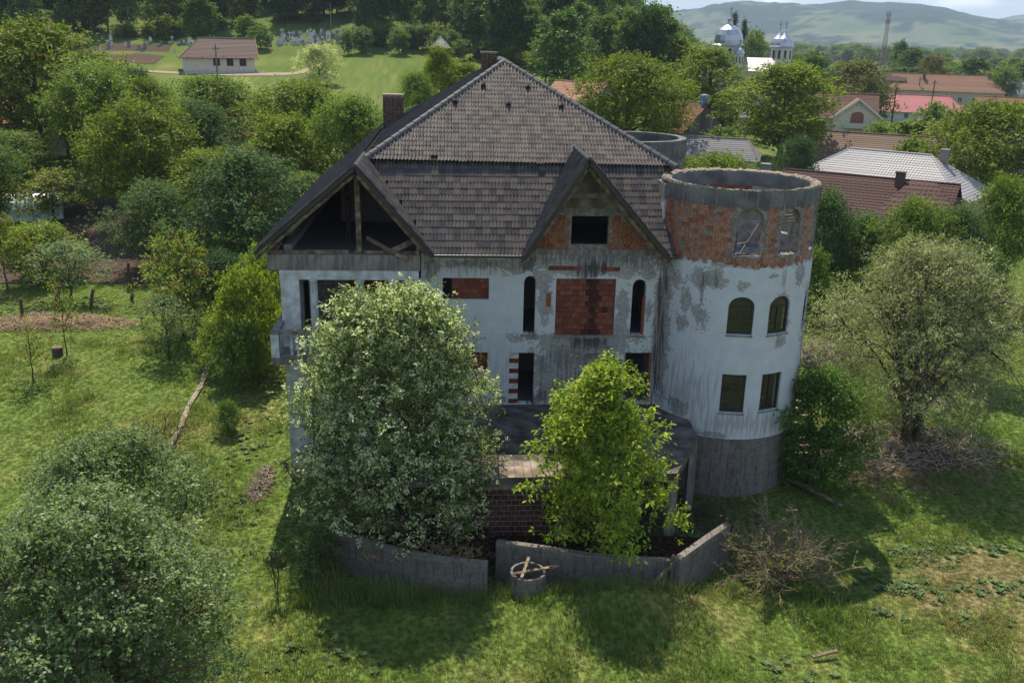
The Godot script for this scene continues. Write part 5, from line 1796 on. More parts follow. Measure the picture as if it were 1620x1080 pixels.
func bare_shrub() -> void:
	# wide leafless shrub: many thin arching stems with a few young leaves
	var r := RandomNumberGenerator.new()
	r.seed = 301
	var o := thing("bare_shrub", "wide nearly leafless shrub of grey arching twigs in the front lawn", "bush", on_ground(9.6, 8.6))
	var m := MB.new()
	var l := MB.new()
	for k in 48:
		var az := r.randf() * TAU
		var el := r.randf_range(0.25, 1.25)
		var ln := r.randf_range(1.5, 2.65)
		var d := Vector3(cos(az) * cos(el), sin(el), sin(az) * cos(el))
		var pts := [Vector3(cos(az), 0, sin(az)) * 0.12]
		var rad := [0.04]
		for e in 6:
			d = (d + Vector3(r.randfn(), r.randfn() * 0.7 - 0.02, r.randfn()) * 0.11).normalized()
			pts.append(pts[-1] + d * ln / 6.0)
			rad.append(0.038 * (1.0 - (e + 1) / 6.4))
		m.tube(pts, rad, 4, false)
		for q in 9:
			var j := 2 + r.randi() % 5
			var st: Vector3 = pts[j]
			var dd := (d + Vector3(r.randfn(), r.randfn() * 0.8, r.randfn()) * 0.7).normalized()
			var p2 := [st]
			for e in 3:
				dd = (dd + Vector3(r.randfn(), r.randfn(), r.randfn()) * 0.16).normalized()
				p2.append(p2[-1] + dd * r.randf_range(0.16, 0.34))
			m.tube(p2, [0.017, 0.014, 0.010, 0.005], 3, false)
			for z in 4:
				var a: Vector3 = p2[-1].lerp(p2[1], r.randf())
				var e2 := (dd + Vector3(r.randfn(), r.randfn(), r.randfn()) * 0.5).normalized()
				p2.append(a)
				m.tube([a, a + e2 * r.randf_range(0.12, 0.3)], [0.009, 0.004], 3, false)
				p2.pop_back()
			if az > 0.3 and az < 5.4:
				for z in r.randi_range(3, 9):
					var c: Vector3 = p2[r.randi() % 4] + Vector3(r.randfn(), r.randfn(), r.randfn()) * 0.06
					var ld := Vector3(r.randfn(), r.randfn() + 0.4, r.randfn()).normalized() * 0.095
					var sd := ld.cross(Vector3(r.randfn(), r.randfn(), r.randfn())).normalized() * 0.022
					l.col = Color(0.19, 0.25, 0.06) * r.randf_range(0.8, 1.3)
					l.quad(c, c + ld * 0.5 + sd, c + ld, c + ld * 0.5 - sd)
	part(o, "branches", m.mesh(textured(mat("grey_twig", Color(1.0, 0.93, 0.86), 0.95, 0.2), ntex(61, 0.03, Color(0.36, 0.32, 0.28), Color(0.66, 0.60, 0.54), 256, 5), 1.2)))
	part(o, "crown", l.mesh(leaf_mat()))

# ---------------------------------------------------------------- village, church, graves, yard things
func roof_face(m: MB, a: Vector3, b: Vector3, c: Vector3, d: Vector3, rows: int, waves: int, amp := 0.03) -> void:
	# a-b eave, d-c ridge (d above a, c above b); courses step up the slope
	var nn := (b - a).cross(d - a)
	if nn.length() < 1e-5:
		nn = (b - a).cross(c - a)
	nn = nn.normalized()
	for j in rows:
		var t0 := float(j) / rows
		var t1 := float(j + 1) / rows
		var l0 := a.lerp(d, t0) + nn * 0.035
		var r0 := b.lerp(c, t0) + nn * 0.035
		var l1 := a.lerp(d, t1)
		var r1 := b.lerp(c, t1)
		var g := rng.randf_range(0.9, 1.1)
		var base := m.col
		m.col = Color(base.r * g, base.g * g, base.b * g)
		if waves <= 0:
			m.quad(l0, r0, r1, l1)
			m.quad(l0 - nn * 0.035, r0 - nn * 0.035, r0, l0)
		else:
			var n := maxi(2, int(waves * l0.distance_to(r0) / a.distance_to(b)) * 4)
			for k in n:
				var u0 := float(k) / n
				var u1 := float(k + 1) / n
				var w0 := nn * (amp * (0.5 + 0.5 * sin(TAU * k / 4.0)))
				var w1 := nn * (amp * (0.5 + 0.5 * sin(TAU * (k + 1) / 4.0)))
				var q0 := l0.lerp(r0, u0) + w0
				var q1 := l0.lerp(r0, u1) + w1
				m.quad(q0, q1, l1.lerp(r1, u1) + w1, l1.lerp(r1, u0) + w0)
				m.quad(q0 - nn * 0.05, q1 - nn * 0.05, q1, q0)
		m.col = base

func house(called: String, label: String, at: Vector3, turn: float, L: float, W: float, eave: float, rise: float, hl: float, hr: float, wall: Color, roof: Color, waves := 0, over := 0.45, spec := 0.4, cat := "house", group := "") -> Node3D:
	var o := thing(called, label, cat, at, turn, group)
	var m := MB.new()
	m.col = wall
	var y := eave
	m.box(Vector3(-L / 2, -1.5, -W / 2), Vector3(L / 2, y, W / 2))
	if hl <= 0.0:
		m.tri(Vector3(-L / 2, y, -W / 2), Vector3(-L / 2, y, W / 2), Vector3(-L / 2, y + rise * 0.97, 0))
	if hr <= 0.0:
		m.tri(Vector3(L / 2, y, W / 2), Vector3(L / 2, y, -W / 2), Vector3(L / 2, y + rise * 0.97, 0))
	part(o, "wall", m.mesh(wall_mat()))
	m = MB.new()
	m.col = roof
	var k := rise / (W / 2)
	var e := y - over * k + 0.05
	var xl := -L / 2 - over
	var xr := L / 2 + over
	var z := W / 2 + over
	var rl := Vector3(xl + (hl + over if hl > 0 else 0.0), y + rise + 0.05, 0)
	var rr := Vector3(xr - (hr + over if hr > 0 else 0.0), y + rise + 0.05, 0)
	var rows := int(Vector2(z, y + rise - e).length() / 0.36)
	roof_face(m, Vector3(xl, e, z), Vector3(xr, e, z), rr, rl, rows, waves)
	roof_face(m, Vector3(xr, e, -z), Vector3(xl, e, -z), rl, rr, rows, 0)
	if hl > 0:
		roof_face(m, Vector3(xl, e, -z), Vector3(xl, e, z), rl, rl, rows, 0)
	if hr > 0:
		roof_face(m, Vector3(xr, e, z), Vector3(xr, e, -z), rr, rr, rows, waves / 2)
	# underside and edges
	m.quad(Vector3(xl, e - 0.02, -z), Vector3(xr, e - 0.02, -z), Vector3(xr, e - 0.02, z), Vector3(xl, e - 0.02, z))
	var rk := "roof_s%d" % int(spec * 100)
	part(o, "roof", m.mesh(vmat(rk, 0.92 - spec * 0.5, 0.12 if spec < 0.5 else 0.5)))
	m = MB.new()
	m.col = Color(roof.r * 0.8, roof.g * 0.8, roof.b * 0.8)
	m.tube([rl + Vector3(0, 0.02, 0), rr + Vector3(0, 0.02, 0)], [0.12, 0.12], 6)
	if hl > 0:
		m.tube([rl, Vector3(xl, e, z)], [0.1, 0.1], 6)
	if hr > 0:
		m.tube([rr, Vector3(xr, e, z)], [0.1, 0.1], 6)
	part(o, "roof_ridge", m.mesh(vmat(rk)))
	return o

func wall_mat() -> StandardMaterial3D:
	var m := vmat("house_wall", 0.92, 0.3)
	if m.albedo_texture == null:
		m.albedo_texture = ntex(81, 0.02, Color(0.93, 0.925, 0.92), Color(1, 1, 1), 256, 5)
		m.uv1_triplanar = true
		m.uv1_world_triplanar = true
		m.uv1_scale = Vector3(0.3, 0.3, 0.3)
	return m

func add_window(o: Node3D, x: float, y: float, w: float, h: float, z: float, frame := Color(0.6, 0.6, 0.58), called := "window", pane := Color(0.03, 0.035, 0.04), face := 0.0) -> void:
	var m := MB.new()
	m.col = frame
	m.box(Vector3(-w / 2, 0, 0), Vector3(w / 2, 0.08, 0.06))
	m.box(Vector3(-w / 2, h - 0.08, 0), Vector3(w / 2, h, 0.06))
	m.box(Vector3(-w / 2, 0.081, 0), Vector3(-w / 2 + 0.08, h - 0.081, 0.06))
	m.box(Vector3(w / 2 - 0.08, 0.081, 0), Vector3(w / 2, h - 0.081, 0.06))
	m.box(Vector3(-0.04, 0.081, 0), Vector3(0.04, h - 0.081, 0.055))
	var win := part(o, called, m.mesh(vmat("painted", 0.6, 0.4)))
	win.transform = Transform3D(Basis(Vector3.UP, face), Basis(Vector3.UP, face) * Vector3(x, 0, z) + Vector3(0, y, 0))
	m = MB.new()
	m.col = pane
	m.quad(Vector3(-w / 2 + 0.05, 0.05, 0.02), Vector3(w / 2 - 0.05, 0.05, 0.02), Vector3(w / 2 - 0.05, h - 0.05, 0.02), Vector3(-w / 2 + 0.05, h - 0.05, 0.02))
	part(win, "pane", m.mesh(vmat("far_glass", 0.08, 0.5)))

func chimney_on(o: Node3D, at: Vector3, w: float, h: float, c: Color) -> void:
	var m := MB.new()
	m.col = c
	m.box(at + Vector3(-w / 2, 0, -w / 2), at + Vector3(w / 2, h, w / 2))
	m.box(at + Vector3(-w / 2 - 0.06, h + 0.002, -w / 2 - 0.06), at + Vector3(w / 2 + 0.06, h + 0.1, w / 2 + 0.06))
	part(o, "chimney", m.mesh(wall_mat()))

func face_cam(x: float, z: float) -> float:
	return atan2(CAM.x - x, CAM.z - z)

func build_village() -> void:
	rng.seed = 400
	var brown := Color(0.135, 0.082, 0.060)
	var cream := Color(0.56, 0.50, 0.42)
	var white := Color(0.66, 0.64, 0.60)
	# small cream house on the meadow
	var p := on_ground(-46.0, -149.6)
	var o := house("cream_house", "small cream house with brown tiled roof alone on the hillside meadow", p, face_cam(p.x, p.z) + 0.06, 12.6, 7.4, 2.9, 2.9, 3.2, 0.0, Color(0.60, 0.52, 0.43), Color(0.17, 0.125, 0.105), 0, 0.7)
	for x in [-0.5, 1.9, 4.2]:
		add_window(o, x, 1.0, 1.2, 1.4, 3.71, Color(0.10, 0.055, 0.03))
	for x in [-5.6, -2.9, 0.7, 3.1, 5.6]:
		var m := MB.new()
		m.col = Color(0.20, 0.08, 0.03)
		m.beam(Vector3(x, 2.2, 3.72), Vector3(x, 2.75, 4.2), 0.1, 0.1)
		part(o, "eave_bracket", m.mesh(vmat("painted", 0.6, 0.4)))
	var mg := MB.new()
	mg.col = Color(0.30, 0.085, 0.03)
	mg.beam(Vector3(6.99, 5.9, 0), Vector3(6.99, 2.4, 4.3), 0.08, 0.3)
	mg.beam(Vector3(6.99, 5.9, 0), Vector3(6.99, 2.4, -4.3), 0.08, 0.3)
	part(o, "verge_board", mg.mesh(vmat("painted", 0.6, 0.4)))
	var mp := MB.new()
	mp.col = Color(0.45, 0.43, 0.40)
	mp.box(Vector3(-6.4, -1.0, 3.73), Vector3(8.5, 0.12, 4.6))
	part(o, "plinth", mp.mesh(wall_mat()))
	# house with balcony in the gable
	p = Vector3(76.2, -2.2, -150.5)
	o = house("balcony_house", "cream gabled house with arched balcony door and brown tiled roof", p, face_cam(p.x, p.z) + 0.10, 11.2, 8.0, 4.0, 4.2, 0.0, 0.0, cream, Color(0.19, 0.115, 0.09), 0, 0.5)
	var m := MB.new()
	m.col = cream
	m.box(Vector3(-2.6, -1.5, 4.002), Vector3(6.4, 4.0, 5.5))
	m.tri(Vector3(-2.6, 4.0, 5.5), Vector3(6.4, 4.0, 5.5), Vector3(1.9, 7.4, 5.5))
	part(o, "gable_front", m.mesh(wall_mat()))
	m = MB.new()
	m.col = Color(0.19, 0.115, 0.09)
	roof_face(m, Vector3(-3.1, 3.7, 0.5), Vector3(-3.1, 3.7, 6.1), Vector3(1.9, 7.5, 6.1), Vector3(1.9, 7.5, 0.5), 15, 0)
	roof_face(m, Vector3(6.9, 3.7, 6.1), Vector3(6.9, 3.7, 0.5), Vector3(1.9, 7.5, 0.5), Vector3(1.9, 7.5, 6.1), 15, 0)
	part(o, "gable_roof", m.mesh(vmat("roof_s40", 0.72, 0.12)))
	m = MB.new()
	m.col = Color(0.55, 0.55, 0.54)
	m.beam(Vector3(1.9, 7.45, 6.13), Vector3(-3.1, 3.65, 6.13), 0.08, 0.3)
	m.beam(Vector3(1.9, 7.45, 6.13), Vector3(6.9, 3.65, 6.13), 0.08, 0.3)
	part(o, "verge_board", m.mesh(vmat("painted", 0.6, 0.4)))
	m = MB.new()
	m.col = Color(0.50, 0.47, 0.42)
	m.box(Vector3(-0.4, 2.0, 5.51), Vector3(4.2, 2.2, 6.5))
	m.box(Vector3(-0.4, 2.2, 6.4), Vector3(4.2, 3.0, 6.5))
	part(o, "balcony", m.mesh(wall_mat()))
	m = MB.new()
	m.col = Color(0.23, 0.085, 0.045)
	m.box(Vector3(0.7, 2.21, 5.505), Vector3(3.1, 4.4, 5.56))
	m.lathe([Vector2(0.0, 0.0), Vector2(0.0, 0.0)], 3)
	for k in 6:
		var a := PI * k / 6.0
		var b := PI * (k + 1) / 6.0
		m.tri(Vector3(1.9, 4.4, 5.56), Vector3(1.9 + 1.2 * cos(a), 4.4 + 0.7 * sin(a), 5.56), Vector3(1.9 + 1.2 * cos(b), 4.4 + 0.7 * sin(b), 5.56))
	part(o, "balcony_door", m.mesh(vmat("painted", 0.6, 0.4)))
	for x in [1.55, 2.35]:
		add_window(o, x, 6.0, 0.5, 0.5, 5.505)
	for x in [-1.2, 0.1]:
		add_window(o, x, -0.1, 1.0, 1.4, 5.505, Color(0.3, 0.28, 0.25))
	add_window(o, 3.8, -1.0, 1.6, 2.4, 5.505, Color(0.08, 0.05, 0.04), "door")
	# red metal roof
	p = Vector3(112.5, -2.2, -192.0)
	o = house("red_roof_house", "low white house with a bright red sheet metal roof", p, face_cam(p.x, p.z), 21.0, 9.0, 2.6, 3.5, 3.0, 4.5, Color(0.56, 0.57, 0.58), Color(0.34, 0.075, 0.088), 0, 0.5, 0.6)
	for x in [-9.5, -8.0, -3.0, 2.0]:
		add_window(o, x, 0.8, 1.0, 1.3, 4.51)
	# long orange roof
	p = Vector3(151.0, -2.2, -254.0)
	o = house("long_roof_house", "long house with faded orange tile roof hipped at its right end", p, face_cam(p.x, p.z), 32.0, 11.0, 5.0, 4.3, 0.0, 5.0, Color(0.42, 0.36, 0.30), Color(0.235, 0.140, 0.100), 0, 0.5)
	chimney_on(o, Vector3(-7.0, 8.0, 1.6), 0.8, 1.6, Color(0.17, 0.09, 0.07))
	chimney_on(o, Vector3(11.0, 8.6, 0.0), 0.9, 1.6, Color(0.30, 0.13, 0.08))
	for x in [-12.0, -8.0, -4.0, 0.0, 4.0, 8.0]:
		add_window(o, x, 1.6, 1.2, 1.6, 5.51)
	# ruined narrow house
	p = Vector3(137.8, -2.2, -262.0)
	house("narrow_house", "narrow ruined house with patchy white gable wall and dark roof", p, face_cam(p.x, p.z), 5.0, 7.0, 7.6, 2.0, 0.0, 0.0, Color(0.52, 0.53, 0.54), Color(0.095, 0.065, 0.06), 0, 0.9)
	# old brown roof
	p = Vector3(53.5, -1.2, -81.2)
	o = house("old_tile_house", "old low house with a sagging moss brown tiled roof", p, face_cam(p.x, p.z) - 0.10, 23.0, 8.4, 2.6, 2.9, 0.0, 0.0, Color(0.40, 0.37, 0.33), Color(0.185, 0.135, 0.105), 0, 0.5)
	# pale hip roof and dark roof in front
	p = Vector3(41.2, -1.5, -55.0)
	o = house("pale_roof_house", "house with pale shining tile roof hipped at both ends", p, face_cam(p.x, p.z) - 0.30, 17.5, 11.5, 3.2, 3.3, 5.0, 4.5, Color(0.46, 0.40, 0.34), Color(0.25, 0.25, 0.255), 62, 0.5, 0.55)
	chimney_on(o, Vector3(5.2, 5.4, -0.8), 0.7, 1.7, Color(0.25, 0.22, 0.20))
	p = Vector3(31.9, -2.9, -42.6)
	o = house("dark_roof_house", "house with long dark brown tiled roof behind the row of trees", p, face_cam(p.x, p.z) - 0.22, 17.5, 10.0, 4.3, 2.9, 3.5, 0.0, Color(0.38, 0.33, 0.28), Color(0.085, 0.055, 0.048), 54, 0.5)
	var turn2 := 1.05
	m = MB.new()
	m.col = Color(0.085, 0.055, 0.048)
	roof_face(m, Vector3(3.2, 4.1, 9.6), Vector3(11.5, 4.1, 6.6), Vector3(7.4, 7.3, 0.5), Vector3(5.4, 7.3, 0.3), 12, 22)
	roof_face(m, Vector3(11.5, 4.1, 6.6), Vector3(11.5, 4.1, -5.0), Vector3(7.4, 7.3, -0.6), Vector3(7.4, 7.3, 0.5), 12, 0)
	part(o, "wing_roof", m.mesh(vmat("roof_s40", 0.72, 0.12)))
	chimney_on(o, Vector3(4.6, 6.4, 0.5), 0.7, 1.5, Color(0.10, 0.075, 0.065))
	chimney_on(o, Vector3(-6.9, 4.0, 0.6), 0.75, 3.6, Color(0.22, 0.21, 0.20))
	# wooden gable barn, grey shed
	p = Vector3(31.0, 1.0, -99.0)
	o = house("wooden_barn", "barn with red brown tiles and a gable of vertical grey boards", p, face_cam(p.x, p.z) - 0.95, 10.5, 7.2, 2.4, 3.5, 0.0, 0.0, Color(0.36, 0.35, 0.33), Color(0.165, 0.085, 0.06), 0, 0.4, 0.4, "barn")
	for k in 16:
		m = MB.new()
		var x := -3.4 + 0.43 * k
		var g := rng.randf_range(0.07, 0.20)
		m.col = Color(g, g * 0.9, g * 0.8)
		m.box(Vector3(5.252, 2.1, x), Vector3(5.30, 2.45 + 3.35 * (1.0 - absf(x + 0.2) / 3.6), x + 0.40))
		part(o, "gable_board", m.mesh(vmat("painted", 0.6, 0.4)))
	for z in [-1.7, 1.7]:
		add_window(o, z, 0.8, 0.8, 0.8, 5.26, Color(0.5, 0.5, 0.5), "window", Color(0.02, 0.02, 0.02), PI / 2)
	m = MB.new()
	m.col = Color(0.10, 0.16, 0.34)
	m.box(Vector3(4.1, 5.7, -0.5), Vector3(5.0, 7.0, 0.4))
	m.col = Color(0.5, 0.52, 0.55)
	m.box(Vector3(4.15, 7.002, -0.45), Vector3(4.95, 7.2, 0.35))
	part(o, "chimney_wrap", m.mesh(vmat("painted", 0.6, 0.4)), "blue wrapped chimney at the gable end")
	p = Vector3(26.6, 0.4, -66.4)
	house("grey_shed", "long shed with a flat looking grey sheet roof behind the tower ring", p, face_cam(p.x, p.z) - 0.06, 9.4, 6.4, 2.9, 1.7, 0.0, 1.0, Color(0.34, 0.33, 0.32), Color(0.17, 0.165, 0.165), 0, 0.5, 0.4, "shed")
	p = Vector3(45.6, 1.0, -125.0)
	house("grey_roof_house", "small house with lilac grey hipped roof left of the bright tree", p, face_cam(p.x, p.z) - 0.5, 8.0, 7.5, 2.6, 2.6, 2.5, 2.5, Color(0.45, 0.43, 0.40), Color(0.26, 0.235, 0.24), 0, 0.5)
	# houses at the far right
	var right := [
		["gable_house", "small dark gable house with a white gable trim at the right, nearest the pole", Vector3(114.2, -2.2, -157.9), 1.35, 9.0, 4.2, 3.6, 2.8, Color(0.30, 0.31, 0.32), Color(0.24, 0.13, 0.09)],
		["gable_house", "second gable house at the right with brown roof running to the picture edge", Vector3(122.5, -2.2, -157.0), 0.25, 11.0, 5.0, 3.4, 2.8, Color(0.36, 0.36, 0.36), Color(0.16, 0.10, 0.085)],
		["brown_roof_house", "low brown tiled house between the red roof and the right gables", Vector3(131.5, -2.2, -188.0), 0.0, 13.0, 7.0, 3.6, 2.6, Color(0.50, 0.47, 0.42), Color(0.22, 0.125, 0.09)],
		["grey_barn", "grey roofed barn at the right picture edge beyond the brown roofs", Vector3(172.0, -2.2, -243.0), 0.2, 15.0, 8.0, 4.2, 4.0, Color(0.22, 0.22, 0.22), Color(0.20, 0.20, 0.205)],
		["tile_shed", "small shed with a steep red brown roof before the red metal roof", Vector3(92.0, -2.2, -130.5), -0.3, 5.5, 5.0, 2.6, 3.4, Color(0.40, 0.38, 0.36), Color(0.20, 0.075, 0.055)],
		["white_house", "white walled house at the right edge half hidden by the yellow green tree", Vector3(74.0, -2.2, -78.0), 0.3, 9.0, 8.0, 5.2, 2.2, Color(0.60, 0.60, 0.60), Color(0.24, 0.22, 0.21)]]
	for q in right:
		var h := house(q[0], q[1], q[2], face_cam(q[2].x, q[2].z) - q[3], q[4], q[5], q[6], q[7], 0.0, 0.0, q[8], q[9], 0, 0.5)
		add_window(h, 0.8, 1.2, 1.0, 1.3, q[5] / 2 + 0.01)
	# houses half hidden by the trees on the left
	p = Vector3(-50.0, 0.2, -74.0)
	o = house("left_house", "white walled house glimpsed behind the tall walnut at the left edge", p, face_cam(p.x, p.z) + 0.1, 11.0, 8.0, 5.2, 2.8, 0.0, 0.0, Color(0.62, 0.60, 0.58), Color(0.30, 0.15, 0.09), 0, 0.5)
	m = MB.new()
	m.col = Color(0.045, 0.14, 0.115)
	m.box(Vector3(3.0, 0.4, 4.01), Vector3(4.4, 3.0, 4.08))
	part(o, "door", m.mesh(vmat("painted", 0.6, 0.4)), "teal green door")
	p = on_ground(-25.5, -75.0)
	house("hidden_house", "red tiled roof glimpsed between the feathery trees left of the villa", p, face_cam(p.x, p.z) + 0.1, 12.0, 7.0, 2.6, 2.8, 0.0, 0.0, Color(0.5, 0.45, 0.40), Color(0.20, 0.095, 0.07), 0, 0.5)
	p = on_ground(17.8, -112.0, -1.0)
	house("pink_roof_house", "pinkish tiled roof half hidden by the broad walnut right of the ridge", p, face_cam(p.x, p.z) - 0.6, 9.0, 7.0, 2.4, 2.6, 0.0, 0.0, Color(0.5, 0.44, 0.38), Color(0.34, 0.18, 0.13), 0, 0.5)
	p = on_ground(-4.5, -174.0)
	house("hut", "tiny hut with a pale pyramid roof among the orchard trees", p, face_cam(p.x, p.z), 3.4, 3.4, 3.2, 1.7, 1.7, 1.7, Color(0.09, 0.075, 0.06), Color(0.36, 0.33, 0.30), 0, 0.6, 0.4, "hut")
	build_church()
	build_small_things()

func octagon(o: Node3D, called: String, c: Vector3, r: float, y0: float, y1: float, wc: Color, dome: Array, seg: int, win_h: float) -> void:
	var m := MB.new()
	m.col = wc
	m.lathe([Vector2(r, y0), Vector2(r, y1 - 0.3), Vector2(r * 1.08, y1 - 0.25), Vector2(r * 1.10, y1)], seg, c, false)
	part(o, called + "_drum", m.mesh(wall_mat()))
	m = MB.new()
	m.col = Color(0.40, 0.42, 0.45)
	m.lathe(dome, seg * 2, c + Vector3(0, y1, 0), false)
	part(o, called + "_dome", m.mesh(zinc()))
	for k in seg:
		var a := TAU * (k + 0.5) / seg
		m = MB.new()
		m.col = Color(0.04, 0.045, 0.05)
		var w := r * 0.16
		m.box(Vector3(-w, 0, -0.05), Vector3(w, win_h, 0.04))
		for z in 4:
			var b0 := PI * z / 4.0
			var b1 := PI * (z + 1) / 4.0
			m.tri(Vector3(0, win_h + 0.002, 0.04), Vector3(w * cos(b0), win_h + w * sin(b0), 0.04), Vector3(w * cos(b1), win_h + w * sin(b1), 0.04))
		part(o, "window", m.mesh(vmat("far_glass", 0.08, 0.5))).transform = Transform3D(Basis(Vector3.UP, a), c + Vector3(sin(a), 0, cos(a)) * r * cos(PI / seg) + Vector3(0, y1 - 0.8 - win_h - w, 0))
	m = MB.new()
	var top: Vector2 = dome[-1]
	m.col = Color(0.2, 0.2, 0.2)
	var b := c + Vector3(0, y1 + top.y, 0)
	m.box(b + Vector3(-0.07, -0.1, -0.07), b + Vector3(0.07, 1.9, 0.07))
	m.box(b + Vector3(-0.45, 1.2, -0.05), b + Vector3(0.45, 1.34, 0.05))
	part(o, "cross", m.mesh(vmat("painted", 0.6, 0.4)))

func zinc() -> StandardMaterial3D:
	var m := vmat("zinc", 0.34, 0.5)
	m.metallic = 0.75
	return m

func build_church() -> void:
	var o := thing("church", "white village church with silver domes and twin onion towers", "church", Vector3(75.5, -2.0, -212.5), face_cam(75.5, -212.5) - 0.22)
	var wc := Color(0.58, 0.56, 0.53)
	var m := MB.new()
	m.col = wc
	m.box(Vector3(-13.5, -2, -4.0), Vector3(9.0, 10.4, 4.0))
	m.box(Vector3(-9.0, -2, -7.5), Vector3(-2.0, 10.0, 7.5))
	part(o, "nave_wall", m.mesh(wall_mat()))
	m = MB.new()
	m.col = Color(0.24, 0.25, 0.265)
	roof_face(m, Vector3(-2.0, 10.3, 4.5), Vector3(9.2, 10.3, 4.5), Vector3(9.2, 13.6, 0), Vector3(-2.0, 13.6, 0), 6, 0)
	roof_face(m, Vector3(9.2, 10.3, -4.5), Vector3(-13.8, 10.3, -4.5), Vector3(-13.8, 13.6, 0), Vector3(9.2, 13.6, 0), 6, 0)
	roof_face(m, Vector3(-13.8, 10.3, 4.5), Vector3(-9.0, 10.3, 4.5), Vector3(-9.0, 13.6, 0), Vector3(-13.8, 13.6, 0), 6, 0)
	roof_face(m, Vector3(-9.3, 9.9, 7.8), Vector3(-1.7, 9.9, 7.8), Vector3(-5.5, 12.4, 4.0), Vector3(-5.5, 12.4, 4.0), 5, 0)
	part(o, "nave_roof", m.mesh(vmat("zinc_roof", 0.5, 0.5)))
	octagon(o, "central", Vector3(-6.3, 0, 0), 3.5, 9.5, 16.6, wc, [Vector2(4.3, -0.1), Vector2(3.75, 0.35), Vector2(3.75, 1.0), Vector2(3.5, 2.4), Vector2(2.8, 3.7), Vector2(1.7, 4.6), Vector2(0.75, 5.0), Vector2(0.62, 5.9), Vector2(0.75, 6.3), Vector2(0.35, 6.9), Vector2(0.08, 7.5)], 8, 2.0)
	octagon(o, "turret", Vector3(-2.4, 0, 3.2), 1.15, 9.0, 14.6, wc, [Vector2(1.35, -0.05), Vector2(1.2, 0.3), Vector2(0.9, 0.9), Vector2(0.4, 1.3), Vector2(0.06, 1.8)], 8, 1.6)
	octagon(o, "twin", Vector3(6.2, 0, -2.6), 2.05, 8.0, 16.4, wc, [Vector2(2.45, -0.05), Vector2(2.2, 0.3), Vector2(2.1, 1.0), Vector2(1.7, 1.9), Vector2(0.9, 2.7), Vector2(0.3, 3.4), Vector2(0.06, 4.2)], 8, 1.9)
	octagon(o, "twin", Vector3(8.6, 0, 2.6), 2.05, 8.0, 16.4, wc, [Vector2(2.45, -0.05), Vector2(2.2, 0.3), Vector2(2.1, 1.0), Vector2(1.7, 1.9), Vector2(0.9, 2.7), Vector2(0.3, 3.4), Vector2(0.06, 4.2)], 8, 1.9)
	octagon(o, "apse", Vector3(-13.0, 0, 2.0), 2.2, 6.0, 11.6, wc, [Vector2(2.5, -0.05), Vector2(2.3, 0.3), Vector2(1.9, 1.0), Vector2(1.0, 1.7), Vector2(0.06, 2.2)], 8, 1.6)

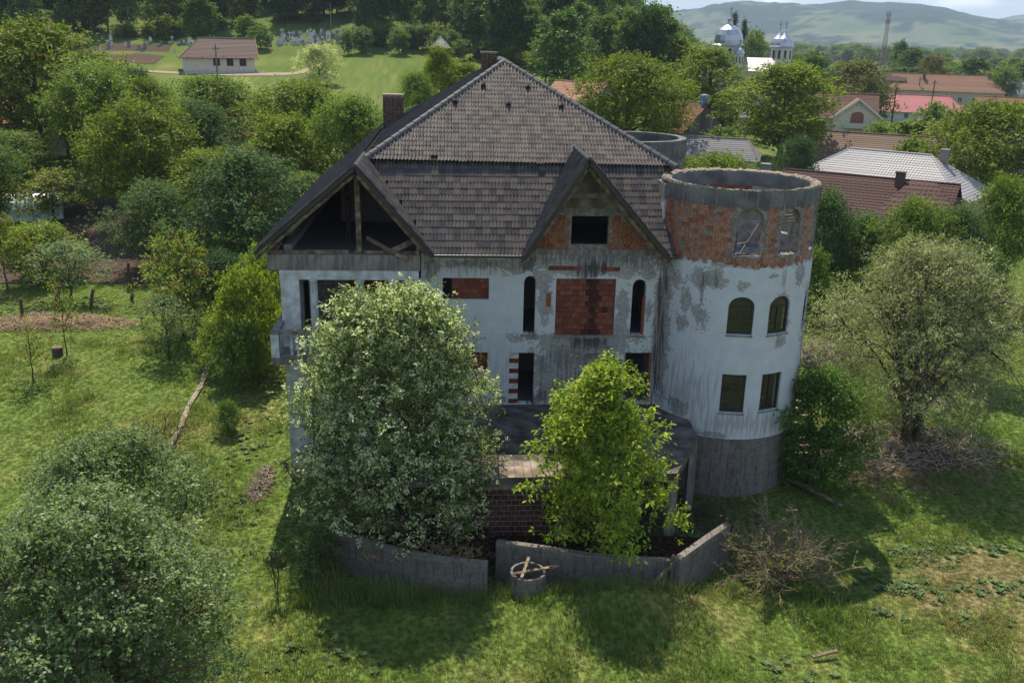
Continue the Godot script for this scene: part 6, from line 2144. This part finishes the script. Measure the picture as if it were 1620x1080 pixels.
func build_small_things() -> void:
	# gravestones of the hillside cemetery
	var proto := []
	for k in 3:
		var o := Node3D.new()
		o.name = "gravestone"
		var m := MB.new()
		m.col = [Color(0.36, 0.37, 0.38), Color(0.22, 0.23, 0.24), Color(0.42, 0.41, 0.40)][k]
		m.box(Vector3(-0.5, -0.4, 0.0), Vector3(0.5, 0.35, 2.0))
		part(o, "kerb_slab", m.mesh(wall_mat()))
		m = MB.new()
		m.col = [Color(0.46, 0.47, 0.49), Color(0.16, 0.17, 0.19), Color(0.52, 0.52, 0.51)][k]
		if k == 2:
			m.box(Vector3(-0.12, -0.3, -0.14), Vector3(0.12, 2.1, 0.0))
			m.box(Vector3(-0.55, 1.35, -0.13), Vector3(0.55, 1.6, -0.01))
		else:
			m.box(Vector3(-0.48, -0.3, -0.2), Vector3(0.48, 1.35, 0.0))
			m.box(Vector3(-0.30, 1.352, -0.18), Vector3(0.30, 1.75, -0.02))
		part(o, "headstone", m.mesh(wall_mat()))
		proto.append(o)
	var r := RandomNumberGenerator.new()
	r.seed = 44
	for k in 120:
		var x := r.randf_range(-44.0, -24.0)
		var z := r.randf_range(-198.0, -186.0) - (x + 44.0) * 0.22
		if k >= 96:
			x = r.randf_range(-78.0, -55.0)
			z = r.randf_range(-188.0, -178.0)
		var o: Node3D = proto[r.randi() % 3].duplicate()
		o.name = "gravestone"
		add_child(o, true)
		o.position = on_ground(x, z)
		o.rotation.y = r.randf_range(-0.3, 0.5)
		var s := r.randf_range(0.45, 0.8)
		o.scale = Vector3(s, s, s)
		if k >= 96:
			tag(o, "pale gravestone among the scattered graves left of the small cream house", "gravestone", "scattered graves left of the small cream house")
		else:
			tag(o, "pale gravestone in the crowded hillside cemetery right of the small cream house", "gravestone", "gravestones of the crowded hillside cemetery")
	for q in proto:
		q.free()
	# poles
	for q in [[-40.8, -126.0, 7.0, "grey utility pole with a lamp before the small cream house"], [-30.0, -194.0, 8.0, "pale pole standing among the graves before the dark wood"], [92.5, -164.0, 9.0, "dark wooden pole right of the balcony house, by the red roof"], [88.8, -162.0, 8.0, "dark wooden pole nearest the balcony house gable"], [142.0, -254.0, 8.5, "dark wooden pole before the left end of the long orange roof"], [112.0, -186.0, 10.0, "dark wooden pole between the red metal roof and the right gables"]]:
		var o := thing("utility_pole", q[3], "pole", on_ground(q[0], q[1]))
		var m := MB.new()
		m.tube([Vector3(0, -0.5, 0), Vector3(0, q[2], 0)], [0.16, 0.11], 8)
		part(o, "shaft", m.mesh(mats["dark_wood"] if q[0] > 0 else mats["concrete"]))
		m = MB.new()
		m.box(Vector3(-0.6, q[2] - 0.7, -0.05), Vector3(0.6, q[2] - 0.58, 0.05))
		part(o, "crossarm", m.mesh(mats["dark_wood"]))
	# lattice mast in the valley
	var o := thing("lattice_mast", "tall red and grey lattice radio mast standing in the valley", "radio mast", Vector3(252.6, -2.2, -527.0))
	var H := 35.0
	var m := MB.new()
	for k in 4:
		var a := PI / 4 + PI / 2 * k
		m.tube([Vector3(cos(a) * 1.9, 0, sin(a) * 1.9), Vector3(cos(a) * 0.7, H, sin(a) * 0.7)], [0.14, 0.12], 5)
	part(o, "legs", m.mesh(mat("mast_steel", Color(0.20, 0.14, 0.14), 0.6)))
	m = MB.new()
	for j in 14:
		var y0 := H * j / 14.0
		var y1 := H * (j + 1) / 14.0
		var r0 := lerpf(1.9, 0.7, j / 14.0)
		var r1 := lerpf(1.9, 0.7, (j + 1) / 14.0)
		for k in 4:
			var a := PI / 4 + PI / 2 * k
			var b := a + PI / 2
			m.beam(Vector3(cos(a) * r0, y0, sin(a) * r0), Vector3(cos(b) * r1, y1, sin(b) * r1), 0.1, 0.1)
			m.beam(Vector3(cos(a) * r1, y1, sin(a) * r1), Vector3(cos(b) * r1, y1, sin(b) * r1), 0.1, 0.1)
	part(o, "bracing", m.mesh(mats["mast_steel"]))
	m = MB.new()
	for k in 6:
		var a := TAU * k / 6.0
		for y in [H - 1.0, H - 5.0]:
			m.beam(Vector3(cos(a) * 1.2, y, sin(a) * 1.2), Vector3(cos(a) * 1.2, y + 2.6, sin(a) * 1.2), 0.4, 0.3)
	m.tube([Vector3(0, H, 0), Vector3(0, H + 4.0, 0)], [0.1, 0.04], 5)
	part(o, "antenna_panels", m.mesh(mat("antenna_grey", Color(0.25, 0.25, 0.27), 0.6)))
	# yard on the left: fence posts, stump, greenhouse tunnel, heap
	for q in [[-28.6, -19.1, 1.5, 0.0, "upright wooden fence post left of the mulch heap"], [-25.7, -22.1, 1.4, 0.12, "leaning wooden fence post at the right end of the mulch heap"], [-23.9, -24.6, 1.5, 0.1, "leaning fence post at the near right corner of the dug plot"], [-26.9, -20.2, 1.7, 0.0, "thick forked post under the leaning fruit tree"], [-25.0, -27.5, 1.9, 0.05, "thin dark stake at the near edge of the dug plot"]]:
		var f := thing("fence_post", q[4], "post", on_ground(q[0], q[1]))
		m = MB.new()
		m.tube([Vector3(0, -0.3, 0), Vector3(q[3] * q[2], q[2] * 0.5, 0), Vector3(q[3] * q[2] * 2.0, q[2], 0)], [0.12, 0.11, 0.10], 7)
		part(f, "stake", m.mesh(mats["bark"]))
	var st := thing("tree_stump", "short sawn tree stump on the left lawn beside the guarded sapling", "stump", on_ground(-24.1, -12.7))
	m = MB.new()
	m.lathe([Vector2(0.34, -0.2), Vector2(0.28, 0.1), Vector2(0.27, 0.5)], 10)
	part(st, "trunk", m.mesh(mats["bark"]))
	m = MB.new()
	m.lathe([Vector2(0.27, 0.5), Vector2(0.0, 0.51)], 10, Vector3(0.0, 0.002, 0.0))
	part(st, "cut_face", m.mesh(mats["old_wood"]))
	var gh := thing("greenhouse_tunnel", "pale teal plastic greenhouse tunnel at the left picture edge", "greenhouse", on_ground(-43.0, -47.0), 0.35)
	m = MB.new()
	for j in 10:
		for k in 12:
			var a := PI * k / 12.0
			var b := PI * (k + 1) / 12.0
			var x0 := -6.0 + 1.2 * j
			var s0 := 1.0 - (0.04 if j % 2 else 0.0)
			var s1 := 1.0 - (0.0 if j % 2 else 0.04)
			m.quad(Vector3(x0, sin(a) * 2.3 * s0, cos(a) * 2.2 * s0), Vector3(x0 + 1.2, sin(a) * 2.3 * s1, cos(a) * 2.2 * s1), Vector3(x0 + 1.2, sin(b) * 2.3 * s1, cos(b) * 2.2 * s1), Vector3(x0, sin(b) * 2.3 * s0, cos(b) * 2.2 * s0))
	for k in 12:
		var a := PI * k / 12.0
		var b := PI * (k + 1) / 12.0
		m.tri(Vector3(6.0, 0, 0), Vector3(6.0, sin(b) * 2.25, cos(b) * 2.15), Vector3(6.0, sin(a) * 2.25, cos(a) * 2.15))
	part(gh, "plastic_sheet", m.mesh(mat("plastic_sheet", Color(0.42, 0.56, 0.56), 0.35, 0.5)))
	m = MB.new()
	for j in 11:
		var pts := []
		for k in 13:
			var a := PI * k / 12.0
			pts.append(Vector3(-6.0 + 1.2 * j, sin(a) * 2.34, cos(a) * 2.24))
		m.tube(pts, [0.03, 0.03, 0.03, 0.03, 0.03, 0.03, 0.03, 0.03, 0.03, 0.03, 0.03, 0.03, 0.03], 4)
	part(gh, "hoops", m.mesh(mat("hoop_green", Color(0.10, 0.22, 0.20), 0.6)))
	# dug plot
	m = MB.new()
	var xs := 40
	var zs := 70
	for j in zs:
		for k in xs:
			var q := []
			for e in [[0, 1], [1, 1], [1, 0], [0, 0]]:
				var x: float = -38.8 + 14.6 * (k + e[0]) / xs
				var z: float = -53.0 + 24.0 * (j + e[1]) / zs
				x += (-28.0 - z) * 0.10 * float(k + e[0]) / xs
				q.append(on_ground(x, z, 0.05 + 0.05 * sin(z * 9.0) + tn2.get_noise_2d(x * 4.0, z * 4.0) * 0.07))
			m.quad(q[0], q[1], q[2], q[3])
	struct("garden_soil", m.mesh(textured(mat("dug_earth", Color(0.33, 0.295, 0.275), 1.0, 0.1), ntex(91, 0.03, Color(0.42, 0.385, 0.365), Color(0.60, 0.55, 0.51), 512, 6), 0.4)))
	# brown field on the hill, gravel path
	m = MB.new()
	for j in 12:
		for k in 16:
			var q := []
			for e in [[0, 1], [1, 1], [1, 0], [0, 0]]:
				var t := float(j + e[1]) / 12.0
				var u := float(k + e[0]) / 16.0
				var l := Vector2(-92.0, -184.0).lerp(Vector2(-62.5, -157.0), t)
				var rr := Vector2(-64.0, -184.5).lerp(Vector2(-60.0, -157.0), t)
				var w := l.lerp(rr, u)
				q.append(on_ground(w.x, w.y, 0.06))
			m.quad(q[0], q[1], q[2], q[3])
	struct("ploughed_field", m.mesh(mats["dug_earth"]))
	m = MB.new()
	var path := [Vector2(-62.0, -146.0), Vector2(-52.0, -144.2), Vector2(-42.0, -143.8), Vector2(-35.0, -145.0), Vector2(-31.0, -147.5), Vector2(-30.2, -156.0), Vector2(-28.5, -166.0)]
	var pw := [1.2, 1.5, 1.8, 2.4, 1.2, 0.5, 0.4]
	for k in path.size() - 1:
		for z in 5:
			var a: Vector2 = path[k].lerp(path[k + 1], z / 5.0)
			var b: Vector2 = path[k].lerp(path[k + 1], (z + 1) / 5.0)
			var n: Vector2 = (path[k + 1] - path[k]).normalized().orthogonal()
			var wa := lerpf(pw[k], pw[k + 1], z / 5.0)
			var wb := lerpf(pw[k], pw[k + 1], (z + 1) / 5.0)
			m.quad(on_ground(a.x + n.x * wa, a.y + n.y * wa, 0.08), on_ground(a.x - n.x * wa, a.y - n.y * wa, 0.08), on_ground(b.x - n.x * wb, b.y - n.y * wb, 0.08), on_ground(b.x + n.x * wb, b.y + n.y * wb, 0.08))
	struct("gravel_path", m.mesh(textured(mat("gravel", Color(0.62, 0.58, 0.53), 1.0, 0.1), ntex(92, 0.03, Color(0.60, 0.56, 0.50), Color(0.76, 0.72, 0.66), 256, 5), 0.5)))
	# heap of cut stalks left, brush pile right, litter under the willow: countless sticks
	sticks("mulch_heap", Vector3(-26.6, 0, -18.6), 5.2, 1.6, 0.75, 1500, 0.35, [Color(0.30, 0.21, 0.13), Color(0.42, 0.32, 0.21)], 501)
	sticks("brush_pile", Vector3(18.7, 0, -12.6), 1.9, 2.3, 0.9, 900, 0.9, [Color(0.16, 0.13, 0.115), Color(0.26, 0.22, 0.20)], 502)
	sticks("cut_branches", Vector3(19.0, 0, -1.8), 5.0, 2.2, 0.18, 900, 0.8, [Color(0.20, 0.16, 0.12), Color(0.36, 0.31, 0.26)], 503)
	sticks("dry_stalks", Vector3(-10.5, 0, 1.2), 0.55, 1.5, 0.22, 260, 0.4, [Color(0.16, 0.125, 0.10), Color(0.27, 0.22, 0.175)], 504)
	sticks("wall_litter", Vector3(-3.4, 1.02, 8.3), 2.2, 0.7, 0.2, 350, 0.4, [Color(0.20, 0.13, 0.08), Color(0.30, 0.22, 0.14)], 505)

func sticks(called: String, c: Vector3, rx: float, rz: float, h: float, n: int, l: float, cols: Array, sd: int) -> void:
	var r := RandomNumberGenerator.new()
	r.seed = sd
	var m := MB.new()
	for k in n:
		var a := r.randf() * TAU
		var q := sqrt(r.randf())
		var p := Vector3(c.x + cos(a) * rx * q, 0, c.z + sin(a) * rz * q)
		p.y = ground_h(p.x, p.z) + c.y + h * (1.0 - q * q) * r.randf_range(0.5, 1.0) + 0.03
		var d := Vector3(r.randfn(), r.randfn() * 0.28, r.randfn()).normalized() * l * r.randf_range(0.4, 1.2)
		m.col = cols[0].lerp(cols[1], r.randf()) * r.randf_range(0.8, 1.2)
		m.beam(p - d * 0.5, p + d * 0.5, 0.025, 0.02)
	if h > 0.3:
		m.col = cols[0] * 0.8
		var pr := []
		for k in 7:
			var t := k / 6.0
			pr.append(Vector2(1.0 - t, -0.3 + (h * 0.7 + 0.3) * sin(t * PI / 2)))
		var base := MB.new()
		base.lathe(pr, 18)
		for k in base.v.size():
			var v := base.v[k]
			m.v.append(Vector3(c.x + v.x * rx, ground_h(c.x, c.z) + c.y + v.y, c.z + v.z * rz))
			m.n.append(base.n[k])
			m.c.append(m.col)
			m.t.append(Vector2.ZERO)
		var k0 := m.v.size() - base.v.size()
		for k in base.i:
			m.i.append(k + k0)
	var o := part(self, called, m.mesh(vmat("dry_stick", 0.95, 0.2)), "", "stuff")

func build_background_trees() -> void:
	var rows := [
		["walnut", "walnut_tree", "tall yellow green walnut with a dark bare trunk at the left picture edge", -45.6, -66.4, 14.9, 8.5, 2],
		["acacia", "acacia_tree", "bushy green tree right behind the tall walnut at the left edge", -36.1, -56.3, 11.8, 5.1, 0],
		["walnut", "walnut_tree", "broad yellow green tree above the dug garden plot", -28.6, -45.2, 10.8, 5.5, 2],
		["plum", "plum_tree", "dark green tree before the small cream house's meadow, left of its pole", -41.1, -84.1, 8.3, 3.7, 3],
		["acacia", "acacia_tree", "feathery green tree below the small cream house", -27.1, -64.2, 10.0, 5.7, 0],
		["plum", "plum_tree", "large bluish green tree beside the left roof edge of the villa", -17.4, -32.5, 9.3, 4.9, 1],
		["plum", "plum_tree", "bluish green tree at the back right corner of the dug garden plot", -24.4, -33.3, 6.7, 3.6, 0],
		["acacia", "acacia_tree", "feathery tree left of the villa's left eave, among the orchard trees", -17.0, -57.0, 10.8, 5.8, 2],
		["acacia", "acacia_tree", "bright green tree showing beside the large brick chimney", -10.9, -45.7, 11.4, 4.3, 0],
		["lime", "lime_tree", "light green tree behind the large bluish tree by the villa", -17.2, -46.8, 9.5, 4.1, 2],
		["far_silver", "silvery_tree", "pale silvery tree standing alone on the meadow by the gravel path", -24.9, -131.5, 6.8, 4.2, 0],
		["far_silver", "silvery_bush", "low pale silvery bush below the small cream house", -31.7, -99.0, 5.2, 2.4, 0],
		["lime", "poplar_tree", "bright green pointed tree rising behind the chimney on the meadow edge", -3.7, -80.1, 12.0, 2.7, 2],
		["acacia", "lime_tree", "lighter green tree to the left of the pointed tree behind the villa roof", -6.4, -74.0, 9.6, 2.8, 0],
		["lime", "yellowish_bush", "yellowish bush right behind the villa's left hip line", -0.6, -82.1, 9.9, 3.8, 2],
		["yellow_bush", "yellowish_tree", "yellowish young tree with reddish shoots left of the villa wall", -18.3, -16.3, 6.3, 2.6, 0],
		["small_fruit", "fruit_tree", "small grey green fruit tree with a dark trunk on the left lawn", -18.0, -12.3, 3.7, 1.8, 0],
		["bushy", "lilac_bush", "light green rounded bush against the villa's left wall", -13.2, -10.6, 5.6, 2.2, 2],
		["bushy", "lilac_bush", "dark low bush below the light green one at the villa's left corner", -13.4, -8.8, 3.2, 1.4, 3],
		["yellow_bush", "yellowish_tree", "yellow green tree beside the greenhouse tunnel", -37.2, -46.4, 4.6, 4.3, 0],
		["yellow_bush", "yellowish_tree", "small yellow tree at the left picture edge below the greenhouse", -32.9, -26.8, 5.5, 1.8, 2],
		["bushy", "leafy_bush", "green bush left of the dug plot, under the leaning fruit tree", -31.4, -29.4, 4.2, 3.0, 0],
		["small_fruit", "fruit_tree", "leaning fruit tree with bare forked stems over the left bush", -27.6, -24.1, 4.1, 2.9, 0],
		["bushy", "low_bush", "small round dark green bush between the kerb and the flowering tree", -12.9, -3.6, 1.6, 0.7, 3],
		["bushy", "leafy_bush", "dense bush reaching the villa's balcony, behind the light green one", -13.2, -15.7, 5.5, 1.9, 0],
		["plum", "plum_tree", "dark leafy tree between the yellowish young tree and the villa wall", -16.4, -18.0, 4.9, 2.4, 3],
		["bushy", "leafy_bush", "low bush at the far end of the broken kerb", -15.0, -11.0, 2.9, 1.2, 0],
		["thin_sapling", "sapling", "double stemmed young sapling on the left lawn", -23.9, -9.0, 3.3, 1.1, 0],
		["thin_sapling", "sapling", "young sapling with a pale trunk guard beside the stump", -23.6, -12.7, 4.6, 1.0, 0],
		["walnut", "walnut_tree", "broad yellow green walnut right of the villa roof, before the wooded hill", 17.8, -72.2, 12.2, 7.2, 2],
		["lime", "lime_tree", "tall loose green tree in front of the church", 36.5, -106.9, 12.1, 6.3, 0],
		["lime", "lime_tree", "large bright green tree between the church and the gable house", 39.9, -82.9, 12.1, 7.1, 2],
		["plum", "plum_tree", "dark green tree under the large bright tree near the grey shed", 31.8, -53.9, 7.3, 2.5, 3],
		["far_copper", "copper_tree", "olive brown broad tree behind the gable house", 89.1, -175.2, 14.1, 8.7, 0],
		["walnut", "walnut_tree", "broad yellow green tree right of the pale tiled roof", 54.0, -58.8, 11.4, 7.2, 2],
		["acacia", "acacia_tree", "bright leafy tree seen over the tower's concrete ring", 19.0, -37.0, 8.9, 4.0, 2],
		["acacia", "acacia_tree", "low leafy tree between the two towers", 18.1, -43.5, 7.2, 2.6, 0],
		["plum", "plum_tree", "bushy tree touching the right side of the tower ring", 22.6, -23.1, 8.3, 2.5, 1],
		["plum", "plum_tree", "bushy tree second to the right of the tower, below the dark roof", 26.0, -23.8, 6.6, 2.8, 0],
		["acacia", "acacia_tree", "leafy tree in the middle of the row below the dark brown roof", 27.6, -20.8, 8.1, 2.7, 0],
		["plum", "plum_tree", "bushy tree right of the middle of the row below the dark roof", 30.8, -21.4, 7.6, 2.7, 1],
		["acacia", "acacia_tree", "tree at the right end of the row below the pale roof", 35.1, -23.5, 9.2, 2.7, 0],
		["plum", "plum_tree", "dark tree behind the willow's right side at the picture edge", 26.3, -10.1, 7.2, 1.8, 3],
		["bushy", "leafy_bush", "dark bush between the tower and the willow, behind the lawn", 20.6, -19.6, 5.0, 1.6, 3],
		["far_shrub", "leafy_bush", "light green bush beside the red metal roof", 96.3, -153.0, 6.2, 3.6, 0],
		["far_shrub", "leafy_bush", "wide light green bush before the red metal roof", 81.2, -132.6, 4.4, 5.8, 2],
		["far_shrub", "leafy_bush", "round green bush beside the balcony house", 70.0, -121.3, 4.5, 2.7, 0],
		["far_shrub", "leafy_bush", "bush growing over the old brown roof", 54.9, -76.5, 5.3, 2.6, 0],
		["far_round", "round_tree", "round crowned dense tree right behind the church dome", 96.2, -277.0, 21.6, 5.1, 0],
		["far_dark", "dark_tree", "dark tree left of the church dome", 66.1, -254.1, 14.4, 6.0, 0],
		["far_dark", "dark_tree", "dense tree left of the dark tree beside the church", 56.7, -246.0, 5.1, 7.8, 0],
		["far_spruce", "spruce", "tall spruce right behind the church dome", 93.6, -293.4, 28.0, 3.9, 0],
		["far_spruce", "spruce", "second shorter spruce behind the church dome", 97.0, -292.4, 26.0, 3.5, 0],
		["far_spruce", "spruce", "lone dark spruce far left of the church", 83.3, -373.2, 9.4, 2.0, 0],
		["far_round", "round_tree", "round dark tree right of the church's twin towers", 93.5, -214.4, 15.5, 4.2, 3],
		["far_dark", "big_dark_tree", "tall dark broad tree at the corner of the meadow right of the roof ridge", 16.3, -125.3, 14.3, 4.9, 0],
		["far_bare", "bare_tree", "half bare tall tree behind the dark tree at the meadow corner", 32.5, -191.4, 13.9, 4.7, 0],
		["far_light", "lime_tree", "bright green tree on the left flank of the tall dark tree", 15.8, -156.2, 6.4, 3.4, 0],
		["far_orchard", "silvery_bush", "grey green bush at the foot of the tall dark tree", 20.5, -138.6, 4.7, 2.7, 0],
		["far_dark", "dark_tree", "dark round tree on the wood edge above the hut", 5.5, -199.9, 8.5, 4.8, 0],
		["far_tall", "tall_tree", "slender tree on the skyline left of the half bare tree", 15.7, -211.4, 5.2, 3.9, 0],
		["far_round", "round_tree", "solitary round tree beside the small cream house and the graves", -44.3, -182.9, 5.0, 2.6, 0],
		["far_tall", "tall_tree", "tall slim double tree behind the small cream house", -55.8, -177.6, 12.6, 3.7, 2],
		["far_dark", "dark_tree", "tall green tree in the valley left of the lattice mast base", 176.1, -342.2, 20.5, 4.5, 0],
		["far_dark", "dark_tree", "broad tree with a pale rock face behind it, right of the lattice mast", 171.8, -322.1, 17.8, 5.9, 2],
		["far_copper", "copper_tree", "reddish brown tree behind the long orange roof", 159.8, -283.4, 14.6, 6.3, 4],
		["far_round", "round_tree", "grey green round tree right of the long orange roof", 164.6, -246.6, 11.8, 4.2, 1]
	]
	var taken := []
	for q in rows:
		var p := on_ground(q[3], q[4])
		tree(q[1], q[0], q[2], p, q[5], q[6], "", q[7])
		taken.append(Vector3(q[3], q[6], q[4]))
	var r := RandomNumberGenerator.new()
	r.seed = 900
	# orchard and garden trees left of and behind the villa
	var n := 0
	var guard := 0
	while n < 48 and guard < 2600:
		guard += 1
		var x := r.randf_range(-62.0, -4.0)
		var z := r.randf_range(-104.0, -40.0)
		if x > -11.0 and z > -48.0:
			continue
		if plowed(x, z) > 0.0 or not free_spot(taken, x, z, 1.7) or absf(x + 26.0) < 7.0 and absf(z + 75.0) < 5.0:
			continue
		if (z < -62.0 and x > -36.0) or (z < -80.0 and x > -60.0):
			continue
		taken.append(Vector3(x, 3.2, z))
		var kk: String = ["acacia", "plum", "lime", "walnut", "acacia"][r.randi() % 5]
		tree("orchard_tree", kk, "leafy green tree in the crowded orchard belt left of and behind the villa", on_ground(x, z), r.randf_range(6.0, 9.5), r.randf_range(3.2, 4.6), "trees of the orchard belt behind the villa", r.randi() % 4)
		n += 1
	# trees and bushes in the gardens right of the villa
	n = 0
	while n < 46 and guard < 3000:
		guard += 1
		var x := r.randf_range(14.0, 130.0)
		var z := r.randf_range(-215.0, -62.0)
		var az := atan2(x - CAM.x, CAM.z - z)
		if az > 0.70 or az < 0.12 or not free_spot(taken, x, z, 3.5):
			continue
		var d := Vector2(x - CAM.x, z - CAM.z).length()
		if d < 105.0 or (az > 0.34 and d < 235.0):
			continue
		taken.append(Vector3(x, 3.0, z))
		var far := ["far_round", "far_light", "far_orchard", "far_shrub"]
		var kk: String = far[r.randi() % 4]
		tree("garden_tree", kk, "garden tree among the village houses right of the villa", on_ground(x, z), r.randf_range(3.0, 6.0), r.randf_range(2.0, 3.6), "garden trees among the village houses", r.randi() % 4)
		n += 1
	# row of orchard trees along the top of the meadow
	for k in 16:
		var x := -25.0 + 2.6 * k + r.randf_range(-1, 1)
		var z := -178.0 - r.randf() * 12.0 + (8.0 if k > 9 else 0.0)
		tree("orchard_tree", "far_orchard", "small round orchard tree at the top edge of the hillside meadow", on_ground(x, z), r.randf_range(4.0, 5.6), r.randf_range(2.0, 2.8), "orchard trees along the meadow's top edge", r.randi() % 3)
	# the wood on the hill behind the meadow
	n = 0
	guard = 0
	var wood := []
	while n < 230 and guard < 6000:
		guard += 1
		var x := r.randf_range(-150.0, 58.0)
		var t := pow(r.randf(), 1.6)
		var ez := -196.0
		if x > -46.0 and x < -22.0:
			ez = -210.0
		elif x >= -22.0 and x < 4.0:
			ez = -194.0
		elif x >= 4.0:
			ez = lerpf(-178.0, -140.0, clampf((x - 4.0) / 26.0, 0, 1))
		elif x < -80.0:
			ez = -192.0
		var z := ez - t * 85.0
		if not free_spot(wood, x, z, 0.9):
			continue
		var faz := atan2(x - CAM.x, CAM.z - z)
		if faz > 0.235:
			continue
		wood.append(Vector3(x, 1.9, z))
		var dark: bool = x > -48.0 and x < -10.0 and r.randf() < 0.75
		var pick := r.randf()
		if dark or pick < 0.2:
			tree("forest_tree", "far_dark", "dark leafy tree in the wood on the hill behind the meadow", on_ground(x, z), r.randf_range(13.0, 20.0), r.randf_range(3.6, 5.4), "dark trees of the hillside wood", 3 if dark else 0)
		elif pick < 0.68:
			tree("forest_tree", "far_tall", "slender mid green tree in the wood on the hill behind the meadow", on_ground(x, z), r.randf_range(12.0, 18.0), r.randf_range(3.0, 4.4), "slender trees of the hillside wood", r.randi() % 4)
		else:
			tree("forest_tree", "far_light", "light green tree in the wood on the hill behind the meadow", on_ground(x, z), r.randf_range(8.0, 14.0), r.randf_range(3.2, 4.6), "light trees of the hillside wood", r.randi() % 3)
		n += 1
	# shrubs along the wood's foot
	for k in 46:
		var x := r.randf_range(-120.0, 40.0)
		if x > -46.0 and x < -22.0:
			continue
		var ez := -192.0 if x < 4.0 else lerpf(-176.0, -139.0, clampf((x - 4.0) / 26.0, 0, 1))
		tree("edge_shrub", "far_shrub", "leafy shrub at the foot of the hillside wood", on_ground(x, ez + r.randf_range(-3, 2)), r.randf_range(2.5, 5.0), r.randf_range(2.0, 3.4), "shrubs at the foot of the hillside wood", r.randi() % 4)
	# trees across the valley floor
	n = 0
	guard = 0
	while n < 150 and guard < 5000:
		guard += 1
		var az := r.randf_range(0.16, 0.72)
		var d := 270.0 * pow(1700.0 / 270.0, pow(r.randf(), 1.5))
		var x := CAM.x + sin(az) * d
		var z := CAM.z - cos(az) * d
		if d < 345.0 and az > 0.42:
			continue
		if Vector2(x - 75.5, z + 212.0).length() < 24.0 or not free_spot(wood, x, z, 2.0):
			continue
		wood.append(Vector3(x, 3.0, z))
		var kk: String = ["far_round", "far_dark", "far_light", "far_tall"][r.randi() % 4]
		tree("valley_tree", kk, "leafy tree on the valley floor before the far hills", on_ground(x, z), r.randf_range(7.0, 13.0) * (1.0 + d / 2500.0), r.randf_range(4.0, 7.0) * (1.0 + d / 2000.0), "trees across the valley floor", r.randi() % 4)
		n += 1
	# far tree belts and deep wood that read as one mass
	var xf := []
	var tint := PackedColorArray()
	for k in 1500:
		var az := r.randf_range(-0.6, 0.85)
		var d := 900.0 * pow(2900.0 / 900.0, r.randf())
		var x := CAM.x + sin(az) * d
		var z := CAM.z - cos(az) * d
		if hn.get_noise_2d(x * 3.0, z * 3.0) < -0.05:
			continue
		var s := r.randf_range(1.0, 1.9)
		xf.append(Transform3D(Basis(Vector3.UP, r.randf() * TAU).scaled(Vector3(s * 1.6, s, s * 1.6)), on_ground(x, z, -0.5)))
		var g := r.randf_range(0.7, 1.2)
		tint.append(Color(g, g, g))
	scatter("far_tree_belts", kinds["far_round"][1], xf, tint)
	xf = []
	tint = PackedColorArray()
	for k in 700:
		var x := r.randf_range(-260.0, 30.0)
		var z := -285.0 - r.randf() * 130.0
		var s := r.randf_range(0.75, 1.1)
		xf.append(Transform3D(Basis(Vector3.UP, r.randf() * TAU).scaled(Vector3(s, s, s)), on_ground(x, z, -0.5)))
		var g := r.randf_range(0.7, 1.2)
		tint.append(Color(g, g, g))
	scatter("deep_wood", kinds["far_dark"][1], xf, tint)
	# weeds and dock plants in the lawn on the right, saplings by the walls
	weeds()

func free_spot(taken: Array, x: float, z: float, rad: float) -> bool:
	for q in taken:
		if Vector2(q.x - x, q.z - z).length() < q.y + rad:
			return false
	return true

func weeds() -> void:
	var r := RandomNumberGenerator.new()
	r.seed = 950
	var m := MB.new()
	for k in 15:
		var a := TAU * k / 15.0 + r.randf() * 0.3
		var l := r.randf_range(0.16, 0.30)
		var d := Vector3(cos(a), r.randf_range(0.35, 1.1), sin(a)).normalized()
		var s := d.cross(Vector3.UP).normalized() * l * 0.2
		m.col = Color(1, 1, 1) * r.randf_range(0.8, 1.2)
		var p := d * l * 0.55
		m.quad(Vector3.ZERO, p - s, p + d * l * 0.45 - Vector3(0, 0.05, 0), p + s)
	var leafm := vmat("weed_leaf", 0.6, 0.4, Color(0.5, 0.6, 0.3))
	var mesh := m.mesh(leafm)
	var xf := []
	var tint := PackedColorArray()
	var spots := [[15.0, 7.2, 1.5, 0.8, 40], [13.4, 9.2, 0.9, 0.7, 46], [17.5, 9.6, 2.6, 0.6, 46], [16.8, 6.8, 2.6, 0.5, 34], [12.2, 10.8, 0.4, 0.3, 12], [19.0, 7.0, 1.0, 0.4, 16], [11.0, 9.7, 0.5, 0.3, 10], [8.0, 13.6, 1.6, 0.5, 16], [15.5, 11.4, 1.6, 0.8, 18], [-7.0, 12.5, 2.0, 1.0, 26], [-28.5, -22.0, 4.0, 2.5, 160], [-11.5, 3.5, 1.2, 2.4, 30], [-11.8, -4.0, 1.4, 3.0, 40], [6.6, 6.2, 0.9, 1.4, 60], [13.0, 0.0, 0.8, 2.0, 40]]
	for q in spots:
		for k in int(q[4]):
			var x: float = q[0] + r.randfn() * q[2] * 0.6
			var z: float = q[1] + r.randfn() * q[3] * 0.6
			var s := r.randf_range(0.5, 1.05)
			xf.append(Transform3D(Basis(Vector3.UP, r.randf() * TAU).scaled(Vector3(s, s, s)), on_ground(x, z, 0.0)))
			tint.append(Color(0.112, 0.170, 0.052) * r.randf_range(0.8, 1.3))
	scatter("weeds", mesh, xf, tint)

func _ready() -> void:
	set_light()
	build_ground()
	build_hills()
	build_villa()
	build_yard()
	build_grass()
	build_kinds()
	build_hero_trees()
	build_village()
	build_background_trees()
